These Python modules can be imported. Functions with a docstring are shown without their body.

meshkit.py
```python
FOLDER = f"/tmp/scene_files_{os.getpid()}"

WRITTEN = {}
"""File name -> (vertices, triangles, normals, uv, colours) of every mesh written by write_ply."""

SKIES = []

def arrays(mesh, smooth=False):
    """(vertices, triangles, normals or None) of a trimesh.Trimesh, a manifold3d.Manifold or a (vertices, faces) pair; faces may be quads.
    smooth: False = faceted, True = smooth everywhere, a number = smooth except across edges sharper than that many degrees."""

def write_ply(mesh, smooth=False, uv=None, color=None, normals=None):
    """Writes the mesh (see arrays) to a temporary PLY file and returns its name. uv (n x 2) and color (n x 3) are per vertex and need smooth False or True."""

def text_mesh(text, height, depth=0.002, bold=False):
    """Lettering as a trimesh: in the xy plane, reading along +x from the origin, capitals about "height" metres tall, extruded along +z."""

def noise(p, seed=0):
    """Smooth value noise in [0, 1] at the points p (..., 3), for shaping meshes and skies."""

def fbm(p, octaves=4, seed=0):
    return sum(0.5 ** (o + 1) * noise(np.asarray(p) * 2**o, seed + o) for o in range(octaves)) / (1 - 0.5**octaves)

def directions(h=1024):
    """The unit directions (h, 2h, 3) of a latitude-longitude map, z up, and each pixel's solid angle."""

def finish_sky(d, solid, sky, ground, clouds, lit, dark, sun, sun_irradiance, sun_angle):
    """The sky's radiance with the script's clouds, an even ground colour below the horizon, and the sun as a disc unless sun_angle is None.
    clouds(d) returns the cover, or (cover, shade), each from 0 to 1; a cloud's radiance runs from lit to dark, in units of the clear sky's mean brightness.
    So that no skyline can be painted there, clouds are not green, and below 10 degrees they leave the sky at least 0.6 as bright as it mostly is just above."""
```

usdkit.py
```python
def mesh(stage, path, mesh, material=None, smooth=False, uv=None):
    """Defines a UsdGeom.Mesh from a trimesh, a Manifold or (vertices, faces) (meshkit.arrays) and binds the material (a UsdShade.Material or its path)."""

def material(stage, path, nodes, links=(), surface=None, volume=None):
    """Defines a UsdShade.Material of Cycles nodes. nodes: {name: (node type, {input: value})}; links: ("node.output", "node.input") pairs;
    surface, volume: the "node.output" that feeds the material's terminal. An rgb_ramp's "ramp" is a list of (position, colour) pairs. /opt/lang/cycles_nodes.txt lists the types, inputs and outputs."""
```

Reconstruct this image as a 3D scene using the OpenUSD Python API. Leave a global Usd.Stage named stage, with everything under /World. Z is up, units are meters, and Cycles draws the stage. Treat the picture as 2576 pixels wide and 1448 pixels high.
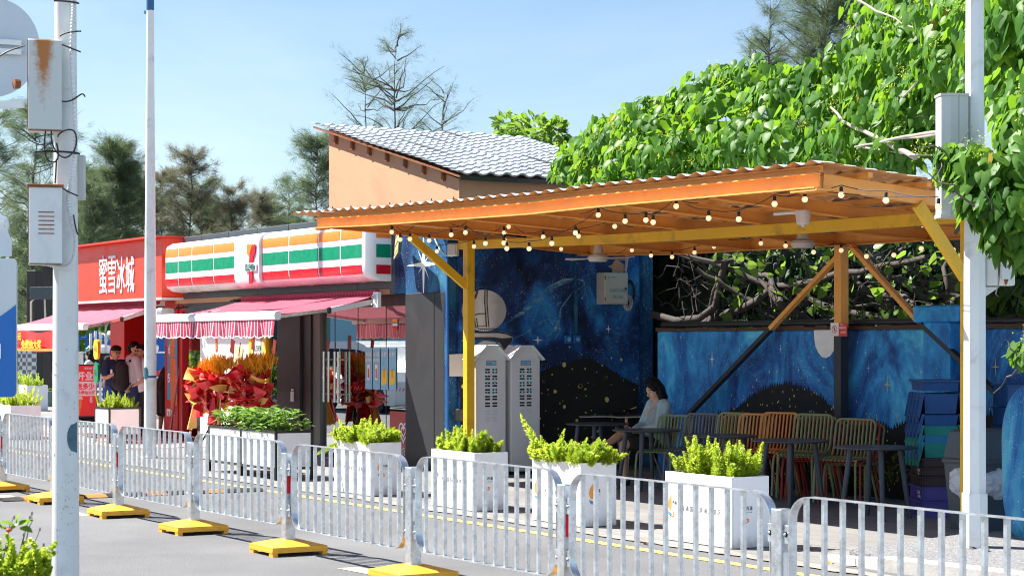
import math, random, glob
import numpy as np, trimesh, usdkit, meshkit
import manifold3d as m3
from scipy.spatial import ConvexHull
from shapely import affinity, union_all, box as sbox
from shapely.geometry import Polygon, Point, LineString, MultiPolygon
from pxr import Usd, UsdGeom, UsdLux, UsdShade, Gf, Sdf

stage = Usd.Stage.CreateInMemory()
UsdGeom.SetStageUpAxis(stage, 'Z')
UsdGeom.SetStageMetersPerUnit(stage, 1.0)
UsdGeom.Xform.Define(stage, '/World')
random.seed(7)
rng = np.random.default_rng(7)
PI = math.pi
A = np.array

# ------------------------------------------------------------------ camera
FP, CX, HY, CAMH = 5009., 1288., 862., 1.75      # focal length, centre and horizon in pixels of a 2576 px wide picture, eye height
PH = math.atan(3000 / FP)
FW = A([-math.cos(PH), math.sin(PH), 0]); RT = A([math.sin(PH), math.cos(PH), 0]); UP = A([0, 0, 1.])
CAM = A([0, 0, CAMH])
cam = UsdGeom.Camera.Define(stage, '/World/camera')
cam.CreateFocalLengthAttr(36 * FP / 2576)
cam.CreateHorizontalApertureAttr(36.)
cam.CreateVerticalApertureAttr(36. * 575 / 1024)
cam.CreateVerticalApertureOffsetAttr((HY - 724) / 2576 * 36)
cam.CreateClippingRangeAttr(Gf.Vec2f(0.1, 3000))
cam.CreateFStopAttr(7.1); cam.CreateFocusDistanceAttr(19.5)
EXPOSURE = 1.5
cam.CreateExposureAttr(EXPOSURE)
cam.AddTransformOp().Set(Gf.Matrix4d(*RT, 0, *UP, 0, *(-FW), 0, *CAM, 1))

# ------------------------------------------------------------------ sky and sun
SUN = A([-.64, -.50, 1.0]); SUN = SUN / np.linalg.norm(SUN)
el = math.asin(SUN[2]); az = math.atan2(SUN[0], SUN[1])
skym = usdkit.material(stage, '/World/Looks/sky', {
    'sky': ('sky_texture', {'sky_type': 'single_scattering', 'sun_disc': False, 'sun_elevation': el, 'sun_rotation': az, 'altitude': 20., 'air_density': 1.0, 'aerosol_density': .22, 'ozone_density': 1.6}),
    'co': ('texture_coordinate', {}), 'mp': ('mapping', {'scale': (1.2, 1.2, 5.0)}),
    'n': ('noise_texture', {'scale': 2.2, 'detail': 7., 'roughness': .6, 'distortion': .4}),
    'r': ('rgb_ramp', {'ramp': [(0., (0, 0, 0)), (.42, (.0, .0, .0)), (.7, (.16, .16, .16)), (1., (.4, .4, .4))]}),
    'tn': ('mix_color', {'blend_type': 'multiply', 'fac': 1., 'b': (.83, .87, .93), 'use_clamp': False}),
    'm': ('mix_color', {'blend_type': 'mix', 'b': (8.4, 9.0, 9.6), 'use_clamp': False}),
    'bg': ('background_shader', {'strength': 0.060})},
    [('co.generated', 'mp.vector'), ('mp.vector', 'n.vector'), ('n.fac', 'r.fac'), ('r.color', 'm.fac'), ('sky.color', 'tn.a'), ('tn.result', 'm.a'), ('m.result', 'bg.color')], surface='bg.background')
dome = UsdLux.DomeLight.Define(stage, '/World/sky')
UsdShade.MaterialBindingAPI.Apply(dome.GetPrim()).Bind(skym)
dome.GetPrim().SetCustomDataByKey('kind', 'structure')
sun = UsdLux.DistantLight.Define(stage, '/World/sun')
sun.CreateIntensityAttr(1.25); sun.CreateAngleAttr(0.5); sun.CreateColorAttr(Gf.Vec3f(1.0, .955, .885)); sun.CreateNormalizeAttr(True)
zx = SUN; xx = np.cross([0, 0, 1.], zx); xx /= np.linalg.norm(xx); yx = np.cross(zx, xx)
sun.AddTransformOp().Set(Gf.Matrix4d(*xx, 0, *yx, 0, *zx, 0, 0, 0, 30, 1))
sun.GetPrim().SetCustomDataByKey('kind', 'structure')

# ------------------------------------------------------------------ helpers: a pixel of the photograph and a real plane give a point
def ray(x, y): return FW + RT * (x - CX) / FP + UP * (HY - y) / FP
def G(x, y, z=0.):
    d = ray(x, y); return CAM + d * (z - CAMH) / d[2]
def onY(x, y, Y):
    d = ray(x, y); return CAM + d * Y / d[1]
def onX(x, y, X):
    d = ray(x, y); return CAM + d * X / d[0]
def onZ(x, y, Z):
    return CAM + ray(x, y) * Z

names = {}
def numbered(parent, name):
    k = names.get((parent, name), 0); names[(parent, name)] = k + 1
    return f'{parent}/{name}' + (f'_{k:03d}' if k else '')

class T:
    """a thing: an Xform at its base"""
    def __init__(s, path, loc): s.path, s.loc, s.n = path, A(loc, float), 0
    def prim(s): return stage.GetPrimAtPath(s.path)

def tag(path, label=None, cat=None, group=None, kind=None):
    p = stage.GetPrimAtPath(path)
    for k, v in (('label', label), ('category', cat), ('group', group), ('kind', kind)):
        if v: p.SetCustomDataByKey(k, v)
    return path

def thing(name, label, cat, loc=(0, 0, 0), rz=0., group=None, kind=None, scale=None):
    path = numbered('/World', name)
    x = UsdGeom.Xform.Define(stage, path)
    x.AddTranslateOp().Set(Gf.Vec3d(*map(float, loc)))
    if rz: x.AddRotateZOp().Set(math.degrees(rz))
    if scale: x.AddScaleOp().Set(Gf.Vec3f(*scale))
    tag(path, label, cat, group, kind)
    t = T(path, loc); t.rz = rz
    return t

def dup(src, loc, rz=0., label=None, group=None, cat=None, scale=None, name=None):
    p = src.prim(); was = p.GetCustomData()
    base = name or src.base
    t = thing(base, label or was.get('label'), cat or was.get('category'), loc, rz, group or was.get('group'), None, scale)
    t.prim().GetReferences().AddInternalReference(src.path)
    t.prim().SetInstanceable(True)
    return t

def proto(name, build, *a):
    """a class prim holding a thing's parts, referenced by each copy"""
    path = numbered('/World', name + '_kind'); stage.CreateClassPrim(path)
    t = T(path, (0, 0, 0)); t.rz = 0; t.base = name
    build(t, *a)
    return t

def place(pt, label, cat, loc, rz=0., group=None, scale=None):
    t = thing(pt.base, label, cat, loc, rz, group, None, scale)
    t.prim().GetReferences().AddInternalReference(pt.path)
    t.prim().SetInstanceable(True)
    return t

class MB:
    def __init__(s): s.V, s.F, s.n = [], [], 0
    def add(s, V, F):
        V = np.asarray(V, float); F = np.asarray(F, int)
        if F.shape[1] == 4: F = np.vstack([F[:, [0, 1, 2]], F[:, [0, 2, 3]]])
        s.V.append(V); s.F.append(F + s.n); s.n += len(V); return s
    def tm(s, m, M=None):
        V, F, _ = meshkit.arrays(m)
        if M is not None: V = V @ M[:3, :3].T + M[:3, 3]
        return s.add(V, F)
    def box(s, a, b, bev=0.):
        lo = np.minimum(a, b).astype(float); hi = np.maximum(a, b).astype(float)
        return s.obox((lo + hi) / 2, hi - lo, np.eye(3), bev)
    def obox(s, c, size, R, bev=0.):
        h = A(size, float) / 2
        if bev <= 0:
            P = A([[x, y, z] for z in (-1, 1) for y in (-1, 1) for x in (-1, 1)]) * h
            F = [[0, 2, 3, 1], [4, 5, 7, 6], [0, 1, 5, 4], [2, 6, 7, 3], [0, 4, 6, 2], [1, 3, 7, 5]]
            return s.add(P @ A(R).T + A(c), F)
        bev = min(bev, h.min() * .9)
        P = []
        for sx in (-1, 1):
            for sy in (-1, 1):
                for sz in (-1, 1):
                    e = A([sx, sy, sz])
                    for k in range(3):
                        d = np.full(3, bev); d[k] = 0
                        P.append(e * (h - d))
        return s.hull(A(P) @ A(R).T + A(c))
    def hull(s, P):
        P = A(P, float); h = ConvexHull(P); F = h.simplices.copy(); c = P.mean(0)
        n = np.cross(P[F[:, 1]] - P[F[:, 0]], P[F[:, 2]] - P[F[:, 0]])
        flip = ((P[F[:, 0]] - c) * n).sum(1) < 0
        F[flip] = F[flip][:, ::-1]
        used = np.unique(F); m = np.zeros(len(P), int); m[used] = np.arange(len(used))
        return s.add(P[used], m[F])
    def beam(s, p, q, w, h, up=(0, 0, 1), bev=0.):
        p, q = A(p, float), A(q, float); d = q - p; L = np.linalg.norm(d); d /= L
        u = A(up, float); x = np.cross(u, d); x /= np.linalg.norm(x); z = np.cross(d, x)
        return s.obox((p + q) / 2, (w, L, h), np.stack([x, d, z], 1), bev)
    def tube(s, pts, r, n=8, cap=True, closed=False):
        P = A(pts, float); m = len(P); r = np.broadcast_to(A(r, float), (m,))
        t = np.gradient(P, axis=0) if not closed else np.roll(P, -1, 0) - np.roll(P, 1, 0)
        t /= np.maximum(np.linalg.norm(t, axis=1, keepdims=True), 1e-9)
        u = np.cross(t[0], [0, 0, 1.]) if abs(t[0][2]) < .95 else np.cross(t[0], [1., 0, 0])
        V = []; ang = np.arange(n) * 2 * PI / n
        for i in range(m):
            u = u - t[i] * (u @ t[i]); u /= max(np.linalg.norm(u), 1e-9); w = np.cross(t[i], u)
            V.append(P[i] + r[i] * (np.cos(ang)[:, None] * u + np.sin(ang)[:, None] * w))
        V = np.vstack(V); F = []
        for i in range(m - 1 + closed):
            a = i * n; b = ((i + 1) % m) * n
            for k in range(n):
                F.append([a + k, a + (k + 1) % n, b + (k + 1) % n, b + k])
        s.add(V, F)
        if cap and not closed:
            for i, o in ((0, 1), (m - 1, 0)):
                c = [[i * n] * 0]
                ring = V[i * n:(i + 1) * n]
                Fc = [[0, k + 1, (k + 1) % n + 1] if not o else [0, (k + 1) % n + 1, k + 1] for k in range(n)]
                s.add(np.vstack([[P[i]], ring]), Fc)
        return s
    def lathe(s, prof, c=(0, 0, 0), n=16, R=None):
        P = A(prof, float); m = len(P); ang = np.arange(n) * 2 * PI / n
        V = np.vstack([np.stack([p[0] * np.cos(ang), p[0] * np.sin(ang), np.full(n, p[1])], 1) for p in P])
        if R is not None: V = V @ A(R).T
        F = [[i * n + k, i * n + (k + 1) % n, (i + 1) * n + (k + 1) % n, (i + 1) * n + k] for i in range(m - 1) for k in range(n)]
        return s.add(V + A(c), F)
    def ball(s, c, r, n=2, sc=(1, 1, 1)):
        m = trimesh.creation.icosphere(subdivisions=n)
        return s.add(m.vertices * A(sc) * r + A(c), m.faces)
    def poly(s, poly, o, u, v, t=0.):
        """a shapely polygon in the frame o + x u + y v, extruded by t along u x v"""
        o, u, v = A(o, float), A(u, float), A(v, float); w = np.cross(u, v); w /= np.linalg.norm(w)
        for g in getattr(poly, 'geoms', [poly]):
            if g.is_empty or g.area < 1e-9: continue
            if t > 0:
                m = trimesh.creation.extrude_polygon(g, t, engine='earcut'); V, F = m.vertices, m.faces
                s.add(o + V[:, :1] * u + V[:, 1:2] * v + V[:, 2:3] * w, F)
            else:
                V, F = trimesh.creation.triangulate_polygon(g, engine='earcut')
                V = A(V); F = A(F)
                e1 = V[F[:, 1]] - V[F[:, 0]]; e2 = V[F[:, 2]] - V[F[:, 0]]
                fl = e1[:, 0] * e2[:, 1] - e1[:, 1] * e2[:, 0] < 0; F[fl] = F[fl][:, ::-1]
                s.add(o + V[:, :1] * u + V[:, 1:2] * v, F)
        return s
    def quad(s, a, b, c, d): return s.add([a, b, c, d], [[0, 1, 2, 3]])
    def grid(s, fn, nu, nv):
        U, W = np.meshgrid(np.linspace(0, 1, nu + 1), np.linspace(0, 1, nv + 1), indexing='ij')
        V = A(fn(U.ravel(), W.ravel())); V = V if V.shape[1] == 3 else V.T
        k = lambda i, j: i * (nv + 1) + j
        return s.add(V, [[k(i, j), k(i + 1, j), k(i + 1, j + 1), k(i, j + 1)] for i in range(nu) for j in range(nv)])
    def arr(s): return np.vstack(s.V), np.vstack(s.F)
    def xf(s, R, t=(0, 0, 0)):
        s.V = [v @ A(R).T + A(t) for v in s.V]; return s

def rz3(a): c, s = math.cos(a), math.sin(a); return A([[c, -s, 0], [s, c, 0], [0, 0, 1.]])
def rx3(a): c, s = math.cos(a), math.sin(a); return A([[1, 0, 0], [0, c, -s], [0, s, c]])
def ry3(a): c, s = math.cos(a), math.sin(a); return A([[c, 0, s], [0, 1, 0], [-s, 0, c]])

def part(t, name, mb, m, smooth=False, label=None, kind=None):
    """one Mesh under a thing, a part or the world; the mesh is in world coordinates (or the thing's own if it stands at 0)"""
    path = t if isinstance(t, str) else t.path
    off = OFF.get(path, A([0, 0, 0])) if isinstance(t, str) else t.loc
    p = numbered(path, name)
    V, F = mb.arr() if isinstance(mb, MB) else meshkit.arrays(mb)[:2]
    usdkit.mesh(stage, p, (V - off, F), '/World/Looks/' + m, smooth)
    OFF[p] = off
    if label or kind: tag(p, label, None, None, kind)
    return p
OFF = {}
def single(name, label, cat, mb, m, smooth=False, group=None, kind=None):
    p = part('/World', name, mb, m, smooth); return tag(p, label, cat, group, kind)
def struct(name, mb, m, smooth=False):
    p = part('/World', name, mb, m, smooth); return tag(p, kind='structure')

FONT = glob.glob('/opt/blender-*/*/datafiles/fonts/Noto Sans CJK*')[0]
FONTL = glob.glob('/opt/blender-*/*/datafiles/fonts/Inter.woff2')[0]
_fonts = {}
def glyphs(text, height, bold=0, cjk=True, px=72):
    """lettering as a shapely shape, origin at the lower left, capitals or characters about "height" tall"""
    from PIL import Image, ImageDraw, ImageFont
    key = (cjk, px)
    if key not in _fonts: _fonts[key] = ImageFont.truetype(FONT if cjk else FONTL, px)
    font = _fonts[key]
    x0, y0, x1, y1 = font.getbbox(text, anchor='ls', stroke_width=bold)
    im = Image.new('L', (int(x1 - x0) + 8, int(y1 - y0) + 8))
    ImageDraw.Draw(im).text((4 - x0, 4 - y0), text, 255, font, anchor='ls', stroke_width=bold)
    on = np.pad(np.asarray(im) > 127, ((0, 0), (1, 1))).astype(np.int8)
    rows, st = np.nonzero(np.diff(on, axis=1) == 1); en = np.nonzero(np.diff(on, axis=1) == -1)[1]
    sh = union_all(sbox(st, -rows - 1, en, -rows)).buffer(.6).buffer(-.6).simplify(.6)
    b = sh.bounds; k = height / (b[3] - b[1])
    return affinity.affine_transform(sh, [k, 0, 0, k, -b[0] * k, -b[1] * k])
def fit(sh, w, h):
    b = sh.bounds
    return affinity.affine_transform(sh, [w / (b[2] - b[0]), 0, 0, h / (b[3] - b[1]), -b[0] * w / (b[2] - b[0]), -b[1] * h / (b[3] - b[1])])
def rrect(x0, y0, x1, y1, r, n=5): return sbox(x0 + r, y0 + r, x1 - r, y1 - r).buffer(r, quad_segs=n)
def star(cx, cy, a, b, w=.06, diag=0.):
    """a painted four-pointed star, a half width, b half height"""
    pts = []
    for k in range(8):
        ang = k * PI / 4
        if k % 2 == 0: rx, ry = a, b
        else: rx = ry = w * min(a, b) * 2.2 if not diag else diag
        pts.append((cx + rx * math.cos(ang), cy + ry * math.sin(ang)))
    if diag:
        q = []
        for k in range(8):
            q.append(pts[k]); ang = (k + .5) * PI / 4; r = w * min(a, b) * 1.6
            q.append((cx + r * math.cos(ang), cy + r * math.sin(ang)))
        pts = q
    return Polygon(pts)

# ------------------------------------------------------------------ materials
def mat(name, col, rough=.6, metal=0., var=.12, scale=6., bump=0., bscale=60., spec=.5, dirt=None, dscale=1.5, coord='position', emis=0., coat=0.):
    """paint with uneven tone, optional dirt colour in patches and fine relief"""
    c = A(col, float)
    n = {'g': ('geometry', {}), 'o': ('texture_coordinate', {}),
         'n': ('noise_texture', {'scale': scale, 'detail': 6., 'roughness': .62}),
         'r': ('rgb_ramp', {'ramp': [(.25, tuple(c * (1 - var))), (.75, tuple(np.minimum(c * (1 + var), .95)))]}),
         'rr': ('map_range', {'from_min': .3, 'from_max': .7, 'to_min': max(rough - .08, .03), 'to_max': min(rough + .1, 1.)}),
         'p': ('principled_bsdf', {'metallic': metal, 'specular_ior_level': spec, 'coat_weight': coat})}
    src = 'g.position' if coord == 'position' else 'o.object'
    L = [(src, 'n.vector'), ('n.fac', 'r.fac'), ('n.fac', 'rr.value'), ('rr.result', 'p.roughness')]
    out = 'r.color'
    if dirt is not None:
        n['dn'] = ('noise_texture', {'scale': dscale, 'detail': 8., 'roughness': .7, 'distortion': .6})
        n['dr'] = ('rgb_ramp', {'ramp': [(.0, (0, 0, 0)), (.53, (0, 0, 0)), (.66, (1, 1, 1)), (1., (1, 1, 1))]})
        n['dm'] = ('mix_color', {'b': tuple(dirt)})
        L += [(src, 'dn.vector'), ('dn.fac', 'dr.fac'), ('dr.color', 'dm.fac'), (out, 'dm.a')]
        out = 'dm.result'
    if bump:
        n['bn'] = ('noise_texture', {'scale': bscale, 'detail': 4.})
        n['b'] = ('bump', {'strength': min(1., bump), 'distance': .004 if bump <= 1 else .004 * bump})
        L += [(src, 'bn.vector'), ('bn.fac', 'b.height'), ('b.normal', 'p.normal')]
    L.append((out, 'p.base_color'))
    if emis:
        n['p'][1]['emission_strength'] = emis; L.append((out, 'p.emission_color'))
    usdkit.material(stage, '/World/Looks/' + name, n, L, surface='p.BSDF')
    return name

def leafmat(name, c1, c2, trans=.45, rough=.45, scale=1.5, spec=.4, tl=None):
    tl = tl or tuple(min(1., x * 1.6) for x in c2)
    n = {'g': ('geometry', {}), 'n': ('noise_texture', {'scale': scale, 'detail': 3.}),
         'w': ('math', {'math_type': 'add', 'value2': 0.}), 'w2': ('map_range', {'from_min': .25, 'from_max': 1.05, 'to_min': 0., 'to_max': 1.}),
         'k': ('math', {'math_type': 'multiply', 'value2': .5}),
         'r': ('mix_color', {'a': c1, 'b': c2}),
         'p': ('principled_bsdf', {'roughness': rough, 'specular_ior_level': spec}),
         't': ('translucent_bsdf', {'color': tl}), 'm': ('mix_closure', {'fac': trans})}
    L = [('g.position', 'n.vector'), ('g.random_per_island', 'k.value1'), ('n.fac', 'w.value1'), ('k.value', 'w.value2'), ('w.value', 'w2.value'), ('w2.result', 'r.fac'), ('r.result', 'p.base_color'), ('p.BSDF', 'm.closure1'), ('t.BSDF', 'm.closure2')]
    usdkit.material(stage, '/World/Looks/' + name, n, L, surface='m.closure')
    return name

mat('white_paint', (.78, .78, .78), .45, var=.03, scale=3, dirt=(.68, .68, .66), dscale=2.5)
usdkit.material(stage, '/World/Looks/planter_white', {'g': ('geometry', {}), 's': ('separate_xyz', {}), 'n': ('noise_texture', {'scale': 14., 'detail': 8., 'roughness': .7}), 'n2': ('noise_texture', {'scale': 3., 'detail': 6.}),
    'z': ('map_range', {'from_min': .0, 'from_max': .17, 'to_min': .95, 'to_max': .22, 'clamp': True}), 'ad': ('math', {'math_type': 'add'}), 'f': ('map_range', {'from_min': .94, 'from_max': 1.5, 'to_min': 0., 'to_max': .75, 'clamp': True}),
    'a': ('rgb_ramp', {'ramp': [(.35, (.80, .80, .81)), (.62, (.80, .80, .81)), (.75, (.74, .73, .71))]}), 'x': ('mix_color', {'b': (.36, .30, .24)}), 'p': ('principled_bsdf', {'roughness': .5})},
    [('g.position', 's.vector'), ('g.position', 'n.vector'), ('g.position', 'n2.vector'), ('s.z', 'z.value'), ('z.result', 'ad.value1'), ('n.fac', 'ad.value2'), ('ad.value', 'f.value'), ('n2.fac', 'a.fac'), ('a.color', 'x.a'), ('f.result', 'x.fac'), ('x.result', 'p.base_color')], surface='p.BSDF')
mat('pole_white', (.70, .72, .70), .4, var=.05, scale=2, dirt=(.55, .56, .53), dscale=3.5)
mat('pole_grey', (.62, .65, .63), .38, var=.05, scale=3, dirt=(.52, .54, .52), dscale=5)
mat('galvanised', (.60, .63, .66), .34, metal=.85, var=.26, scale=14, bump=.15, bscale=90, dirt=(.50, .52, .54), dscale=6)
mat('yellow_foot', (.78, .36, .018), .55, var=.06, scale=6, bump=.3, bscale=120, dirt=(.62, .31, .03), dscale=7)
mat('beam_orange', (.88, .39, .085), .55, var=.10, scale=2.5, bump=.25, bscale=50, dirt=(.78, .33, .07), dscale=2.2)
mat('beam_yellow', (.72, .41, .012), .5, var=.08, scale=3, bump=.2, bscale=50, dirt=(.45, .26, .02), dscale=2.6)
mat('roof_orange', (.80, .42, .16), .55, var=.08, scale=4)
mat('roof_grey', (.50, .54, .58), .42, var=.10, scale=3, dirt=(.36, .38, .40), dscale=2.0)
mat('tile_grey', (.40, .43, .455), .55, var=.16, scale=2.2, dirt=(.62, .65, .68), dscale=1.2)
mat('render_peach', (.52, .275, .155), .85, var=.05, scale=1.2, bump=.4, bscale=30, dirt=(.47, .245, .14), dscale=.9)
mat('fascia_grey', (.060, .070, .078), .38, var=.10, scale=1.5)
mat('pillar_grey', (.032, .033, .036), .48, var=.08, scale=2., dirt=(.04, .04, .043), dscale=1.5, spec=.25)
mat('black_frame', (.012, .012, .013), .4, var=.1)
mat('black_rubber', (.015, .015, .015), .6, var=.1)
mat('timber_black', (.022, .021, .020), .75, var=.5, scale=14, bump=.6, bscale=40)
mat('red_sign', (.72, .045, .018), .38, var=.02, scale=2)
mat('red_deep', (.42, .012, .014), .35, var=.06, scale=2)
mat('red_wall', (.50, .015, .014), .42, var=.06, scale=2)
mat('red_reflector', (.55, .01, .015), .35, var=.05)
mat('sign_orange', (.84, .215, .018), .25, var=.03)
mat('sign_green', (.004, .235, .115), .18, var=.06, scale=9)
mat('sign_red', (.55, .010, .022), .18, var=.08, scale=7)
mat('sign_white', (.84, .84, .84), .22, var=.01, coat=.3)
mat('sign_dark_green', (.004, .12, .09), .35, var=.03)
mat('print_white', (.82, .82, .82), .5, var=.02)
mat('print_red', (.70, .03, .03), .45, var=.05, scale=8)
mat('print_yellow', (.90, .58, .03), .45, var=.06, scale=8)
mat('print_dark', (.05, .055, .07), .5, var=.1)
mat('print_blue', (.06, .30, .50), .4, var=.15, scale=8)
mat('print_sky', (.22, .50, .66), .4, var=.12, scale=12)
mat('print_orange', (.85, .30, .04), .45, var=.1)
mat('tea_brown', (.62, .17, .06), .4, var=.35, scale=22)
mat('skin', (.56, .315, .205), .5, var=.05, scale=10)
mat('skin_shade', (.44, .25, .17), .5, var=.05, scale=10)
mat('hair', (.006, .005, .005), .6, var=.3, scale=30, spec=.2)
mat('cloth_white', (.72, .70, .71), .85, var=.04, scale=8, bump=.4, bscale=12)
mat('cloth_grey', (.46, .46, .49), .85, var=.05, scale=8, bump=.5, bscale=12)
mat('cloth_black', (.012, .012, .013), .8, var=.2, scale=8, bump=.4, bscale=12)
mat('cloth_navy', (.010, .025, .085), .8, var=.15, scale=8, bump=.4, bscale=10)
mat('cloth_blue', (.015, .075, .26), .8, var=.12, scale=8, bump=.4, bscale=10)
mat('cloth_pale_blue', (.33, .45, .48), .75, var=.06, scale=9, bump=.7, bscale=14)
mat('cloth_heather', (.30, .34, .36), .85, var=.14, scale=60)
mat('cloth_pink', (.68, .58, .60), .85, var=.04)
mat('cloth_beige', (.62, .53, .42), .8, var=.1, scale=20, bump=.4)
mat('cloth_teal', (.02, .32, .36), .8, var=.1)
mat('metal_dark', (.05, .05, .05), .35, metal=.7, var=.1)
mat('steel', (.62, .62, .62), .22, metal=1., var=.05)
mat('copper', (.60, .32, .22), .3, metal=.9, var=.08)
mat('stone_top', (.075, .078, .085), .18, var=.3, scale=9)
mat('stone_edge', (.62, .61, .58), .4, var=.06)
mat('table_dark', (.050, .060, .075), .5, var=.08, scale=5)
mat('chair_green', (.24, .26, .12), .5, var=.05)
mat('chair_orange', (.66, .27, .07), .5, var=.05)
mat('chair_grey', (.16, .16, .185), .5, var=.05)
mat('chair_red', (.44, .045, .032), .5, var=.05)
mat('chair_black', (.018, .018, .020), .5, var=.05)
mat('locker_white', (.66, .67, .68), .4, var=.02)
mat('box_beige', (.50, .49, .43), .45, var=.05, scale=3, dirt=(.42, .42, .38), dscale=4)
mat('box_white', (.68, .70, .69), .42, var=.03, scale=3, dirt=(.60, .61, .59), dscale=4)
mat('speaker_grey', (.50, .51, .49), .5, var=.03, bump=.3, bscale=250)
mat('crate_blue', (.012, .070, .22), .4, var=.12, scale=8)
mat('crate_green', (.015, .20, .17), .4, var=.12, scale=8)
mat('crate_sky', (.02, .16, .33), .4, var=.12, scale=8)
mat('crate_brown', (.035, .016, .016), .45, var=.12, scale=8)
mat('crate_purple', (.06, .045, .22), .45, var=.12, scale=8)
mat('bin_grey', (.060, .075, .082), .5, var=.06)
mat('lamp_housing', (.10, .115, .10), .45, var=.05)
mat('led_yellow', (.72, .62, .22), .35, var=.25, scale=18)
mat('brown_pot', (.12, .17, .16), .6, var=.06)
mat('soil', (.05, .035, .025), .95, var=.4, scale=30, bump=.8)
mat('bark', (.10, .083, .068), .9, var=.35, scale=12, bump=1., bscale=25)
mat('bark_pale', (.33, .28, .24), .9, var=.35, scale=18, bump=1., bscale=25)
mat('bark_dark', (.06, .05, .045), .9, var=.35, scale=12, bump=1., bscale=25)
mat('stem_green', (.10, .14, .04), .7, var=.2)
mat('rust', (.22, .07, .02), .85, var=.4, scale=16, bump=.4)
mat('blue_paint', (.012, .12, .42), .35, var=.05, scale=2)
mat('board_blue', (.005, .12, .42), .3, var=.04, scale=2)
mat('board_grey', (.50, .56, .60), .4, var=.03, scale=2)
mat('lamp_blue', (.02, .10, .24), .4, var=.1)
mat('sticker_teal', (.03, .10, .14), .35, var=.4, scale=14)
mat('fan_white', (.62, .55, .52), .5, var=.05)
mat('plastic_bag', (.60, .60, .62), .35, var=.05, bump=1., bscale=9)
mat('wheat', (.95, .42, .018), .8, var=.30, scale=30)
mat('paper_red', (.60, .016, .026), .35, var=.12, scale=5)
mat('paper_crimson', (.76, .055, .07), .3, var=.10, scale=5)
mat('paper_gold', (.78, .42, .10), .35, var=.12, scale=5)
mat('paper_cream', (.75, .60, .32), .4, var=.1, scale=5)
mat('green_wall', (.17, .25, .18), .7, var=.30, scale=1.8, dirt=(.06, .08, .055), dscale=1.1, bump=.3, bscale=20)
mat('rail_dark', (.02, .024, .03), .5, var=.2)
mat('coping', (.10, .055, .035), .85, var=.3, scale=8, bump=.6)
mat('trunk_cable', (.018, .018, .018), .55, var=.1)
mat('conduit_white', (.66, .68, .67), .5, var=.04)
mat('kerb_stone', (.42, .40, .375), .8, var=.16, scale=40, bump=.5, bscale=70, dirt=(.33, .30, .27), dscale=2.5)
mat('rubber_orange', (.52, .16, .03), .7, var=.15, scale=10)
mat('line_yellow', (.74, .42, .10), .75, var=.1, scale=6, dirt=(.55, .38, .20), dscale=9)
mat('line_cream', (.74, .60, .36), .75, var=.08, scale=6, dirt=(.6, .5, .36), dscale=9)
mat('line_white', (.70, .70, .69), .75, var=.06, scale=6)
mat('mall_teal', (.03, .16, .15), .3, var=.1)
mat('car_white', (.72, .74, .76), .2, var=.02, coat=.6)
mat('car_glass', (.01, .012, .014), .06, var=.05)
mat('car_red', (.50, .02, .03), .2, var=.02, coat=.6)
mat('bulb', (.92, .66, .40), .3, var=.0, emis=.36)
mat('neon_red', (.9, .10, .04), .4, var=.0, emis=.5)
mat('neon_white', (.75, .80, .80), .4, var=.0, emis=.35)
mat('led_dot', (.1, .75, .85), .4, var=.0, emis=.9)
mat('paint_moon', (.88, .89, .92), .7, var=.10, scale=9)
mat('paint_star', (.88, .88, .86), .7, var=.04)
mat('paint_gold', (.66, .55, .18), .7, var=.22, scale=30)
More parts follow.
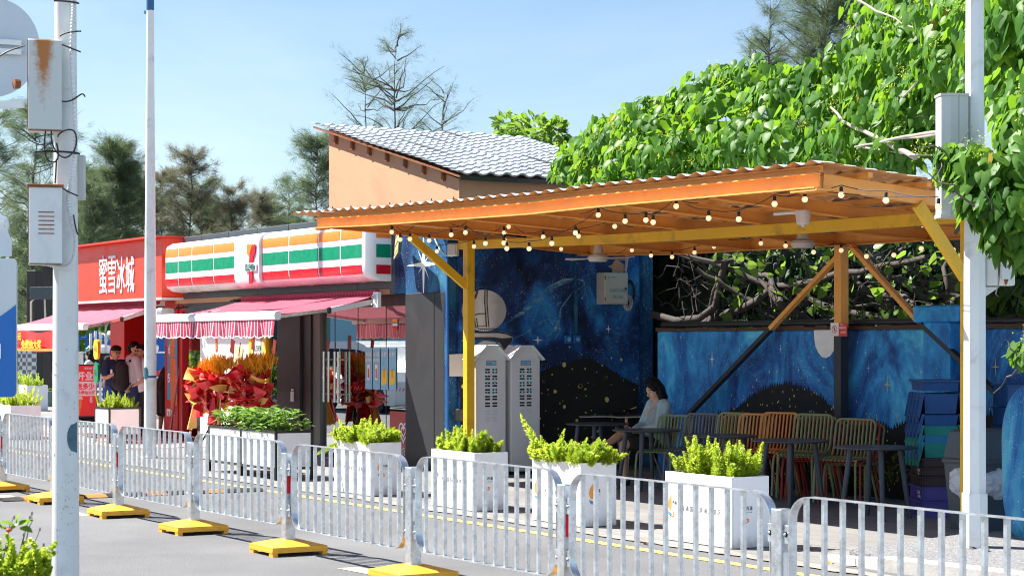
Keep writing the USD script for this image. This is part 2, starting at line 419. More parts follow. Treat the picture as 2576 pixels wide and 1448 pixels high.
mat('paint_hill', (.006, .007, .008), .75, var=.4, scale=6)
mat('paint_tower', (.58, .53, .49), .75, var=.06, scale=5)
mat('paint_tower_dark', (.04, .04, .042), .75, var=.3, scale=6)
mat('paint_grass', (.08, .17, .012), .8, var=.6, scale=30)
mat('flower_red', (.6, .06, .04), .6, var=.1)
mat('leaf_dead', (.36, .22, .10), .8, var=.3, scale=20)

leafmat('leaf_fern', (.20, .34, .015), (.56, .66, .08), .40, .5, 7.)
leafmat('leaf_big', (.018, .080, .014), (.19, .37, .045), .36, .45, 1.6, .2, (.30, .56, .03))
leafmat('leaf_gold', (.30, .22, .03), (.50, .36, .06), .4, .5, 2.)
leafmat('leaf_shrub', (.06, .16, .02), (.20, .34, .05), .35, .35, 6.)
leafmat('leaf_far', (.05, .085, .045), (.12, .165, .075), .38, .7, .5)
leafmat('leaf_far_brown', (.075, .080, .050), (.165, .16, .095), .40, .7, .6)
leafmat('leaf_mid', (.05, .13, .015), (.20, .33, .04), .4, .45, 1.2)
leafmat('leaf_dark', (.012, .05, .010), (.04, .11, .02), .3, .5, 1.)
leafmat('leaf_palm', (.05, .11, .03), (.14, .22, .06), .35, .5, 1.)

# asphalt, paving
usdkit.material(stage, '/World/Looks/asphalt', {
    'g': ('geometry', {}), 'n': ('noise_texture', {'scale': 95., 'detail': 3., 'roughness': .8}),
    'v': ('voronoi_texture', {'scale': 120., 'feature': 'f1'}),
    'l': ('noise_texture', {'scale': .55, 'detail': 6., 'roughness': .6}),
    'r': ('rgb_ramp', {'ramp': [(.30, (.075, .076, .079)), (.52, (.142, .143, .147)), (.68, (.235, .235, .24))]}),
    'lr': ('map_range', {'from_min': .3, 'from_max': .7, 'to_min': .78, 'to_max': 1.16}),
    'mm': ('vector_math', {'math_type': 'scale'}),
    'b': ('bump', {'strength': .7, 'distance': .006}), 'p': ('principled_bsdf', {'roughness': .88})},
    [('g.position', 'n.vector'), ('g.position', 'v.vector'), ('g.position', 'l.vector'), ('n.fac', 'r.fac'), ('l.fac', 'lr.value'), ('r.color', 'mm.vector1'), ('lr.result', 'mm.scale'), ('mm.vector', 'p.base_color'), ('v.distance', 'b.height'), ('b.normal', 'p.normal')], surface='p.BSDF')
usdkit.material(stage, '/World/Looks/paving', {
    'g': ('geometry', {}), 'n': ('noise_texture', {'scale': 60., 'detail': 4., 'roughness': .7}),
    'l': ('noise_texture', {'scale': .8, 'detail': 7., 'roughness': .65}),
    'bk': ('brick_texture', {'scale': 1., 'brick_width': .6, 'row_height': .3, 'mortar_size': .004, 'color1': (.205, .199, .192), 'color2': (.232, .226, .218), 'mortar': (.08, .078, .075)}),
    'lr': ('map_range', {'from_min': .3, 'from_max': .7, 'to_min': .82, 'to_max': 1.16}),
    'nr': ('map_range', {'from_min': .3, 'from_max': .7, 'to_min': .9, 'to_max': 1.1}),
    'ml': ('math', {'math_type': 'multiply'}), 'mm': ('vector_math', {'math_type': 'scale'}),
    'b': ('bump', {'strength': .35, 'distance': .003}), 'p': ('principled_bsdf', {'roughness': .72})},
    [('g.position', 'n.vector'), ('g.position', 'l.vector'), ('g.position', 'bk.vector'), ('l.fac', 'lr.value'), ('n.fac', 'nr.value'), ('lr.result', 'ml.value1'), ('nr.result', 'ml.value2'), ('bk.color', 'mm.vector1'), ('ml.value', 'mm.scale'), ('mm.vector', 'p.base_color'), ('n.fac', 'b.height'), ('b.normal', 'p.normal')], surface='p.BSDF')

def starry(name, hue=(1, 1, 1), dark=.5, seed=0., stretch=(1., 1., .55), hole=.0):
    """the painted night sky: brushed clouds of blue and teal, a dust of white dots and sparse yellow ones"""
    b = [A(c) * A(hue) for c in ((.008, .011, .030), (.011, .034, .125), (.016, .095, .31), (.030, .24, .54), (.10, .46, .66))]
    n = {'g': ('geometry', {}), 'mp': ('mapping', {'location': (seed, seed * .7, seed * 1.3), 'scale': stretch, 'rotation': (.0, .45, .2)}),
         'n1': ('noise_texture', {'scale': 1.05, 'detail': 9., 'roughness': .60, 'distortion': 1.3}),
         'n2': ('noise_texture', {'scale': 5.5, 'detail': 7., 'roughness': .7, 'distortion': 1.5}),
         'mx': ('math', {'math_type': 'multiply_add', 'value2': .28}),
         'r': ('rgb_ramp', {'ramp': [(dark - .12, tuple(b[0])), (dark + .02, tuple(b[1])), (dark + .12, tuple(b[2])), (dark + .24, tuple(b[3])), (dark + .36, tuple(b[4]))]}),
         'v': ('voronoi_texture', {'scale': 16., 'randomness': 1.}), 'vl': ('math', {'math_type': 'less_than', 'value2': .075}),
         'cl': ('noise_texture', {'scale': 2.2, 'detail': 2.}), 'cr': ('map_range', {'from_min': .47, 'from_max': .60, 'clamp': True}),
         'v2': ('voronoi_texture', {'scale': 44., 'randomness': 1.}), 'vl2': ('math', {'math_type': 'less_than', 'value2': .16}),
         'm2': ('math', {'math_type': 'multiply'}), 'mm': ('math', {'math_type': 'maximum'}),
         'mix': ('mix_color', {'b': (.62, .68, .72)}),
         'p': ('principled_bsdf', {'roughness': .62, 'specular_ior_level': .25})}
    L = [('g.position', 'mp.vector'), ('mp.vector', 'n1.vector'), ('mp.vector', 'n2.vector'), ('n2.fac', 'mx.value1'), ('n1.fac', 'mx.value3'), ('mx.value', 'r.fac'),
         ('g.position', 'v.vector'), ('v.distance', 'vl.value1'), ('g.position', 'cl.vector'), ('cl.fac', 'cr.value'), ('g.position', 'v2.vector'), ('v2.distance', 'vl2.value1'),
         ('vl2.value', 'm2.value1'), ('cr.result', 'm2.value2'), ('m2.value', 'mm.value1'), ('vl.value', 'mm.value2'), ('mm.value', 'mix.fac'), ('r.color', 'mix.a'), ('mix.result', 'p.base_color')]
    usdkit.material(stage, '/World/Looks/' + name, n, L, surface='p.BSDF')
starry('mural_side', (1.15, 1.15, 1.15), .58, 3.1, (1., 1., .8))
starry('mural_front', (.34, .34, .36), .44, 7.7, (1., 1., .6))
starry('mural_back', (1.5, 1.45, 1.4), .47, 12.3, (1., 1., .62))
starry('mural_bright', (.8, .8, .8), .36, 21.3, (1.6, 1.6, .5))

# striped awning cloth, stripes across X
def striped(name, c1, c2, scale, trans=.16):
    usdkit.material(stage, '/World/Looks/' + name, {
        'g': ('geometry', {}), 's': ('separate_xyz', {}), 'm': ('math', {'math_type': 'multiply', 'value2': scale}), 'f': ('math', {'math_type': 'fraction'}),
        'c': ('math', {'math_type': 'less_than', 'value2': .22}), 'x': ('mix_color', {'a': c1, 'b': c2}),
        'n': ('noise_texture', {'scale': 3., 'detail': 5.}), 'nr': ('map_range', {'from_min': .3, 'from_max': .7, 'to_min': .86, 'to_max': 1.1}),
        'mm': ('vector_math', {'math_type': 'scale'}),
        'p': ('principled_bsdf', {'roughness': .75}), 't': ('translucent_bsdf', {'color': (.90, .30, .36)}), 'mx': ('mix_closure', {'fac': trans})},
        [('g.position', 's.vector'), ('s.x', 'm.value1'), ('m.value', 'f.value1'), ('f.value', 'c.value1'), ('c.value', 'x.fac'), ('g.position', 'n.vector'), ('n.fac', 'nr.value'), ('x.result', 'mm.vector1'), ('nr.result', 'mm.scale'), ('mm.vector', 'p.base_color'), ('p.BSDF', 'mx.closure1'), ('t.BSDF', 'mx.closure2')], surface='mx.closure')
striped('valance_cloth', (.42, .030, .09), (.78, .64, .66), 10.)
striped('awning_cloth', (.40, .028, .08), (.50, .16, .22), 10.)
striped('awning_back', (.42, .05, .11), (.52, .22, .28), 12.)

# window pane: clear with fresnel reflection
def pane(name, tint, ior=1.6, extra=.06):
    usdkit.material(stage, '/World/Looks/' + name, {'f': ('fresnel', {'IOR': ior}), 'a': ('math', {'math_type': 'add', 'value2': extra, 'use_clamp': True}),
        't': ('transparent_bsdf', {'color': tint}), 'g': ('glossy_bsdf', {'color': (.9, .95, .95), 'roughness': .0}), 'm': ('mix_closure', {})},
        [('f.fac', 'a.value1'), ('a.value', 'm.fac'), ('t.BSDF', 'm.closure1'), ('g.BSDF', 'm.closure2')], surface='m.closure')
pane('glass_shop', (.13, .17, .165), 1.75, .42)
pane('plastic_clear', (.85, .88, .88), 1.45, .05)
# ================================================================== THE SETTING
S = lambda x, y, z=0.: A([x, y, z], float)
m = MB(); m.quad(S(-420, -80), S(120, -80), S(120, 420), S(-420, 420)); struct('road', m, 'asphalt')
m = MB(); m.quad(S(-75, 10.12, .006), S(-12.0, 10.12, .006), S(-12.0, 15.4, .006), S(-75, 15.4, .006))
m.quad(S(-75, 15.4, .006), S(-33.6, 15.4, .006), S(-33.6, 30, .006), S(-75, 30, .006)); struct('pavement', m, 'paving')
usdkit.material(stage, '/World/Looks/gutter', {'g': ('geometry', {}), 'n': ('noise_texture', {'scale': 3., 'detail': 9., 'roughness': .7}), 'r': ('rgb_ramp', {'ramp': [(.35, (.13, .125, .12)), (.5, (.26, .235, .205)), (.65, (.36, .32, .27))]}), 'p': ('principled_bsdf', {'roughness': .85})}, [('g.position', 'n.vector'), ('n.fac', 'r.fac'), ('r.color', 'p.base_color')], surface='p.BSDF')
m = MB()
def strip(m, x0, x1, y0, y1, z, n=120, wob=.012, seed=0):
    xs = np.linspace(x0, x1, n); r = np.random.default_rng(seed)
    a = y0 + r.normal(0, wob, n); b = y1 + r.normal(0, wob, n)
    V = np.vstack([np.stack([xs, a, np.full(n, z)], 1), np.stack([xs, b, np.full(n, z)], 1)])
    m.add(V, [[i, i + 1, n + i + 1, n + i] for i in range(n - 1)])
strip(m, -75, -11.3, 9.93, 10.13, .010, 260, .018, 3); struct('gutter', m, 'gutter')
m = MB(); strip(m, -75, -3, 9.55, 9.68, .0045, 200, .004, 4)
single('edge_line', 'long yellow line painted along the pavement side of the road', 'road marking', m, 'line_yellow', kind='structure')
for q in ([(-30, 1246), (28, 1246), (60, 1257), (-20, 1258)], [(150, 1281), (190, 1286), (225, 1296), (170, 1296)], [(848, 1429), (905, 1427), (1010, 1447), (990, 1456)]):
    m = MB(); m.poly(Polygon([G(*a)[:2] for a in q]), S(0, 0, .0045), S(1, 0), S(0, 1)); struct('lane_dash', m, 'line_cream')
m = MB(); strip(m, -11.6, -3, 8.0, 8.12, .0045, 60, .004, 5)
struct('lane_line', m, 'line_white')

# raised concrete corner round the white pole, with its kerb stones
slab = [(-12.42, 10.62), (-11.75, 10.42), (-10.9, 10.46), (-9.6, 10.5), (-6, 10.6), (-6, 14.6), (-12.0, 14.6), (-12.9, 12.35)]
usdkit.material(stage, '/World/Looks/gravel_top', {'g': ('geometry', {}), 'v': ('voronoi_texture', {'scale': 55.}), 'n': ('noise_texture', {'scale': 40., 'detail': 5.}), 'r': ('rgb_ramp', {'ramp': [(.2, (.09, .093, .097)), (.5, (.19, .19, .195)), (.8, (.32, .32, .32))]}), 'b': ('bump', {'strength': .8, 'distance': .01}), 'p': ('principled_bsdf', {'roughness': .9})}, [('g.position', 'v.vector'), ('g.position', 'n.vector'), ('n.fac', 'r.fac'), ('r.color', 'p.base_color'), ('v.distance', 'b.height'), ('b.normal', 'p.normal')], surface='p.BSDF')
m = MB(); m.poly(Polygon(slab), S(0, 0, .0), S(1, 0), S(0, 1), .085); struct('pole_corner', m, 'gravel_top')
k = thing('kerb', None, None, S(-11, 10.4), kind='structure')
kp = [(-12.55, 10.42, .035), (-12.02, 10.34, .07), (-11.62, 10.28, .112), (-11.02, 10.33, .112), (-10.42, 10.38, .112), (-9.82, 10.42, .112), (-9.2, 10.46, .112), (-8.6, 10.5, .112), (-8., 10.54, .112), (-7.4, 10.58, .112)]
for i in range(len(kp) - 1):
    a, b = kp[i], kp[i + 1]; d = A([b[0] - a[0], b[1] - a[1]]); L = np.linalg.norm(d); d /= L; nn = A([-d[1], d[0]])
    a2 = A(a[:2]) + d * .004; b2 = A(b[:2]) - d * .004; w = .14
    P = []
    for q, z in ((a2, a[2]), (b2, b[2])):
        for o, zz in ((-.0, 0), (-.0, z - .012), (.012, z), (w - .008, z), (w, z - .008), (w, 0)):
            P.append([*(q + nn * o), zz])
    part(k, 'kerb_stone', MB().hull(P), 'kerb_stone')

# rubber cable ramp across the road, in black and orange lengths
k = thing('cable_ramp', 'low rubber cable ramp in black and orange lengths crossing the road', 'cable ramp', S(-22, 8))
p0, p1 = G(0, 1183)[:2], G(760, 1118)[:2]
p0 = G(0, 1259)[:2]; p1 = G(655, 1233)[:2]; n = 13
for i in range(n):
    a = p0 + (p1 - p0) * i / n; b = p0 + (p1 - p0) * (i + .96) / n; d = (p1 - p0) / np.linalg.norm(p1 - p0); nn = A([-d[1], d[0]]) * .16
    P = [[*(q + nn * s), z] for q in (a, b) for s, z in ((-1, .004), (1, .004), (-.45, .035), (.45, .035), (-1, .009), (1, .009))]
    part(k, 'ramp_length', MB().hull(P), 'black_rubber' if i % 3 != 1 else 'rubber_orange')

# ================================================================== THE CONVENIENCE STORE
FY = 13.0
st = thing('convenience_store', 'convenience store with grey fascia, glass doors and a starry mural on its end wall', 'shop building', S(-28, 13.2))
# fascia band of grey panels, each lifted slightly
xs = [-33.3, -32.1, -30.9, -29.7, -28.5, -27.3, -26.1, -25.06]
for i in range(7):
    m = MB(); m.box((xs[i] + .004, 13.0 - .02 * (i % 2) * .1, 2.52), (xs[i + 1] - .004, 13.12, 3.6), .006); part(st, 'fascia_panel', m, 'fascia_grey')
m = MB(); m.box((-33.3, 13.124, 2.45), (-23.36, 13.3, 3.58)); part(st, 'parapet', m, 'fascia_grey')
m = MB(); m.box((-33.3, 13.3, 3.2), (-23.36, 18.6, 3.35)); part(st, 'roof_slab', m, 'fascia_grey')
m = MB(); m.box((-33.28, 18.45, 0), (-23.36, 18.6, 3.2)); m.box((-33.4, 13.3, 0), (-33.28, 18.6, 3.2)); m.box((-33.28, 13.3, .012), (-23.42, 18.45, .02)); part(st, 'rear_wall', m, 'pillar_grey')
m = MB(); m.box((-33.3, 13.0, 2.44), (-25.06, 13.12, 2.515)); part(st, 'soffit_trim', m, 'render_peach')
m = MB(); m.box((-25.05, 12.985, 2.45), (-24.9, 13.12, 3.6), .005); part(st, 'fascia_end', m, 'fascia_grey')
# mural on the street side right of the sign, and on the end wall
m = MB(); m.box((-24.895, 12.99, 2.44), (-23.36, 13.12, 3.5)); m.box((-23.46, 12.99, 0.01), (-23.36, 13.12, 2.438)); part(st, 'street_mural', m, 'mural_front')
m = MB(); m.box((-23.40, 13.122, 0.01), (-23.28, 16.05, 3.34)); wallp = part(st, 'end_mural', m, 'mural_side')
# pillars
m = MB(); m.box((-24.58, 12.985, 0.01), (-23.74, 13.3, 2.438), .008); part(st, 'pillar', m, 'pillar_grey', label='dark grey clad pillar right of the glass doors')
m = MB(); m.box((-23.735, 12.987, 0.01), (-23.462, 13.3, 2.438), .008); part(st, 'pillar', m, 'pillar_grey')
m = MB(); m.box((-28.92, 12.985, 0.01), (-28.06, 13.3, 2.43), .008); part(st, 'pillar', m, 'pillar_grey', label='grey clad pillar behind the flower stands')
m = MB(); m.box((-28.055, 13.03, 0.01), (-27.76, 13.3, 2.43)); part(st, 'pillar_side', m, 'black_frame')
m = MB(); m.box((-27.755, 13.06, 0.01), (-27.50, 13.3, 2.43), .006); part(st, 'door_jamb', m, 'lamp_housing')
m = MB(); m.box((-27.5, 13.07, 2.28), (-24.585, 13.2, 2.438)); part(st, 'door_head', m, 'black_frame')
m = MB(); m.box((-33.0, 13.06, 2.25), (-28.925, 13.2, 2.438)); part(st, 'window_head', m, 'fascia_grey')
m = MB(); m.box((-27.5, 13.04, .006), (-24.6, 13.25, .03)); part(st, 'threshold', m, 'steel')
# glass panes
for a, b in ((-27.49, -27.10), (-27.085, -26.32), (-26.31, -25.42), (-25.41, -24.595)):
    m = MB(); m.box((a + .006, 13.12, .035), (b - .006, 13.132, 2.275)); part(st, 'glass_pane', m, 'glass_shop')
for x in (-27.093, -26.315, -25.415):
    m = MB(); m.box((x - .004, 13.115, .035), (x + .004, 13.136, 2.275)); part(st, 'glass_joint', m, 'black_frame')
for x in (-27.30, -27.13, -26.92, -26.80):
    m = MB(); m.tube([(x, 13.03, .86), (x, 13.03, 1.62)], .019, 10)
    for z in (.98, 1.5): m.tube([(x, 13.03, z), (x, 13.12, z)], .012, 8)
    part(st, 'door_handle', m, 'steel', True)
m = MB()
for i, x in enumerate(np.linspace(-27.42, -24.7, 26)):
    for z0, c in ((1.065, 0),):
        m.poly(Polygon([(0, 0), (.03, .012), (.055, .055), (.035, .05), (.015, .02)]), S(x, 13.116, z0), S(1, 0), S(0, 0, 1))
part(st, 'safety_dots', m, 'print_red')
# shelf unit seen through the doors, counter
m = MB()
for z in (.5, .95, 1.4, 1.85): m.box((-27.2, 14.4, z), (-24.2, 14.75, z + .03))
m.box((-27.25, 14.3, .02), (-27.2, 14.8, 2.2)); m.box((-24.2, 14.3, .02), (-24.15, 14.8, 2.2)); part(st, 'shelf', m, 'metal_dark')
r = np.random.default_rng(5)
for c, mm in (('goods', 'print_red'), ('goods', 'print_sky'), ('goods', 'print_yellow'), ('goods', 'print_white')):
    m = MB()
    for z in (.53, .98, 1.43, 1.88):
        for x in np.arange(-27.1, -24.3, .13):
            if r.random() < .3: m.box((x, 14.42, z), (x + .09, 14.6, z + r.uniform(.14, .3)))
    part(st, c, m, mm)
# posters on the glass
def poster(t, o, w, h, base, name='poster', seed=0, u=S(1, 0), dy=-.004):
    o = A(o, float); nrm = np.cross(u, S(0, 0, 1)); nrm = nrm / np.linalg.norm(nrm)
    m = MB(); m.poly(sbox(0, 0, w, h), o, u, S(0, 0, 1), .003)
    return part(t, name, m, base), nrm
for i, x in enumerate((-27.12 + 1.05, -25.77, -25.52, -25.27)):
    x = (-26.06, -25.81, -25.56, -25.31)[i]
    p, _ = poster(st, (x, 13.112, 1.08), .22, .60, 'print_sky')
    m = MB(); m.poly(fit(glyphs('冰乐园' if i < 2 else '水漾汽', .1, 1), .17, .07), S(x + .025, 13.105, 1.55), S(1, 0), S(0, 0, 1)); part(p, 'lettering', m, 'print_white')
    m = MB()
    if i < 2: m.poly(fit(glyphs('夏天的快乐', .1, 1), .19, .06), S(x + .015, 13.105, 1.47), S(1, 0), S(0, 0, 1)); m.poly(rrect(.07, .13, .15, .36, .02), S(x, 13.105, 1.08), S(1, 0), S(0, 0, 1))
    else: m.poly(Polygon([(.02, .08), (.1, .06), (.2, .1), (.19, .3), (.12, .26), (.04, .28)]), S(x, 13.105, 1.08), S(1, 0), S(0, 0, 1))
    part(p, 'picture', m, 'print_white' if i < 2 else 'print_yellow')
    m = MB(); m.poly(rrect(.09, .16, .13, .30, .015), S(x, 13.103, 1.08), S(1, 0), S(0, 0, 1)); part(p, 'print', m, 'print_orange' if i > 1 else 'print_red')
# red poster low in the right pane with a heart mark
m = MB(); m.poly(sbox(0, 0, .62, .72), S(-25.28, 13.11, .06), S(1, 0), S(0, 0, 1), .003); hp = part(st, 'floor_poster', m, 'red_deep')
t_ = np.linspace(0, 2 * PI, 60); hx = .13 * np.sin(t_) ** 3; hy = .0095 * (13 * np.cos(t_) - 5 * np.cos(2 * t_) - 2 * np.cos(3 * t_) - np.cos(4 * t_))
hl = LineString(np.stack([hx, hy], 1)).buffer(.014); hl = union_all([hl, LineString(np.stack([hx * .5, hy * .5], 1)).buffer(.011)])
m = MB(); m.poly(hl, S(-24.86, 13.104, .50), S(1, 0), S(0, 0, 1)); m.poly(fit(glyphs('爱奶客', .1), .36, .11), S(-25.04, 13.104, .17), S(1, 0), S(0, 0, 1)); part(hp, 'heart_mark', m, 'print_white')
# stripes sticker high in the pane
for c, z in (('print_orange', 2.03), ('print_white', 1.98), ('print_red', 1.93)):
    m = MB(); m.poly(rrect(0, 0, .15, .06, .01), S(-25.2, 13.11, z), S(1, 0), S(0, 0, 1)); part(st, 'stripe_sticker', m, c)
# display window behind the flowers: white partition, yellow panel, neon cafe sign
m = MB(); m.box((-32.4, 13.10, .02), (-30.25, 13.15, 2.25)); part(st, 'white_partition', m, 'print_white')
m = MB(); m.box((-30.24, 13.08, .02), (-29.55, 13.13, 2.25)); yp = part(st, 'yellow_panel', m, 'print_yellow')
m = MB(); m.poly(rrect(0, 0, .42, .62, .03), S(-30.1, 13.075, 1.35), S(1, 0), S(0, 0, 1)); part(yp, 'poster', m, 'print_white')
m = MB(); m.poly(rrect(.04, .05, .38, .57, .02).difference(rrect(.07, .08, .35, .54, .02)), S(-30.1, 13.07, 1.35), S(1, 0), S(0, 0, 1)); m.poly(fit(glyphs('ELEVEN', .1, 2, False), .3, .09), S(-30.04, 13.07, 1.62), S(1, 0), S(0, 0, 1)); part(yp, 'lettering', m, 'sign_dark_green')
m = MB(); m.poly(Polygon([(0, 0), (.12, 0), (.2, .3), (-.08, .3)]).buffer(.04), S(-30.75, 13.09, 1.35), S(1, 0), S(0, 0, 1), .004); part(st, 'paper_cup_cutout', m, 'paper_cream')
m = MB(); m.box((-29.5, 13.45, .02), (-28.95, 13.5, 2.25)); part(st, 'dark_partition', m, 'fascia_grey')
for a, b in ((-32.98, -32.42), (-29.53, -28.93)):
    m = MB(); m.box((a, 13.12, .05), (b, 13.132, 2.24)); part(st, 'glass_pane', m, 'plastic_clear')
def neon(pts, r=.012): return MB().tube(pts, r, 6)
m = MB(); q = S(-29.32, 13.30, 0)
for a in ([(0, 1.78), (.25, 1.78), (.22, 1.52), (.03, 1.52), (0, 1.78)], [(-.02, 1.72), (.27, 1.72)], [(.05, 1.80), (.09, 1.87), (.24, 1.87), (.26, 1.80)], [(.02, 1.25), (.24, 1.25)], [(.02, 1.25), (.02, 1.0), (.24, 1.0), (.24, 1.25)]):
    m.tube([q + S(x, 0, z) for x, z in a], .012, 6)
part(st, 'neon_cup', m, 'neon_red')
m = MB(); m.poly(fit(glyphs('CAFE', .2, 1, False), .46, .20), S(-29.42, 13.3, 1.30), S(1, 0), S(0, 0, 1), .01); m.tube([q + S(-.12 + .5 * math.sin(a) * .3, 0, 1.2 - .35 * math.cos(a)) for a in np.linspace(-PI * .9, PI * .4, 16)], .008, 6); part(st, 'neon_lettering', m, 'neon_white')
# small white call box on the pillar
m = MB(); m.box((-28.33, 12.95, .84), (-28.25, 12.984, 1.0), .006); m.box((-28.31, 12.955, 1.01), (-28.27, 12.983, 1.04)); part(st, 'call_box', m, 'box_white')

# ---- paintings on the end wall (flat painted shapes laid on it)
EX = -23.278
def wy(x, y):  # a pixel on the end wall -> (Y, Z)
    p = onX(x, y, EX); return p[1], p[2]
def zz(z0, sc): return lambda x, y: wy((z0[0] + x * sc) / 1.59, (z0[1] + y * sc) / 1.59)
w6 = zz((1700, 1100), .3108)
def wall(t, name, polys, m_, lift=0., X=EX):
    m = MB()
    for p in polys: m.poly(p, S(X + lift, 0, 0), S(0, 1, 0), S(0, 0, 1))
    return part(t, name, m, m_)
# observatory dome
cy, cz = w6(760, 455); rx = w6(1045, 455)[0] - cy; rz_ = w6(760, 188)[1] - cz
rdome = Point(0, 0).buffer(1, quad_segs=24)
usdkit.material(stage, '/World/Looks/paint_dome', {'g': ('geometry', {}), 's': ('separate_xyz', {}), 'mr': ('map_range', {'from_min': cy - rx, 'from_max': cy + rx}),
    'n': ('noise_texture', {'scale': 9., 'detail': 6.}), 'ad': ('math', {'math_type': 'multiply_add', 'value2': .35}), 'r': ('rgb_ramp', {'ramp': [(.15, (.30, .27, .26)), (.32, (.48, .44, .41)), (.6, (.70, .66, .62)), (.85, (.58, .54, .51)), (1.1, (.32, .30, .30))]}), 'p': ('principled_bsdf', {'roughness': .7})},
    [('g.position', 's.vector'), ('s.y', 'mr.value'), ('g.position', 'n.vector'), ('n.fac', 'ad.value1'), ('mr.result', 'ad.value3'), ('ad.value', 'r.fac'), ('r.color', 'p.base_color')], surface='p.BSDF')
wall(st, 'painted_dome', [affinity.translate(affinity.scale(rdome, rx, rz_, origin=(0, 0)), cy, cz).intersection(sbox(cy - 2, w6(0, 735)[1], cy + 2, cz + 2))], 'paint_dome', .001)
lines = []
def wl(pts, w=.008): lines.append(LineString([w6(*p) for p in pts]).buffer(w))
for off in (0, 30): wl([(770 + off, 195), (765 + off * 1.1, 350), (780 + off, 520), (790 + off, 660)])
for y in range(205, 660, 24): wl([(770, y), (798, y)], .004)
for off in (0, 26): wl([(665 + off * .6, 205), (635 + off * .6, 300)]); wl([(635 + off, 560), (655 + off, 680)])
wl([(640, 510), (700, 495), (765, 495)]); wl([(645, 660), (790, 652)], .005)
for x in range(690, 1120, 26):
    yy = 690 + max(0, (x - 900)) ** 2 * .0011; wl([(x, yy), (x, yy + 50)], .004)
wl([(690, 690), (900, 686), (1000, 700), (1115, 735)], .006); wl([(690, 740), (950, 738), (1050, 752), (1118, 785)], .008)
wall(st, 'painted_lines', [union_all(lines)], 'paint_tower_dark', .002)
wall(st, 'painted_gallery', [Polygon([w6(*p) for p in ((480, 850), (480, 830), (620, 790), (640, 745), (940, 738), (1060, 755), (1125, 790), (1125, 850), (1060, 925), (1010, 945), (900, 830), (640, 800))])], 'paint_tower', .0015)
wall(st, 'painted_gallery_shade', [Polygon([w6(*p) for p in ((520, 815), (640, 795), (880, 795), (1000, 812), (1122, 800), (1120, 850), (1060, 920), (1012, 945), (960, 870), (860, 835), (640, 828), (490, 860))])], 'paint_tower_dark', .0022)
wall(st, 'painted_tower_base', [Polygon([w6(*p) for p in ((313, 1020), (640, 1000), (640, 900), (760, 840), (900, 860), (1000, 960), (1000, 1300), (313, 1300))])], 'paint_tower', .0012)
# hills with ragged firs
def hill(pts, seed, step=.05, h=.06):
    r = np.random.default_rng(seed); out = []
    ys = np.arange(pts[0][0], pts[-1][0], step / 2); zs = np.interp(ys, [p[0] for p in pts], [p[1] for p in pts])
    for i, (y, z) in enumerate(zip(ys, zs)): out.append((y, z + (r.uniform(.2, 1) * h if i % 2 else r.uniform(-.01, .01))))
    return out
hp_ = [w6(313, 1200), w6(430, 1290), w6(560, 1330), w6(1500, 1240), w6(1640, 1190), w6(1800, 1190), w6(1980, 1090), w6(2050, 1075), w6(2180, 1110), w6(2400, 1230), w6(2560, 1340), w6(2800, 1450)]
hp_ = [p for p in hp_ if 13.13 < p[0] < 16.04]
hp_[0] = (13.13, hp_[0][1]); hp_.append((16.04, hp_[-1][1] - .1))
wall(st, 'painted_hill', [Polygon(hill(hp_, 3) + [(16.04, .02), (13.13, .02)])], 'paint_hill', .0025)
r = np.random.default_rng(11); gold = []
for x, y, s in ((1790, 1150, 34), (2328, 1320, 26), (2000, 1425, 30), (2525, 1085, 22), (1526, 1370, 20), (1635, 1278, 14), (1895, 1205, 12), (2060, 1202, 14), (2278, 1160, 14), (1850, 1405, 14), (2208, 1248, 8), (2395, 1405, 12), (2200, 960, 8), (2015, 1018, 8), (490, 1425, 30), (2170, 1412, 9), (2550, 1357, 10)):
    c = w6(x, y); rr = s * .3108 / 1.59 / 190
    gold.append(Polygon([(c[0] + rr * r.uniform(.8, 1.15) * math.cos(a), c[1] + rr * r.uniform(.8, 1.15) * math.sin(a)) for a in np.linspace(0, 2 * PI, 11)[:-1]]))
w7 = zz((2100, 1500), .3108)
for x, y, s in ((1040, 32, 28), (712, 142, 34), (385, 208, 28), (1052, 312, 36), (505, 405, 26), (238, 82, 22), (775, 176, 16), (565, 117, 14), (662, 288, 10), (665, 580, 22), (938, 716, 18), (1110, 118, 12), (1403, 184, 12), (1440, 42, 12), (850, 450, 10), (884, 125, 9), (1265, 70, 10)):
    c = w7(x, y); rr = s * .3108 / 1.59 / 190
    gold.append(Polygon([(c[0] + rr * r.uniform(.75, 1.2) * math.cos(a), c[1] + rr * r.uniform(.75, 1.2) * math.sin(a)) for a in np.linspace(0, 2 * PI, 11)[:-1]]))
for i in range(46):
    y_, z_ = r.uniform(14.0, 15.95), r.uniform(.15, 1.2); rr = r.uniform(.006, .014); gold.append(Point(y_, z_).buffer(rr, quad_segs=2))
gold = [g for g in gold if g.bounds[0] > 13.13 and g.bounds[2] < 16.04]
wall(st, 'painted_firefly', gold, 'paint_gold', .0035)
stars = []
for x, y, a, b, dg in ((1450, 835, 85, 65, 0), (1675, 675, 24, 24, 0), (2358, 690, 52, 60, 0), (1860, 925, 26, 30, 0), (2020, 296, 22, 24, .02), (2400, 1062, 20, 24, 0)):
    c = w6(x, y); k_ = .3108 / 1.59 / 190; stars.append(star(*c, a * k_, b * k_, .09, dg * .6))
wall(st, 'painted_star', stars, 'paint_star', .003)
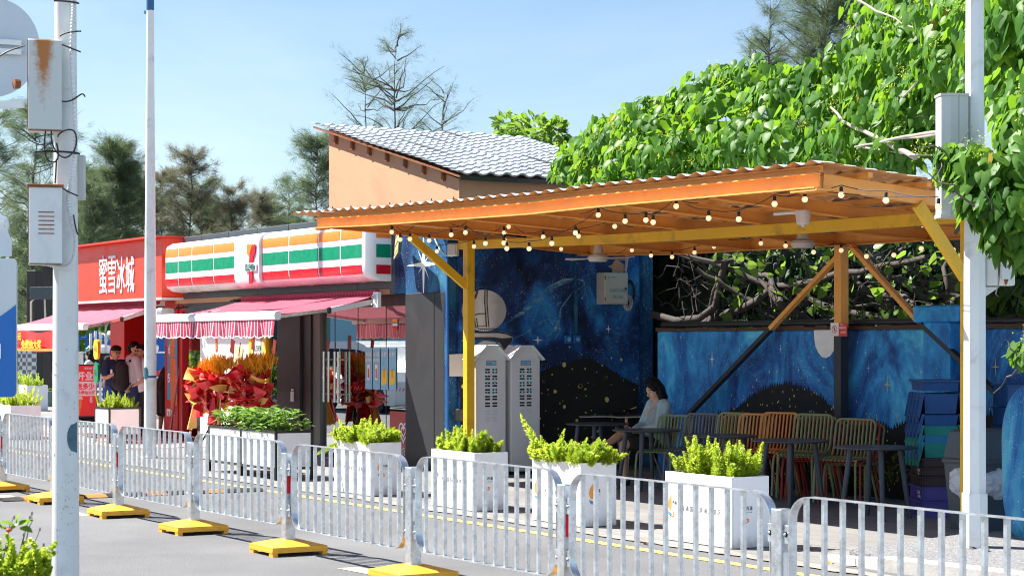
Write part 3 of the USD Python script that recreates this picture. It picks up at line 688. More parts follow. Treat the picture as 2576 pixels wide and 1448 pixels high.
# the whale of light, three brushed strokes of two tones
def stroke(pts, widths, f=w6):
    P = A([f(*p) for p in pts]); n_ = len(P); t = np.gradient(P, axis=0); t /= np.linalg.norm(t, axis=1, keepdims=True); nn = np.stack([-t[:, 1], t[:, 0]], 1)
    w = A(widths)[:, None] / 190 * .3108 / 1.59; return Polygon(np.vstack([P + nn * w, (P - nn * w)[::-1]])).buffer(0)
usdkit.material(stage, '/World/Looks/paint_whale', {'g': ('geometry', {}), 'mp': ('mapping', {'rotation': (.75, 0, 0), 'scale': (1., 2.2, 9.)}), 'n': ('noise_texture', {'scale': 1.6, 'detail': 7., 'roughness': .7, 'distortion': .5}), 'r': ('rgb_ramp', {'ramp': [(.30, (.03, .13, .24)), (.5, (.10, .30, .40)), (.65, (.30, .50, .55)), (.8, (.55, .65, .68))]}), 'al': ('map_range', {'from_min': .36, 'from_max': .70, 'to_min': .0, 'to_max': .9, 'clamp': True}), 'p': ('principled_bsdf', {'roughness': .7})}, [('g.position', 'mp.vector'), ('mp.vector', 'n.vector'), ('n.fac', 'r.fac'), ('n.fac', 'al.value'), ('al.result', 'p.alpha'), ('r.color', 'p.base_color')], surface='p.BSDF')
wall(st, 'painted_whale', [stroke([(1010, 640), (1250, 480), (1450, 300), (1620, 170), (1780, 80), (1930, 45), (2040, 75), (2055, 130), (1960, 190)], [4, 26, 44, 46, 32, 16, 9, 7, 3]),
    stroke([(1925, 190), (1840, 300), (1745, 430), (1730, 560), (1690, 690), (1560, 800)], [4, 8, 12, 16, 22, 6]),
    stroke([(1740, 400), (1700, 370), (1755, 345)], [2, 10, 3]), stroke([(1730, 640), (1735, 720), (1670, 830)], [4, 20, 3]),
    stroke([(1130, 820), (1300, 740), (1500, 600), (1640, 540)], [3, 10, 14, 3]), stroke([(1590, 480), (1600, 560), (1650, 640)], [18, 20, 4])], 'paint_whale', .001)
# bare render patch where paint has flaked under the fan
r = np.random.default_rng(3); c = wy((2300 + 440 * .3882) / 1.59, (650 + 1075 * .3882) / 1.59)
wall(st, 'flaked_patch', [Polygon([(c[0] + .16 * r.uniform(.5, 1.15) * math.cos(a), c[1] + .10 * r.uniform(.5, 1.2) * math.sin(a)) for a in np.linspace(0, 2 * PI, 26)[:-1]])], 'render_peach', .002)
# big star on the street mural
c = onY(1065, 665, 12.985)
m = MB(); m.poly(star(0, 0, .50, .62, .045, .0), S(c[0], 12.987, c[2]), S(1, 0), S(0, 0, 1)); m.poly(affinity.rotate(star(0, 0, .20, .28, .05), 38), S(c[0], 12.986, c[2]), S(1, 0), S(0, 0, 1)); part(st, 'painted_star', m, 'paint_star')

# pipe up the corner, electrics on the end wall
m = MB(); m.tube([(-23.32, 12.96, .02), (-23.32, 12.96, 3.6)], .018, 8)
for z in (.6, 1.45, 2.1, 2.9): m.lathe([(.018, -.02), (.026, -.02), (.026, .02), (.018, .02)], (-23.32, 12.96, z), 8)
single('corner_pipe', 'blue painted pipe running up the corner of the starry wall', 'pipe', m, 'blue_paint', True)
cyl = wy(1447, 850)
m = MB(); m.box((-23.279, cyl[0] - .022, cyl[1] + .06), (-23.25, cyl[0] + .022, 3.3)); 
t = thing('wall_sockets', 'blue painted double socket below its conduit on the whale mural', 'socket', S(-23.27, cyl[0], cyl[1]))
part(t, 'conduit', m, 'mural_front')
m = MB()
for s in (-1, 1):
    y0, z0 = wy(1437 + 11 * s, 853); m = MB(); m.box((-23.279, y0 - .062, z0 - .06), (-23.225, y0 + .062, z0 + .06), .008); part(t, 'socket_box', m, 'blue_paint')
    m = MB(); m.lathe([(.0, .0), (.03, 0), (.03, .012), (.024, .012), (.024, .004), (.0, .004)], (-23.225, y0, z0), 12, ry3(PI / 2)); part(t, 'socket_face', m, 'print_sky')

# telecom box with its lettering, cable coil
y0, z1 = wy(1500, 686); y1, z0 = wy(1559, 766)
t = thing('telecom_box', 'beige steel telecom box lettered GF/63 on the starry end wall', 'utility box', S(-23.2, (y0 + y1) / 2, z0))
m = MB(); m.box((-23.279, y0, z0), (-23.07, y1, z1), .008); bx = part(t, 'box_body', m, 'box_beige')
m = MB(); m.box((-23.068, y0 + .012, z0 + .012), (-23.055, y1 - .012, z1 - .012), .004); dr = part(t, 'box_door', m, 'box_beige')
m = MB(); m.lathe([(0, 0), (.014, 0), (.014, .012), (0, .012)], (-23.055, y1 - .05, (z0 + z1) / 2), 10, ry3(PI / 2)); part(dr, 'lock', m, 'metal_dark')
for z in (z0 + .07, z1 - .07):
    m = MB(); m.tube([(-23.06, y0 + .006, z - .025), (-23.06, y0 + .006, z + .025)], .009, 6); part(dr, 'hinge', m, 'rust')
m = MB(); u, v = S(0, 1), S(0, 0, 1)
m.poly(fit(glyphs('GF/63', .1, 1, False), .17, .052), S(-23.0535, y0 + .13, z0 + .075), u, v); m.poly(fit(glyphs('西涌社区新塱村', .1, 0), .30, .05), S(-23.0535, y0 + .08, z0 + .165), u, v)
m.poly(fit(glyphs('中国移动', .1, 1), .085, .02), S(-23.0535, y0 + .10, z1 - .075), u, v)
for k in range(3): m.poly(LineString([(.0 + k * .008, .0), (.01 + k * .008, .02), (.02 + k * .008, .03)]).buffer(.0028), S(-23.0535, y0 + .045, z1 - .085), u, v)
part(dr, 'lettering', m, 'print_blue')
m = MB(); c = wy(1567, 762); r = np.random.default_rng(4)
for k in range(9):
    a = np.linspace(0, 2 * PI, 22); rr = r.uniform(.055, .085); dz = r.normal(0, .012); m.tube(np.stack([np.full(22, -23.2 + r.uniform(0, .07)), c[0] + rr * .7 * np.cos(a) + r.normal(0, .006), c[1] + dz + rr * 1.25 * np.sin(a)], 1), .0045, 5, False)
for k in range(4):
    m.tube([(-23.22, c[0] - .02 + k * .012, c[1] + .05), (-23.24, c[0] + .02, c[1] + .35), (-23.25, c[0] + .03 + k * .02, c[1] + .75)], .004, 5)
single('cable_coil', 'grey coil of cable hanging beside the GF/63 box', 'cable', m, 'fan_white', True)
m = MB(); c = wy(1580, 735)
for k in range(6):
    a = np.linspace(0, 2 * PI, 22); rr = r.uniform(.10, .14); m.tube(np.stack([np.full(22, -23.26 + .004 * k), c[0] + rr * .7 * np.cos(a), c[1] + rr * 1.3 * np.sin(a)], 1), .008, 5, False)
single('cable_coil', 'black coil of cable on the wall right of the grey coil', 'cable', m, 'trunk_cable', True)

# pale end post where the end wall stops
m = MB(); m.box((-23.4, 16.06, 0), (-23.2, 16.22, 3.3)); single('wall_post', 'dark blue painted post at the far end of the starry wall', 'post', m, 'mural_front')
# ================================================================== SHOP SIGNS AND AWNINGS
# the striped light box: a bulging white shell in lengths, coloured panels set into it
t = thing('striped_sign', 'bulging white sign with orange, green and red stripes over the glass doors', 'shop sign', S(-29, 12.8, 3))
SX = [-33.55, -33.12, -32.60, -31.62, -30.55, -29.92, -29.30, -28.10, -26.85, -25.95, -25.10]
SX = [-33.6]
# boundaries of the lengths from the photograph, on the plane of the sign's face
w8 = lambda x, y, Y: onY((600 + x * .4835) / 1.59, (800 + y * .4835) / 1.59, Y)
bx_ = [w8(x, 500, 12.62)[0] for x in (142, 247, 360, 540, 735, 780, 905, 940, 1163, 1410, 1590, 1778)]
bx_[-1] = -25.12
zt, zb = 3.485, 2.62
def sy(v):  # outline of the shell from bottom (0) to top (1): distance it stands out from the wall
    return 13.0 - (.14 + .27 * (1 - abs(2 * v - 1) ** 8.) ** .5)
vs = np.concatenate([[0], np.linspace(.02, .98, 15), [1]])
def shell(x0, x1, ex=0.):
    m = MB(); P = []
    for x in (x0, x1): P.append(np.stack([np.full(len(vs), x), [sy(v) - ex for v in vs], zb + (zt - zb) * vs], 1))
    n_ = len(vs); V = np.vstack(P); m.add(V, [[i, n_ + i, n_ + i + 1, i + 1] for i in range(n_ - 1)])
    for k in (0, 1):
        c = P[k]; back = c.copy(); back[:, 1] = 13.0
        W = np.vstack([c, back]); F = [[i, i + 1, n_ + i + 1, n_ + i] if k == 0 else [i, n_ + i, n_ + i + 1, i + 1] for i in range(n_ - 1)]
        m.add(W, F)
    return m
def band(x0, x1, v0, v1, ex=.006):
    m = MB(); n_ = 6; vv = np.linspace(v0, v1, n_)
    V = np.vstack([np.stack([np.full(n_, x), [sy(v) - ex for v in vv], zb + (zt - zb) * vv], 1) for x in (x0, x1)])
    V2 = V.copy(); V2[:, 1] += .01
    F = [[i, n_ + i, n_ + i + 1, i + 1] for i in range(n_ - 1)]
    m.add(V, F); k_ = 2 * n_; W = np.vstack([V, V2]); ring = list(range(n_)) + list(range(2 * n_ - 1, n_ - 1, -1))
    m.add(W, [[ring[i], ring[(i + 1) % len(ring)], ring[(i + 1) % len(ring)] + k_, ring[i] + k_] for i in range(len(ring))])
    return m
for i in range(11):
    if i in (4, 6): continue
    x0, x1 = bx_[i], bx_[i + 1]
    if i == 5: x0, x1 = bx_[4], bx_[7]
    part(t, 'sign_shell', shell(x0 + .004, x1 - .004, .05 if i == 5 else 0), 'sign_white', 30)
    if i != 5:
        for v0, v1, c in ((.70, .86, 'sign_orange'), (.385, .60, 'sign_green'), (.115, .265, 'sign_red')):
            part(t, 'stripe_panel', band(x0 + .022, x1 - .022, v0, v1), c, 30)
# rounded return at the right end
m = MB(); nE = 8; V = []
for k in range(nE + 1):
    a = k / nE * PI / 2
    for v in vs:
        d = 13.0 - sy(v); r0 = min(.12, d); V.append([-25.12 + r0 * math.sin(a), 13.0 - d + r0 * (1 - math.cos(a)), zb + (zt - zb) * v])
n_ = len(vs); m.add(V, [[k * n_ + i, (k + 1) * n_ + i, (k + 1) * n_ + i + 1, k * n_ + i + 1] for k in range(nE) for i in range(n_ - 1)])
e = A(V[-n_:]); b_ = e.copy(); b_[:, 1] = 13.0; m.add(np.vstack([e, b_]), [[i, n_ + i, n_ + i + 1, i + 1] for i in range(n_ - 1)])
part(t, 'sign_shell', m, 'sign_white', 30)
for v0, v1, c in ((.70, .86, 'sign_orange'), (.385, .60, 'sign_green'), (.115, .265, 'sign_red')):
    m = MB(); m.add([[-24.994, 12.745, zb + (zt - zb) * v0], [-24.994, 12.975, zb + (zt - zb) * v0], [-24.994, 12.975, zb + (zt - zb) * v1], [-24.994, 12.745, zb + (zt - zb) * v1]], [[0, 1, 2, 3]]); part(t, 'stripe_panel', m, c)
# the numeral and the word on the central shell
y7 = sy(.5) - .06; w7s = lambda x, y: (lambda p: (p[0], p[2]))(w8(x, y, y7))
pts7 = Polygon([w7s(*p) for p in ((806, 368), (878, 362), (876, 385), (848, 455), (838, 520), (824, 520), (828, 470), (845, 420), (850, 395), (806, 400))])
top = Polygon([w7s(*p) for p in ((806, 368), (852, 364), (838, 410), (826, 450), (804, 450))])
arm = Polygon([w7s(*p) for p in ((855, 372), (876, 362), (873, 395), (872, 440), (858, 470), (852, 520), (850, 530), (824, 530), (826, 480), (836, 435), (848, 405))])
leg = Polygon([w7s(*p) for p in ((820, 592), (850, 590), (851, 690), (826, 693))])
for sh, c, nm in ((top, 'sign_orange', 'emblem_top'), (arm, 'sign_red', 'numeral_arm'), (leg, 'sign_red', 'numeral_leg')):
    m = MB(); m.poly(sh, S(0, y7, 0), S(1, 0), S(0, 0, 1), .012); part(t, nm, m, c)
a, b = w7s(797, 583), w7s(876, 524)
m = MB(); m.poly(sbox(a[0] - .03, a[1] - .012, b[0] + .04, b[1] + .012), S(0, y7 - .004, 0), S(1, 0), S(0, 0, 1), .010); wb = part(t, 'word_plate', m, 'sign_white')
m = MB(); m.poly(fit(glyphs('ELEVEn', .1, 3, False), b[0] - a[0], b[1] - a[1]), S(a[0], y7 - .016, a[1]), S(1, 0), S(0, 0, 1), .004); part(wb, 'lettering', m, 'sign_dark_green')

# the red light box
t = thing('red_sign', 'flat red shop sign with four white characters 蜜雪冰城', 'shop sign', S(-35.8, 12.7, 2.55))
xL, xR, z0, z1 = -38.3, -32.92, 2.545, 3.585
m = MB(); m.box((xL, 12.6, z0), (xR, 13.05, z1), .01); part(t, 'sign_box', m, 'red_sign')
m = MB(); m.box((xL - .01, 12.44, z1), (xR + .02, 13.05, z1 + .03)); part(t, 'top_lip', m, 'red_sign')
m = MB(); m.box((xL, 12.59, z0 - .04), (xR, 13.0, z0 - .004)); part(t, 'bottom_rail', m, 'conduit_white')
c0 = onY(250, 735, 12.595); c1 = onY(340, 636, 12.595)
wch = (c1[0] - c0[0]) / 4
for i, ch in enumerate('蜜雪冰城'):
    sh = fit(glyphs(ch, .5, 0, True, 120), wch * .90, .72 - .02 * i)
    m = MB(); m.poly(sh, S(c0[0] + i * wch + .02, 12.594, 2.66), S(1, 0), S(0, 0, 1), .012); part(t, 'character', m, 'print_white')

def awning(name, label, x0, x1, yb, zbk, yf, zf, cloth, armx, val=.24, left_only=False):
    t = thing(name, label, 'awning', S((x0 + x1) / 2, yb, zbk))
    def f(u, v):
        sag = -.05 * np.sin(PI * v) * 1. + .012 * np.sin(u * 37) * np.sin(PI * v)
        return np.stack([x0 + (x1 - x0) * u, yb + (yf - yb) * v, zbk + (zf - zbk) * v + sag], 1)
    part(t, 'cloth', MB().grid(f, 60, 14), cloth, True)
    m = MB()
    prof = [(yf + .02, zf + .045), (yf - .05, zf + .035), (yf - .075, zf - .01), (yf - .06, zf - .075), (yf - .03, zf - .085), (yf + .02, zf - .08), (yf + .03, zf)]
    n_ = len(prof); V = [[x, *p] for x in (x0 - .04, x1 + .04) for p in prof]
    m.add(V, [[i, n_ + i, n_ + (i + 1) % n_, (i + 1) % n_] for i in range(n_)]); m.hull(A(V[:n_]) - A([.004, 0, 0])) if False else None
    m.poly(Polygon([(p[0], p[1]) for p in prof]), S(x1 + .04, 0, 0), S(0, 1, 0), S(0, 0, 1), .006); m.poly(Polygon([(p[0], p[1]) for p in prof]), S(x0 - .046, 0, 0), S(0, 1, 0), S(0, 0, 1), .006)
    part(t, 'front_bar', m, 'white_paint', 40)
    # scalloped valance with waves
    if val:
        nx = 260; V = []; top = zf - .075
        for i in range(nx + 1):
            x = x0 + (x1 - x0) * i / nx; s = (x * 4.6) % 1
            bot = top - val - .035 * abs(math.sin(PI * s)) + .018
            for k in range(6):
                w = k / 5; V.append([x, yf - .035 + w * (.028 * math.sin(x * 9.) + .012 * math.sin(x * 23 + 1)) - .01, top + (bot - top) * w])
        va = part(t, 'valance', MB().add(V, [[i * 6 + k, (i + 1) * 6 + k, (i + 1) * 6 + k + 1, i * 6 + k + 1] for i in range(nx) for k in range(5)]), 'valance_cloth', True)
        m = MB()
        E_ = A(V)[5::6]; m.tube(E_[::2], .007, 5); part(va, 'binding', m, 'print_white', True)
    for xa in armx:
        a = S(xa, yb - .03, zbk - .10); mid = S(xa - .62 * (1 if xa > (x0 + x1) / 2 else -1) * .2, (yb + yf) / 2 + .1, (zbk + zf) / 2 - .10); b = S(xa, yf + .03, zf - .04)
        mid = (a + b) / 2 + S(.04, 0, -.02)
        m = MB(); m.beam(a, mid, .05, .075, bev=.008); ar = part(t, 'folding_arm', m, 'conduit_white'); m = MB(); m.beam(mid + (b - mid) * .03, b, .04, .055, bev=.008); part(t, 'fore_arm', m, 'steel')
        m = MB(); m.obox(mid, (.07, .07, .09), np.eye(3), .015); part(ar, 'elbow', m, 'metal_dark')
    m = MB(); m.tube([(x0 + .02, yb - .01, zbk + .02), (x1 - .02, yb - .01, zbk + .02)], .045, 10); part(t, 'roller', m, cloth)
    return t
t = awning('awning', 'raspberry pink striped awning over the flower stands', -30.05, -25.2, 12.9, 2.44, 11.33, 2.15, 'awning_cloth', (-25.26, -29.6))
# bracket at its right end
m = MB(); m.box((-25.17, 12.78, 2.25), (-25.02, 12.84, 2.47), .006); br = part(t, 'end_bracket', m, 'white_paint')
m = MB(); m.lathe([(0, 0), (.035, 0), (.035, .03), (.015, .035), (.015, .05), (0, .05)], (-25.11, 12.78, 2.40), 12, rx3(PI / 2)); m.lathe([(.012, -.004), (.02, 0), (.02, .01), (.012, .014)], (-25.11, 12.775, 2.29), 10, rx3(PI / 2))
a = np.linspace(0, 2 * PI, 14); m.tube(np.stack([-25.15 + .018 * np.cos(a), np.full(14, 12.75), 2.32 + .04 * np.sin(a)], 1), .006, 5, False); part(br, 'crank_eye', m, 'steel')
for x in (-30.4, -27.3):
    m = MB(); m.box((x - .07, 12.9, 2.42), (x + .07, 12.985, 2.47)); m.tube([(x - .09, 12.86, 2.43), (x - .02, 12.9, 2.44)], .02, 8); part(t, 'wall_bracket', m, 'metal_dark')
t2 = awning('awning', 'pink awning with a red banner on its front at the red shop', -38.6, -33.85, 12.9, 2.46, 11.55, 2.06, 'awning_back', (-33.95,), val=0)
# banner tied along its front
t = thing('banner', 'red and gold lucky draw banner hanging from the pink awning of the red shop', 'banner', S(-36, 11.45, 1.6))
def bf(u, v):
    x = -38.4 + 4.3 * u; return np.stack([x, 11.44 + .03 * np.sin(x * 4) * (1 - v), 1.60 + .36 * v + .02 * np.sin(x * 3)], 1)
m = MB().grid(bf, 40, 8); bp = part(t, 'cloth', m, 'print_red', True)
m = MB()
for s_, x, z, w, h in (('消费满15元', -38.25, 1.80, 1.15, .15), ('免费抽大奖', -37.1, 1.64, 1.2, .17), ('消费满', -34.85, 1.66, .3, .2)):
    m = MB(); m.poly(affinity.skew(fit(glyphs(s_, .2, 2), w, h), 10), S(x, 11.395, z), S(1, 0), S(0, 0, 1), .003); part(bp, 'lettering', m, 'print_yellow')
m = MB(); m.poly(sbox(0, 0, 4.0, .045), S(-38.35, 11.40, 1.60), S(1, 0), S(0, 0, 1)); part(bp, 'gold_edge', m, 'print_orange')
m = MB().grid(lambda u, v: np.stack([-34.35 + .28 * u, 11.43 + .05 * np.sin(u * 5), 1.48 + .50 * v - .10 * u * (1 - v)], 1), 8, 6); part(bp, 'loose_end', m, 'print_white', True)

# small hanging light box between the shops (emblem left out, cone kept plain)
t = thing('hanging_light_box', 'small red light box with rounded white rim hanging between the two shops', 'shop sign', S(-32.6, 12.75, 2.2))
R_ = S(.30, 0, .0)
ux = S(.62, -.78); u0 = S(-32.75, 12.75, 1.93)
m = MB(); m.poly(rrect(-.02, -.02, .42, .42, .06), u0, ux, S(0, 0, 1), .09); rb = part(t, 'case', m, 'white_paint')
m = MB(); m.poly(rrect(.0, .0, .40, .40, .05), u0 + np.cross(ux, S(0, 0, 1)) * .092, ux, S(0, 0, 1), .01); part(t, 'face', m, 'red_sign')
m = MB(); fo = u0 + np.cross(ux, S(0, 0, 1)) * .106
m.poly(union_all([Point(.09, .29).buffer(.028), Point(.09, .325).buffer(.02), Point(.095, .35).buffer(.01)]), fo, ux, S(0, 0, 1)); part(t, 'ice_cream', m, 'print_white')
m = MB(); m.poly(Polygon([(.062, .265), (.118, .265), (.09, .16)]), fo, ux, S(0, 0, 1)); part(t, 'cone', m, 'print_yellow')
m = MB(); m.beam(u0 + S(0.05, .0, .42), u0 + S(.05, .25, .45), .03, .03); m.tube([u0 + S(.1, 0, .42), u0 + S(.15, .03, .5), u0 + S(.25, .1, .46), u0 + S(.3, .2, .46)], .012, 6); part(t, 'bracket', m, 'metal_dark')

# ================================================================== THE ORANGE CANOPY
t = thing('canopy', 'orange steel canopy with corrugated roof on yellow columns over the tables', 'canopy', S(-18, 13))
CN = t
Xf = [-22.91, -20.78, -19.30, -17.73, -16.19, -14.77, -13.15]
def zf(x): return float(np.interp(x, [-23.2, -22.9, -21.4, -17.8, -16.5, -13.2], [3.215, 3.20, 3.155, 3.09, 3.09, 3.058]))
def yY(x): return 12.92 + (x + 22.9) / 9.75 * -.38           # line of the yellow beam
def zyel(x): return float(np.interp(x, [-22.9, -18.9, -15.56, -13.45], [3.095, 2.994, 2.947, 2.930]))
YB = 14.95
def zback(x): return float(np.interp(x, [-23, -21, -15], [2.95, 2.88, 2.84]))
def zcross(x, y):
    """underside of the cross beams"""
    y0, y1 = 10.9, yY(x)
    if y <= y1: return zf(x) + (zyel(x) - zf(x)) * (y - y0) / (y1 - y0)
    return zyel(x) + (zback(x) - .0 - zyel(x)) * (y - y1) / (YB - y1)
def channel(m, pts, h, w, side=1, up=S(0, 0, 1), tk=.012):
    """a C section along pts: web plus two flanges"""
    for a, b in zip(pts[:-1], pts[1:]):
        a, b = A(a), A(b); d = (b - a) / np.linalg.norm(b - a); sd = np.cross(d, up); sd /= np.linalg.norm(sd); sd = sd * side
        m.beam(a + up * h / 2 + sd * tk / 2, b + up * h / 2 + sd * tk / 2, tk, h)
        m.beam(a + up * tk / 2 + sd * (w / 2 + tk), b + up * tk / 2 + sd * (w / 2 + tk), w, tk); m.beam(a + up * (h - tk / 2) + sd * (w / 2 + tk), b + up * (h - tk / 2) + sd * (w / 2 + tk), w, tk)
xs = [-23.0, -22.2, -21.4, -19.6, -17.8, -16.5, -14.8, -13.12]
m = MB(); channel(m, [(x, 10.9, zf(x)) for x in xs], .13, .055, 1); part(t, 'front_beam', m, 'beam_orange')
m = MB(); channel(m, [(x, 10.93, zf(x) + .138) for x in xs], .055, .03, 1); part(t, 'front_rail', m, 'beam_orange')
m = MB(); m.box((-23.08, 10.86, zf(-23) - .02), (-22.86, 11.0, zf(-23) - .002)); m.box((-13.45, 10.84, zf(-13.2) - .022), (-13.1, 11.0, zf(-13.2) - .002)); part(t, 'end_plate', m, 'beam_orange')
for i, x in enumerate(Xf):
    m = MB(); ys = [10.96, yY(x) - .9, yY(x), 14.0, YB - .02]
    channel(m, [(x, y, zcross(x, y) + .002) for y in ys], .13, .05, 1 if i < 6 else -1); part(t, 'cross_beam', m, 'beam_orange')
m = MB()
for a, b in zip([-22.9, -18.9, -15.56], [-18.9, -15.56, -13.15]):
    m.beam((a, yY(a), zyel(a) - .058), (b, yY(b), zyel(b) - .058), .07, .112)
part(t, 'yellow_beam', m, 'beam_yellow')
m = MB(); channel(m, [(x, YB, zback(x)) for x in (-23.1, -21, -18, -15, -12.6)], .15, .05, 1); part(t, 'rear_beam', m, 'beam_orange')
for y in np.linspace(11.35, 14.7, 6):
    m = MB()
    for a, b in zip(xs[:-1], xs[1:]): m.beam((a, y, zcross(a, y) + .158), (b + (.12 if b == xs[-1] else 0), y, zcross(b, y) + .158), .05, .045)
    part(t, 'purlin', m, 'beam_orange')
# columns and braces
for x, yy in ((-22.62, 12.89), (-13.15, 12.63)):
    m = MB(); m.box((x - .058, yy - .058, 0.0), (x + .058, yy + .058, zyel(x) - .004), .006); part(t, 'column', m, 'beam_yellow')
    dy_ = .88 if x < -20 else .61; ztop = zcross(x, yy - dy_); zl = 2.50 if x < -20 else 2.33
    m = MB(); m.beam((x, yy - .05, zl), (x, yy - dy_, ztop - .004), .06, .10, (0, 0, 1)); part(t, 'brace', m, 'beam_yellow')
xc = -17.53
m = MB(); m.box((xc - .06, YB - .14, 1.93), (xc + .06, YB - .02, zback(xc)), .005); pc = part(t, 'column', m, 'beam_orange', label='orange steel column in front of the moon mural')
m = MB(); m.box((xc - .061, YB - .141, 0.0), (xc + .061, YB - .019, 1.93), .005); part(pc, 'painted_foot', m, 'rail_dark')
pA = lambda x, y: onY(x, y, YB - .10)
for (a, b, c) in (((2106, 648), (1940, 826), (1735, 1040)), ((2142, 618), (2310, 806), (2520, 1000))):
    m = MB(); m.beam(pA(*a), pA(*b), .05, .07, (0, 1, 0)); pb = part(t, 'brace', m, 'beam_orange'); m = MB(); m.beam(pA(*b), pA(*c), .05, .071, (0, 1, 0)); part(pb, 'painted_length', m, 'rail_dark')
# roof: sheets side by side, corrugated along their length, stepped like tiles
def sheet(x0, x1, lap):
    per, amp = .235, .017; nx = int((x1 - x0) / per * 8); ys = []
    for k in range(19):
        y = 10.78 + k * .235; ys += [(y, .0), (y + .228, .012)]
    X = np.linspace(x0, x1, nx + 1); V = []
    for y, dz in ys:
        for x in X:
            V.append([x, y, zcross(max(-23.2, min(x, -13.1)), y) + .205 + amp * math.sin(2 * PI * x / per) + dz + lap])
    n_ = nx + 1; F = [[j * n_ + i, j * n_ + i + 1, (j + 1) * n_ + i + 1, (j + 1) * n_ + i] for j in range(len(ys) - 1) for i in range(nx)]
    return MB().add(V, F), A(V), F
usdkit.material(stage, '/World/Looks/roof_sheet', {'g': ('geometry', {}), 'n': ('noise_texture', {'scale': 3., 'detail': 6.}), 'r': ('rgb_ramp', {'ramp': [(.3, (.40, .44, .48)), (.7, (.56, .60, .64))]}), 'x': ('mix_color', {'b': (.66, .36, .15)}), 'p': ('principled_bsdf', {'roughness': .45})},
    [('g.position', 'n.vector'), ('n.fac', 'r.fac'), ('r.color', 'x.a'), ('g.backfacing', 'x.fac'), ('x.result', 'p.base_color')], surface='p.BSDF')
cuts = [-23.55, -22.6, -21.65, -20.7, -19.75, -18.8, -17.85, -16.9, -15.95, -15.0, -14.05, -12.95]
for i in range(len(cuts) - 1):
    m, V, F = sheet(cuts[i] - .03, cuts[i + 1], .006 * (i % 2)); part(t, 'roof_sheet', m, 'roof_sheet', 50)
m = MB()
for x in np.arange(-23.2, -13, .52): m.lathe([(.0, .0), (.016, 0), (.016, .012), (.006, .016), (.006, .035), (0, .036)], (x, 10.95, zf(x) + .238), 8)
part(t, 'roof_screw', m, 'metal_dark')
m = MB(); m.box((-20.2, 15.05, 3.10), (-15.5, 15.2, 3.32)); single('dark_gutter', 'dark steel gutter along the back of the orange canopy roof', 'gutter', m, 'rail_dark')

# festoon lights: bulbs on drooping cables
wb5 = lambda x, y: ((1500 + x * .3882) / 1.59, (850 + y * .3882) / 1.59)
wb3 = lambda x, y: ((2300 + x * .3882) / 1.59, (650 + y * .3882) / 1.59)
wb2 = lambda x, y: ((3200 + x * .3481) / 1.59, (650 + y * .3481) / 1.59)
rows = [
 (11.05, [wb5(*p) for p in ((172, 200), (260, 277))] ),
 (11.05, [wb5(*p) for p in ((360, 272), (557, 287), (785, 228))]),
 (11.05, [wb5(*p) for p in ((932, 205), (1138, 317), (1328, 312), (1358, 370), (1588, 372), (1822, 317), (2065, 208))]),
 (11.05, [wb3(*p) for p in ((240, 540), (516, 603), (730, 592), (805, 615), (1043, 450))]),
 (11.05, [wb3(*p) for p in ((1377, 573), (1687, 583), (2056, 426))]),
 (11.05, [wb3(2368, 380), wb2(473, 372), wb2(988, 435), wb2(1590, 510)]),
 (12.2, [wb5(*p) for p in ((638, 398), (1020, 348), (1330, 207), (1377, 145), (1336, 285))]),
 (12.2, [wb5(1733, 250), wb5(2097, 243), wb5(2470, 142)]),
 (14.2, [wb5(1318, 370), wb5(1342, 358), wb5(1513, 470), wb5(1918, 375), wb5(2293, 355)]),
 (14.6, [wb3(*p) for p in ((586, 903), (783, 957), (1000, 972), (1231, 926), (1432, 865), (1915, 832), (2170, 857), (2458, 923))]),
 (14.7, [wb2(*p) for p in ((155, 1030), (473, 1008), (763, 1077), (1078, 1063), (1392, 987), (1758, 1003))]),
]
def bulb(t):
    m = MB(); m.lathe([(0, -.030), (.012, -.028), (.022, -.020), (.029, -.008), (.030, .002), (.026, .016), (.016, .026), (.014, .030)], (0, 0, 0), 14); part(t, 'globe', m, 'bulb', True)
    m = MB(); m.lathe([(.015, .026), (.017, .034), (.017, .07), (.011, .078), (.0, .08)], (0, 0, 0), 10); part(t, 'socket', m, 'black_rubber', True)
bp = proto('festoon_bulb', bulb)
ROWN = ['of the pair at the left front corner of the canopy', 'of the three by the top of the left yellow brace', 'on the long cable drooping over the yellow beam', 'of the five under the middle of the front beam', 'of the three right of the middle of the front beam', 'at the right front corner of the canopy', 'on the cable passing the left yellow column', 'of the three above the yellow beam', 'of those below the yellow beam by the whale mural', 'on the left half of the rear beam', 'on the right half of the rear beam']
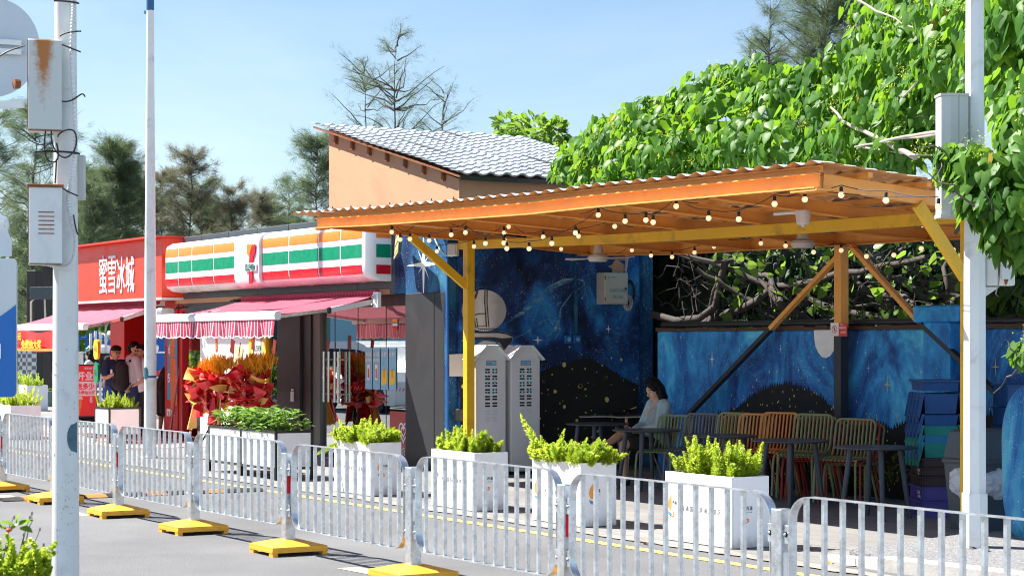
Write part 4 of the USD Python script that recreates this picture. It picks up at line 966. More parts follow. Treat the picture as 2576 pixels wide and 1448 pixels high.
for k, (Y, pts) in enumerate(rows):
    P = [onY(*p, Y) for p in pts]
    ords = ['first', 'second', 'third', 'fourth', 'fifth', 'sixth', 'seventh', 'eighth']
    for i_, p in enumerate(sorted(P, key=lambda q: (q - CAM) @ RT / ((q - CAM) @ FW))):
        s_ = .90
        place(bp, ords[i_] + ' bulb from the left ' + ROWN[k], 'light bulb', p, rng.uniform(0, 6), 'festoon bulbs under the canopy', (s_, s_, s_))
    if len(P) > 1 and k not in (8,):
        P = sorted(P, key=lambda q: q[0]); m = MB(); up = S(0, 0, .082)
        line = [S(P[0][0] - .35, Y, zcross(P[0][0] - .3, Y) - .01)]
        for q in P: line.append(q + up)
        xe = min(P[-1][0] + .35, -13.2); line.append(S(xe, Y, zcross(xe, Y) - .01))
        L = []
        for a, b in zip(line[:-1], line[1:]):
            for s in np.linspace(0, 1, 6)[:-1]: L.append(a + (b - a) * s + S(0, 0, -.018 * math.sin(PI * s)))
        L.append(line[-1]); m.tube(L, .0042, 5)
        single('festoon_cable', ['black festoon cable at the left front corner of the orange canopy', 'short black festoon cable by the left yellow brace', 'long black festoon cable drooping over the yellow beam', 'black festoon cable under the middle of the front beam', 'black festoon cable right of the middle of the front beam', 'black festoon cable at the right front corner of the orange canopy', 'black festoon cable crossing in front of the left yellow column', 'black festoon cable above the yellow beam', '', 'black festoon cable along the left half of the rear beam', 'black festoon cable along the right half of the rear beam'][k], 'cable', m, 'trunk_cable', True)
# ceiling fans
def fan(label, p, blades, bag=False, up=.45):
    p = A(p); t = thing('ceiling_fan', label, 'fan', p)
    m = MB(); m.tube([p + S(0, 0, .08), p + S(0, 0, up)], .012, 8); part(t, 'rod', m, 'metal_dark')
    m = MB(); m.lathe([(0, .19), (.045, .19), (.05, .16), (.075, .07), (.12, .05), (.12, .035), (.135, .03), (.135, .0), (.11, -.03), (.0, -.035)], p, 24); part(t, 'motor', m, 'plastic_bag' if bag else 'fan_white', 40)
    for a in blades:
        R = rz3(a); m = MB(); P = [[.1, -.02, .0], [.1, .02, .0], [.55, -.06, -.01], [.55, .055, .012], [.62, .0, 0]]
        V = []
        for q in P: V += [A(q), A(q) + S(0, 0, .006)]
        m.hull(A(V) @ R.T + p + S(0, 0, .01)); part(t, 'blade', m, 'fan_white')
    return t
fan('pale ceiling fan with thin blades hanging in front of the GF/63 box', onY(1505, 652, 14.0), (.25, .25 + PI * .98, 1.9))
fan('ceiling fan motor wrapped in a crumpled bag near the orange column', onY(2020, 617, 14.2), ())
t = thing('camera_dome', 'pale grey dome camera on a pipe under the canopy roof', 'camera', onY(2020, 545, 12.0)); p = t.loc
m = MB(); m.lathe([(.07, .06), (.072, .03), (.062, -.06), (.05, -.075), (.02, -.08), (.018, -.10), (0, -.10)], p, 20); part(t, 'housing', m, 'fan_white', 40)
m = MB(); m.tube([p + S(-.04, .0, .05), p + S(-.55, .1, .06)], .018, 8); part(t, 'pipe', m, 'conduit_white', True)
# floodlights
t = thing('floodlight', 'dark floodlight with six yellow lenses left of the left yellow brace', 'floodlight', onY(1007, 615, 12.7)); p = onY(1007, 615, 12.75)
ux, uz = S(.87, -.35, .13), S(-.05, .12, .99); ux /= np.linalg.norm(ux); nz = np.cross(ux, uz); nz /= np.linalg.norm(nz); uz = np.cross(nz, ux)
m = MB(); m.poly(sbox(-.26, -.15, .26, .15), p, ux, uz, .04); part(t, 'case', m, 'lamp_housing')
m = MB(); m.poly(sbox(-.27, -.16, .27, .16).difference(sbox(-.25, -.14, .25, .14)), p + nz * .04, ux, uz, .012); part(t, 'rim', m, 'box_beige')
for i in range(3):
    for j in range(2):
        m = MB(); c = p + ux * (-.155 + i * .155) + uz * (-.065 + j * .13); a = np.linspace(0, 2 * PI, 9)[:-1]; m.poly(Polygon(np.stack([.055 * np.cos(a), .055 * np.sin(a)], 1)), c + nz * .04, ux, uz, .012); part(t, 'lens', m, 'led_yellow')
t = thing('floodlight', 'small square white floodlight high beside the corner pipe', 'floodlight', onY(1140, 628, 12.85)); p = t.loc
m = MB(); m.obox(p, (.16, .07, .17), rz3(.4), .012); part(t, 'case', m, 'box_white')
m = MB(); m.obox(p + rz3(.4) @ S(0, -.038, 0), (.13, .01, .14), rz3(.4)); part(t, 'glass', m, 'speaker_grey')
m = MB(); m.tube([p + S(-.02, 0, -.085), p + S(-.2, 0, -.07), p + S(-.5, .05, .05), p + S(-.75, .1, .25), p + S(-.8, .12, .3)], .008, 6); part(t, 'cable', m, 'conduit_white', True)

# ================================================================== THE LOW MURAL WALL BEHIND THE TABLES
WY = 15.0
t = thing('mural_wall', 'low wall painted with a moon, stars and fir hills behind the stacked chairs', 'wall', S(-17, WY)); MW = t
m = MB(); m.box((-21.35, WY, 0), (-8.5, WY + .16, 1.90), .012); part(t, 'wall_panel', m, 'mural_back')
m = MB()
for i in range(60):
    x = -21.35 + i * .215; h_ = rng.uniform(.03, .055); m.box((x, WY - .02 + rng.uniform(-.01, .01), 1.9), (x + .216, WY + .18, 1.9 + h_))
part(t, 'coping', m, 'coping')
def pb(x, y): p = onY(x, y, WY - .003); return p[0], p[2]
z5 = lambda x, y: pb((3000 + x * .795) / 1.59, (1152 + y * .795) / 1.59)
z2 = lambda x, y: pb((3200 + x * .3481) / 1.59, (1300 + y * .3481) / 1.59)
z4 = lambda x, y: pb((2500 + x * .3108) / 1.59, (1500 + y * .3108) / 1.59)
def bwall(name, polys, mt, lift):
    m = MB()
    for p in polys: m.poly(p, S(0, WY - .002 - lift, 0), S(1, 0), S(0, 0, 1))
    part(MW, name, m, mt)
moon = Polygon([z2(*p) for p in ((158, 42), (163, 150), (178, 240), (208, 310), (250, 362), (300, 378), (350, 350), (390, 290), (412, 200), (420, 110), (420, 42))])
bwall('painted_moon', [moon], 'paint_moon', .002)
hb = [(1395, 460), (1450, 420), (1560, 350), (1650, 270), (1720, 230), (1900, 150), (2060, 130), (2200, 150), (2330, 210), (2480, 270), (2574, 330)]
H = [z4(*p) for p in hb] + [z2(*p) for p in ((150, 830), (300, 900), (420, 1000), (500, 1080), (600, 1110), (760, 1140), (940, 1165), (1050, 1195), (1160, 1160), (1280, 1100), (1430, 1040), (1480, 970), (1700, 1000), (2200, 1050), (2560, 1000))]
H = [(H[0][0] - .6, H[0][1] - .15)] + H
H = [p for i, p in enumerate(H) if i == 0 or p[0] > H[i - 1][0]]
bwall('painted_hill', [Polygon(hill(H, 5, .045, .085) + [(H[-1][0], .02), (H[0][0], .02)]).buffer(0)], 'paint_hill', .003)
r = np.random.default_rng(8); ff = []
for i in range(330):
    x = r.uniform(H[0][0] + .3, H[-1][0] - .1); top = np.interp(x, [p[0] for p in H], [p[1] for p in H]); z = r.uniform(.1, top + .25); a = r.uniform(.006, .014)
    ff.append(affinity.scale(Point(x, z).buffer(a, quad_segs=2), .8, 1.25))
bwall('painted_firefly', ff, 'paint_gold', .0045)
st_ = []
for f, x, y, a, b, d in ((z2, 42, 210, 14, 30, 0), (z2, 280, 490, 34, 62, 0), (z2, 757, 315, 30, 48, .02), (z2, 787, 492, 36, 82, .028), (z2, 1393, 542, 26, 54, 0), (z2, 1650, 385, 26, 46, 0), (z2, 663, 198, 16, 22, 0), (z2, 1458, 190, 10, 24, 0),
    (z2, 1465, 28, 12, 22, 0), (z2, 155, 648, 8, 18, 0), (z2, 702, 775, 9, 16, 0)):
    c = f(x, y); k_ = .3481 / 1.59 / 235; st_.append(star(*c, a * k_, b * k_, .08, d * .5))
z44 = lambda x, y: pb((2000 + x * .795) / 1.59, (1152 + y * .795) / 1.59)
for x, y, a, b in ((1068, 357, 24, 48), (908, 245, 7, 14), (840, 300, 7, 14), (1206, 312, 7, 14), (968, 345, 7, 12), (825, 440, 6, 10), (876, 568, 6, 10), (908, 345, 5, 9)):
    c = z44(x, y); k_ = .795 / 1.59 / 225; st_.append(star(*c, a * k_, b * k_, .09))
for x, y, a, b in ((155, 305, 14, 32), (186, 275, 6, 10), (270, 280, 6, 14), (98, 420, 8, 16), (247, 410, 9, 22), (374, 398, 16, 28)):
    c = z5(x, y); k_ = .795 / 1.59 / 235; st_.append(star(*c, a * k_, b * k_, .09))
bwall('painted_star', st_, 'paint_star', .005)
bwall('painted_gold_star', [star(*z2(1006, 682), .055, .12, .09), star(*z2(2250, 478), .055, .11, .09)], 'paint_gold', .005)
# painted shrubs at the foot
sh = []
for i in range(520):
    x = r.uniform(-18.4, -15.4); z = r.uniform(.25, .75) * (.7 + .3 * math.sin(x * 3)); a = r.uniform(0, PI); sh.append(affinity.rotate(affinity.scale(Point(x, z).buffer(.022, quad_segs=2), 1.3, .5), math.degrees(a)))
bwall('painted_leaf', sh, 'paint_grass', .004)
# peeled paint near the ground
bwall('peeled_patch', [Polygon([(x + r.uniform(.01, .05) * math.cos(a), z + r.uniform(.01, .06) * math.sin(a)) for a in np.linspace(0, 2 * PI, 12)[:-1]]) for x, z in [(r.uniform(-16.2, -15.2), r.uniform(.03, .3)) for _ in range(16)]], 'paint_tower', .0055)
m = MB(); m.tube([(-21.3, WY + .05, 1.985), (-8.6, WY + .05, 1.985)], .035, 8); single('wall_pipe', 'dark pipe lying along the top of the low mural wall', 'pipe', m, 'rail_dark', True)
# blue pier with a cap on the wall
t = thing('pier', 'blue starry pier with a wider cap rising from the low mural wall', 'pier', S(-15.5, 14.9))
p0, p1 = onY(2318, 808, 14.8), onY(2402, 808, 14.8)
m = MB(); m.box((p0[0], 14.82, 0), (p1[0] - .1, 15.0, 1.97), .008); part(t, 'shaft', m, 'mural_back')
m = MB(); m.box((p0[0] - .08, 14.74, 1.972), (p1[0] + .1, 15.1, 2.15), .02); part(t, 'cap', m, 'mural_back')
# no-litter sign on the orange column
t = thing('litter_sign', 'red and white no littering sign on the orange column by the moon', 'sign', onY(2108, 828, YB - .15)); p = t.loc
m = MB(); m.box((p[0] - .12, p[1] - .008, p[2] - .075), (p[0] + .02, p[1], p[2] + .075)); a_ = part(t, 'white_half', m, 'print_white'); m = MB(); m.box((p[0] + .021, p[1] - .008, p[2] - .08), (p[0] + .165, p[1], p[2] + .07)); b_ = part(t, 'red_half', m, 'print_red')
m = MB(); m.poly(union_all([Point(0, 0).buffer(.045).difference(Point(0, 0).buffer(.037)), LineString([(-.03, .03), (.03, -.03)]).buffer(.004)]), S(p[0] - .05, p[1] - .01, p[2]), S(1, 0), S(0, 0, 1)); part(a_, 'ban_ring', m, 'print_red')
m = MB(); m.poly(union_all([Point(0, .02).buffer(.008), sbox(-.008, -.02, .008, .012)]), S(p[0] - .05, p[1] - .0095, p[2]), S(1, 0), S(0, 0, 1)); part(a_, 'figure', m, 'print_dark')
m = MB(); m.poly(fit(glyphs('请把垃圾扔', .1, 1), .12, .026), S(p[0] + .032, p[1] - .01, p[2] + .005), S(1, 0), S(0, 0, 1)); part(b_, 'lettering', m, 'print_white'); m = MB(); m.poly(fit(glyphs('入垃圾桶', .1, 1), .10, .026), S(p[0] + .045, p[1] - .01, p[2] - .045), S(1, 0), S(0, 0, 1)); part(b_, 'lettering', m, 'print_white'); m = MB(); m.poly(fit(glyphs('温馨提示', .1, 0), .06, .014), S(p[0] + .05, p[1] - .01, p[2] + .045), S(1, 0), S(0, 0, 1)); part(b_, 'lettering', m, 'print_white')

# weathered green sheet wall behind the tangle of branches
t = thing('sheet_wall', 'weathered dark green sheet metal wall behind the bare branches', 'wall', S(-20, 18.2))
for i in range(17):
    x = -30.3 + i * 1.1; m = MB(); m.box((x + .006, 18.2 + .015 * (i % 2), 0), (x + 1.094, 18.26 + .015 * (i % 2), 3.05 + .05 * (i % 3))); part(t, 'sheet', m, 'green_wall')
m = MB(); m.tube([(-27, 18.12, 2.75), (-11.6, 18.12, 2.72)], .035, 8); part(t, 'rail', m, 'green_wall', True)

# ================================================================== PEACH BUILDING WITH TILED ROOF
t = thing('peach_building', 'peach rendered upper storey with a steep grey tile effect roof behind the shop', 'building', S(-30, 16))
GY, X0, X1 = 15.6, -32.46, -27.68
m = MB(); m.poly(Polygon([(X0, 3.36), (X1, 3.36), (X1, 4.36), (X0, 5.60)]), S(0, GY, 0), S(1, 0), S(0, 0, 1), .0)
m.quad(S(X1, GY, 3.36), S(X1, 19.6, 3.36), S(X1, 19.6, 4.36), S(X1, GY, 4.36)); m.quad(S(X0, 19.6, 3.36), S(X0, GY, 3.36), S(X0, GY, 5.6), S(X0, 19.6, 5.6)); m.poly(Polygon([(X0, 3.36), (X1, 3.36), (X1, 4.36), (X0, 5.60)]), S(0, 19.6, 0), S(1, 0), S(0, 0, 1), .0)
part(t, 'wall', m, 'render_peach')
m = MB(); m.box((X1 - .014, GY - .012, 3.36), (X1 + .012, GY + .01, 4.35)); part(t, 'corner_bead', m, 'render_peach')
sl = (4.40 - 5.66) / (X1 + .25 - (X0 - .32)); z0_ = 5.70
RX0, RX1, RY0, RY1 = X0 - .36, X1 + .30, GY - .19, 19.8
def zroof(x): return z0_ + sl * (x - RX0)
per = .29; ny = int((RY1 - RY0) / per * 8); Yg = np.linspace(RY0, RY1, ny + 1)
step = .235; nst = int((RX1 - RX0) / step) + 1
# tile-effect sheets, five across: each row of tiles lips over the one below
edges = np.linspace(RY0, RY1, 6)
for s_ in range(5):
    yy = np.linspace(edges[s_], edges[s_ + 1] + .03, 50); V = []; rows_ = []
    for k in range(nst):
        xa = RX0 + k * step; xb = min(RX1, xa + step)
        if xa >= RX1: break
        rows_ += [(xa, .0), (xb - .006, .030)]
    for x, dz in rows_:
        sag = .012 * math.sin(s_ * 2.1 + x * 1.7)
        for y in yy:
            w = math.sin(2 * PI * y / per); w = w if w > 0 else w * .45
            V.append([x, y, zroof(x) + dz + .030 * w + sag + .005 * (s_ % 2)])
    n_ = len(yy); F = [[j * n_ + i, (j + 1) * n_ + i, (j + 1) * n_ + i + 1, j * n_ + i + 1] for j in range(len(rows_) - 1) for i in range(n_ - 1)]
    part(t, 'roof_sheet', MB().add(V, F), 'tile_grey', 40)
for k in range(7):
    x = X0 + .35 + k * .66
    m = MB(); z = zroof(x) - .10; m.box((x - .03, GY - .06, z - .14), (x + .03, GY - .003, z + .02)); part(t, 'purlin_end', m, 'rust')
m = MB(); m.beam((RX0 + .02, RY0 + .05, zroof(RX0) - .045), (RX1 - .02, RY0 + .05, zroof(RX1) - .045), .03, .03); part(t, 'verge_board', m, 'rust')
m = MB(); m.box((RX1 - .12, GY - .1, zroof(RX1) - .09), (RX1 - .07, 19.5, zroof(RX1) - .02)); part(t, 'eaves_board', m, 'metal_dark')

# ================================================================== CHARGING CABINETS
def locker(t):
    w, d, h = .225, .13, 1.535
    m = MB(); m.box((-d, -w, 0.05), (d, w, h), .006); body = part(t, 'body', m, 'locker_white')
    m = MB(); m.poly(Polygon([(-w, h - .01), (w, h - .01), (w, h + .0), (.10, h + .165), (-.10, h + .165), (-w, h)]), S(d - .004, 0, 0), S(0, 1, 0), S(0, 0, 1), .002); part(t, 'gable', m, 'locker_white')
    for a, b in (((-.268, h - .005), (-.095, h + .172)), ((-.10, h + .172), (.10, h + .172)), ((.095, h + .172), (.268, h - .005))):
        m = MB(); m.beam(S(0, (a[0] + b[0]) / 2, (a[1] + b[1]) / 2) - S(d + .02, 0, 0), S(0, (a[0] + b[0]) / 2, (a[1] + b[1]) / 2) + S(d + .05, 0, 0), math.hypot(b[0] - a[0], b[1] - a[1]) + .016, .018, (0, -(b[1] - a[1]), b[0] - a[0])); part(t, 'roof_panel', m, 'locker_white')
    m = MB(); m.box((-d + .02, -w + .02, 0), (d - .02, w - .02, .05)); part(t, 'plinth', m, 'metal_dark')
    m = MB(); m.poly(rrect(-.075, 1.455, .075, 1.515, .006), S(d + .001, 0, 0), S(0, 1, 0), S(0, 0, 1), .004); sc = part(t, 'screen', m, 'print_dark')
    m = MB(); m.poly(rrect(-.069, 1.461, .069, 1.509, .004), S(d + .0055, 0, 0), S(0, 1, 0), S(0, 0, 1)); part(sc, 'display', m, 'print_sky')
    m = MB(); m.poly(fit(glyphs('五倍快充', .1, 1), .085, .022), S(d + .0065, -.064, 1.472), S(0, 1, 0), S(0, 0, 1)); part(sc, 'lettering', m, 'print_dark')
    zs = [1.40 - .0885 * (i // 2) - .036 * (i % 2) for i in range(12)]
    for i, z in enumerate(zs + [.855, .819, .766, .730]):
        for y in (-.055, .055):
            m = MB(); m.poly(rrect(y - .038, z - .011, y + .038, z + .011, .010), S(d + .0008, 0, 0), S(0, 1, 0), S(0, 0, 1), .003)
            sp = part(t, 'slot', m, 'black_rubber' if i < 12 else 'plastic_bag')
            if i < 8 and (i + (y > 0)) % 3: m = MB(); m.box((d + .0042, y - .004, z - .004), (d + .0055, y + .004, z + .004)); part(sp, 'led', m, 'led_dot')
lk = proto('charging_cabinet', locker)
place(lk, 'white charging cabinet with house shaped top nearest the left yellow column', 'charging cabinet', S(-22.73, 13.215))
place(lk, 'white charging cabinet with house shaped top standing right of its twin', 'charging cabinet', S(-22.73, 13.745))
m = MB(); m.ball((-22.73, 13.70, 1.72), .05, 2, (1.2, 1.5, .6)); single('crumpled_cloth', 'crumpled blue cloth lying on the right charging cabinet', 'cloth', m, 'blue_paint', True)
# small black boxes left of the cabinets
m = MB(); m.box((-23.27, 13.02, .70), (-23.12, 13.16, .87), .01); single('meter_box', 'small black box low on the starry wall left of the yellow column', 'utility box', m, 'metal_dark')
# ================================================================== STREET FURNITURE
FYY = 6.93
def barrier_post(t, red):
    m = MB(); P = []
    for s, z in ((.245, .075), (.245, .045), (.085, .118)): P += [[a * s, b * s, z] for a in (-1, 1) for b in (-1, 1)]
    m.hull(P); ft = part(t, 'foot', m, 'yellow_foot')
    m = MB()
    for a in (-1, 1):
        for b in (-1, 1): m.hull([[a * x, b * y, z] for x in (.165, .245) for y in (.20, .245) for z in (.0, .05)] + [[a * .18, b * .245, 0]])
        m.box((-.245 * 1, a * .245 - .004, .03), (.245, a * .245 + .004, .05)); m.box((a * .245 - .004, -.245, .03), (a * .245 + .004, .245, .05))
    part(ft, 'foot_pad', m, 'yellow_foot')
    m = MB(); m.box((-.045, -.045, .1), (.045, .045, .835), .004); part(t, 'upright', m, 'galvanised')
    for z in (.36, .70):
        for sx in (-1, 1):
            m = MB(); m.box((sx * .046, -.030, z - .05), (sx * .092, -.024, z + .05), .001); hp = part(t, 'hinge_plate', m, 'galvanised')
            m = MB(); m.lathe([(0, -.008), (.016, -.008), (.016, .0), (.008, .0), (.008, .016), (.0, .017)], (sx * .07, -.030, z), 8, rx3(PI / 2)); part(hp, 'bolt', m, 'steel')
    if red:
        m = MB(); m.box((.0455, -.032, .50), (.0475, .032, .645)); part(t, 'reflector', m, 'red_reflector')
    else:
        m = MB(); m.box((.0455, -.03, .44), (.047, .032, .60)); pl = part(t, 'label_plate', m, 'print_white')
        m = MB(); m.poly(affinity.rotate(fit(glyphs('ENN', .1, 2, False), .034, .018), 90, origin=(0, 0)), S(.0476, .022, .455), S(0, 1, 0), S(0, 0, 1)); m.poly(Point(0, 0).buffer(.009), S(.0476, .012, .58), S(0, 1, 0), S(0, 0, 1)); part(pl, 'lettering', m, 'print_red')
pr = proto('barrier_post', barrier_post, True); pw = proto('barrier_post', barrier_post, False)
W2, ZB, ZT = 1.83, .215, .92
def barrier_panel(t):
    """a flat bar bent round into a loop with wide corners, upright square bars inside"""
    def ring(off):
        h = W2 / 2 - off; r = .15 - off; pts = []
        for cx, cz, a0 in ((h - r, ZT - off - r, 0), (-h + r, ZT - off - r, PI / 2), (-h + r, ZB + off + r, PI), (h - r, ZB + off + r, 3 * PI / 2)):
            for a in np.linspace(a0, a0 + PI / 2, 9): pts.append((cx + r * math.cos(a), cz + r * math.sin(a)))
        return A(pts)
    o, i = ring(0), ring(.006); n = len(o); V = []
    for y in (-.028, .028):
        for q in (o, i): V += [[p[0], y, p[1]] for p in q]
    F = []
    for k in range(n):
        j = (k + 1) % n
        F += [[k, j, 2 * n + j, 2 * n + k], [n + j, n + k, 3 * n + k, 3 * n + j], [j, k, n + k, n + j], [2 * n + k, 2 * n + j, 3 * n + j, 3 * n + k]]
    part(t, 'loop', MB().add(V, A(F)[:, ::-1]), 'galvanised', 40)
    for x in np.linspace(-W2 / 2 + .11, W2 / 2 - .11, 13):
        m = MB(); m.box((x - .0125, -.0125, ZB + .007), (x + .0125, .0125, ZT - .007), .002); br = part(t, 'bar', m, 'galvanised')
pp = proto('crowd_barrier', barrier_panel)
ORD = ['first', 'second', 'third', 'fourth', 'fifth', 'sixth', 'seventh']
xs_ = [-6.45, -8.666, -10.884, -12.99, -15.2, -17.3, -19.32, -21.32, -23.3, -25.3, -27.3, -29.3, -31.3, -33.3, -35.3]
fence_y = lambda x: 6.93 if x < -12 else 6.93 + (x + 12) * .0
wl_post = {-8.666: 'barrier post at the lower right whose foot is out of the picture', -10.884: 'barrier post with red reflector in front of the third white planter from the left',
    -12.99: 'barrier post with ENN label standing on the yellow foot cut by the bottom edge', -15.2: 'barrier post with red reflector in front of the black framed long planter and first fern', -17.3: 'barrier post with ENN label left of the reflector post by the cable ramp end',
    -19.32: 'barrier post with red reflector just right of the near grey pole', -21.32: 'barrier post half hidden by the near grey pole', -23.3: 'barrier post at the left picture edge on its yellow foot'}
for i, x in enumerate(xs_):
    place(pr if i % 2 == 0 else pw, wl_post.get(x, ORD[i - 9] + ' barrier post on a yellow foot beyond the left edge of the view' if x < -24 else 'galvanised barrier post beyond the right edge of the view'), 'barrier post', S(x, 6.93, 0), rng.normal(0, .03), 'barrier posts along the road' if x in wl_post else None)
wl_pan = ['barrier panel at the right in front of the white pole', 'barrier panel in front of the right hand fern planter', 'barrier panel in front of the planter below the left yellow column', 'barrier panel in front of the fern planter by the glass doors', 'barrier panel in front of the long black framed planter', 'barrier panel in front of the thin lamp pole', 'barrier panel partly behind the near grey pole', 'barrier panel at the left edge before the row of far planters']
for i in range(len(xs_) - 1):
    place(pp, wl_pan[i - 0] if i < 8 else ORD[i - 8] + ' barrier panel beyond the left edge of the view', 'barrier panel', S((xs_[i] + xs_[i + 1]) / 2, 6.93, rng.normal(0, .006)), rng.normal(0, .008), 'barrier panels along the road', (((xs_[i] - xs_[i + 1]) - .17) / W2, 1, 1))

# ---- planters
def planter_mesh(t, w, d, h, logo=True, front='西涌国际滨海旅游区', side=True):
    w, d = w / 2, d / 2
    m = MB(); tk = .022
    m.box((-w, -d, .012), (w, -d + tk, h), .003); m.box((-w, d - tk, .012), (w, d, h), .003); m.box((-w, -d + tk, .012), (-w + tk, d - tk, h - .0005)); m.box((w - tk, -d + tk, .012), (w, d - tk, h - .0005)); m.box((-w + tk, -d + tk, .012), (w - tk, d - tk, .03))
    b = part(t, 'box', m, 'planter_white')
    m = MB(); m.box((-w + .03, -d + .03, 0), (w - .03, d - .03, .012)); part(t, 'base', m, 'black_rubber')
    m = MB()
    def soil(u, v): return np.stack([-w + tk + (2 * w - 2 * tk) * u, -d + tk + (2 * d - 2 * tk) * v, h - .03 + .012 * np.sin(u * 21) * np.cos(v * 13)], 1)
    part(t, 'soil', m.grid(soil, 16, 8), 'soil')
    if logo:
        sail = Polygon([(0, 0), (.012, .05), (.05, .10), (.052, .0), (.046, -.05), (.02, -.045)]); wave = Polygon([(-.0, -.055), (.06, -.075), (.03, -.10), (.014, -.085)]); curl = LineString([(.03, -.092), (.06, -.098), (.085, -.09), (.09, -.07), (.078, -.06), (.068, -.068), (.074, -.076)]).buffer(.005)
        for o, u in ((S(-w + .05, -d - .0015, h * .52), S(1, 0)),) + (((S(w + .0015, -d * .55, h * .52), S(0, 1)),) if side else ()):
            for sh, c in ((sail, 'print_orange'), (wave, 'print_blue'), (curl, 'sign_orange')):
                m = MB(); m.poly(sh, o, u, S(0, 0, 1)); part(b, 'emblem', m, c)
            m = MB(); m.poly(affinity.translate(fit(glyphs('西涌', .1, 1), .065, .034), .062, .01), o, u, S(0, 0, 1)); m.poly(affinity.translate(fit(glyphs('XICHONG', .1, 0, False), .065, .010), .062, -.012), o, u, S(0, 0, 1)); part(b, 'lettering', m, 'print_dark')
        m = MB(); tx = fit(glyphs('　'.join(front) if False else ' '.join(front), .1, 0), w * 2 * .60, .048); m.poly(tx, S(-w + .24, -d - .0015, h * .46), S(1, 0), S(0, 0, 1)); part(b, 'lettering', m, 'print_dark')

# ---- foxtail fern: upright plumes set all round with fine needle leaves
def plume(V, F, base, direc, L, r0, rg, n=150):
    d = A(direc, float); d /= np.linalg.norm(d); u = np.cross(d, [.3, .9, .2]); u /= np.linalg.norm(u); w = np.cross(d, u); bend = rg.normal(0, .10, 2)
    for i in range(n):
        s = rg.uniform(.04, 1); a = rg.uniform(0, 2 * PI); r = r0 * (1 - s ** 2.6) * (.55 + .45 * min(1, s * 5)) + .008
        c = A(base) + d * L * s + (u * bend[0] + w * bend[1]) * L * s * s
        o = u * math.cos(a) + w * math.sin(a); tip = c + o * r * rg.uniform(.7, 1.1) + d * r * rg.uniform(.4, 1.0)
        sd = np.cross(o, d); q = .0045 + .003 * rg.random(); mid = c + (tip - c) * .55
        k = len(V); V += [c, mid + sd * q * 1.6, tip, mid - sd * q * 1.6]; F += [[k, k + 1, k + 2], [k, k + 2, k + 3]]
def fern(t, w, d, n, hmin, hmax, seed, spiky=.3, dens=170, out=.5):
    rg = np.random.default_rng(seed); stems = MB()
    big = []
    V, F = [], []
    for i in range(n):
        b = A([rg.uniform(-w / 2, w / 2), rg.uniform(-d / 2, d / 2), -.02]); ang = rg.uniform(0, 2 * PI); e = abs(rg.normal(0, out * .7))
        dr = A([b[0] / w * 2 * out + math.cos(ang) * e * .6, b[1] / d * 1.2 * out + math.sin(ang) * e * .6, 1.])
        L = rg.uniform(hmin, hmax) * (1.25 if rg.random() < spiky else .8)
        if rg.random() < spiky and len(big) < 26:
            v, f = [], []; plume(v, f, b, dr, L, rg.uniform(.032, .044), rg, int(dens * 1.4)); big.append((v, f))
        else: plume(V, F, b, dr, L, rg.uniform(.042, .062), rg, dens)
        dd = dr / np.linalg.norm(dr); stems.tube([b, b + dd * L * .6], [.004, .002], 4, False)
    if F: part(t, 'foliage', MB().add(V, F), 'leaf_fern')
    for v, f in big: part(t, 'plume', MB().add(v, f), 'leaf_fern')
    part(t, 'stems', stems, 'stem_green')
H_ = .615
def mkplanter(name, w, d, h, logo, front): return proto(name, planter_mesh, w, d, h, logo, front)
PW, PD = .96, .46
plA = mkplanter('planter', .97, .40, H_, True, '西涌国际滨海旅游区'); plB = mkplanter('planter', .92, .40, H_, True, '西涌滨海旅游度假区')
rowp = [(-20.70, plB, 'white planter with a broad fern in front of the glass doors'), (-18.32, plA, 'white planter in front of the white charging cabinets, below the left yellow column'), (-16.27, plB, 'white planter with a bushy fern at the left of the round tables'), (-13.97, plA, 'white planter nearest the camera, before the third round table')]
ferns = [dict(w=.80, d=.34, n=210, hmin=.16, hmax=.30, seed=1, spiky=.10, out=.95), dict(w=.82, d=.26, n=86, hmin=.13, hmax=.24, seed=2, spiky=.4, out=.25), dict(w=.84, d=.34, n=230, hmin=.16, hmax=.29, seed=3, spiky=.08, out=.9), dict(w=.84, d=.28, n=84, hmin=.15, hmax=.30, seed=4, spiky=.4, out=.28)]
fl = ['broad dense fern spilling over the planter before the glass doors', 'short upright fern in the planter before the charging cabinets', 'bushy fern with one long plume stretching left, by the seated woman', 'tall spiky yellow green fern in the planter nearest the camera']
fp = []
for (x, pt, lab), fk, l2 in zip(rowp, ferns, fl):
    place(pt, lab, 'planter', S(x, 10.24 + .20, 0), rng.normal(0, .012), 'white planters with the resort name along the pavement')
    k_ = proto('foxtail_fern', lambda t, kw=fk: fern(t, **kw)); fp.append(k_)
    place(k_, l2, 'plant', S(x, 10.44, H_ - .02), 0, 'ferns in the white planters')
m_v, m_f = [], []; plume(m_v, m_f, S(-16.62, 10.35, H_ + .05), S(-.75, -.25, .62), .52, .05, np.random.default_rng(5), 260)
single('fern_plume', 'long fern plume stretching up to the left out of the bushy fern', 'plant', MB().add(m_v, m_f), 'leaf_fern')
m_v, m_f = [], []; plume(m_v, m_f, S(-21.05, 10.3, H_), S(-.35, -.45, -.35), .36, .045, np.random.default_rng(6), 220)
single('fern_plume', 'fern plume hanging over the left front corner of the planter by the doors', 'plant', MB().add(m_v, m_f), 'leaf_fern')

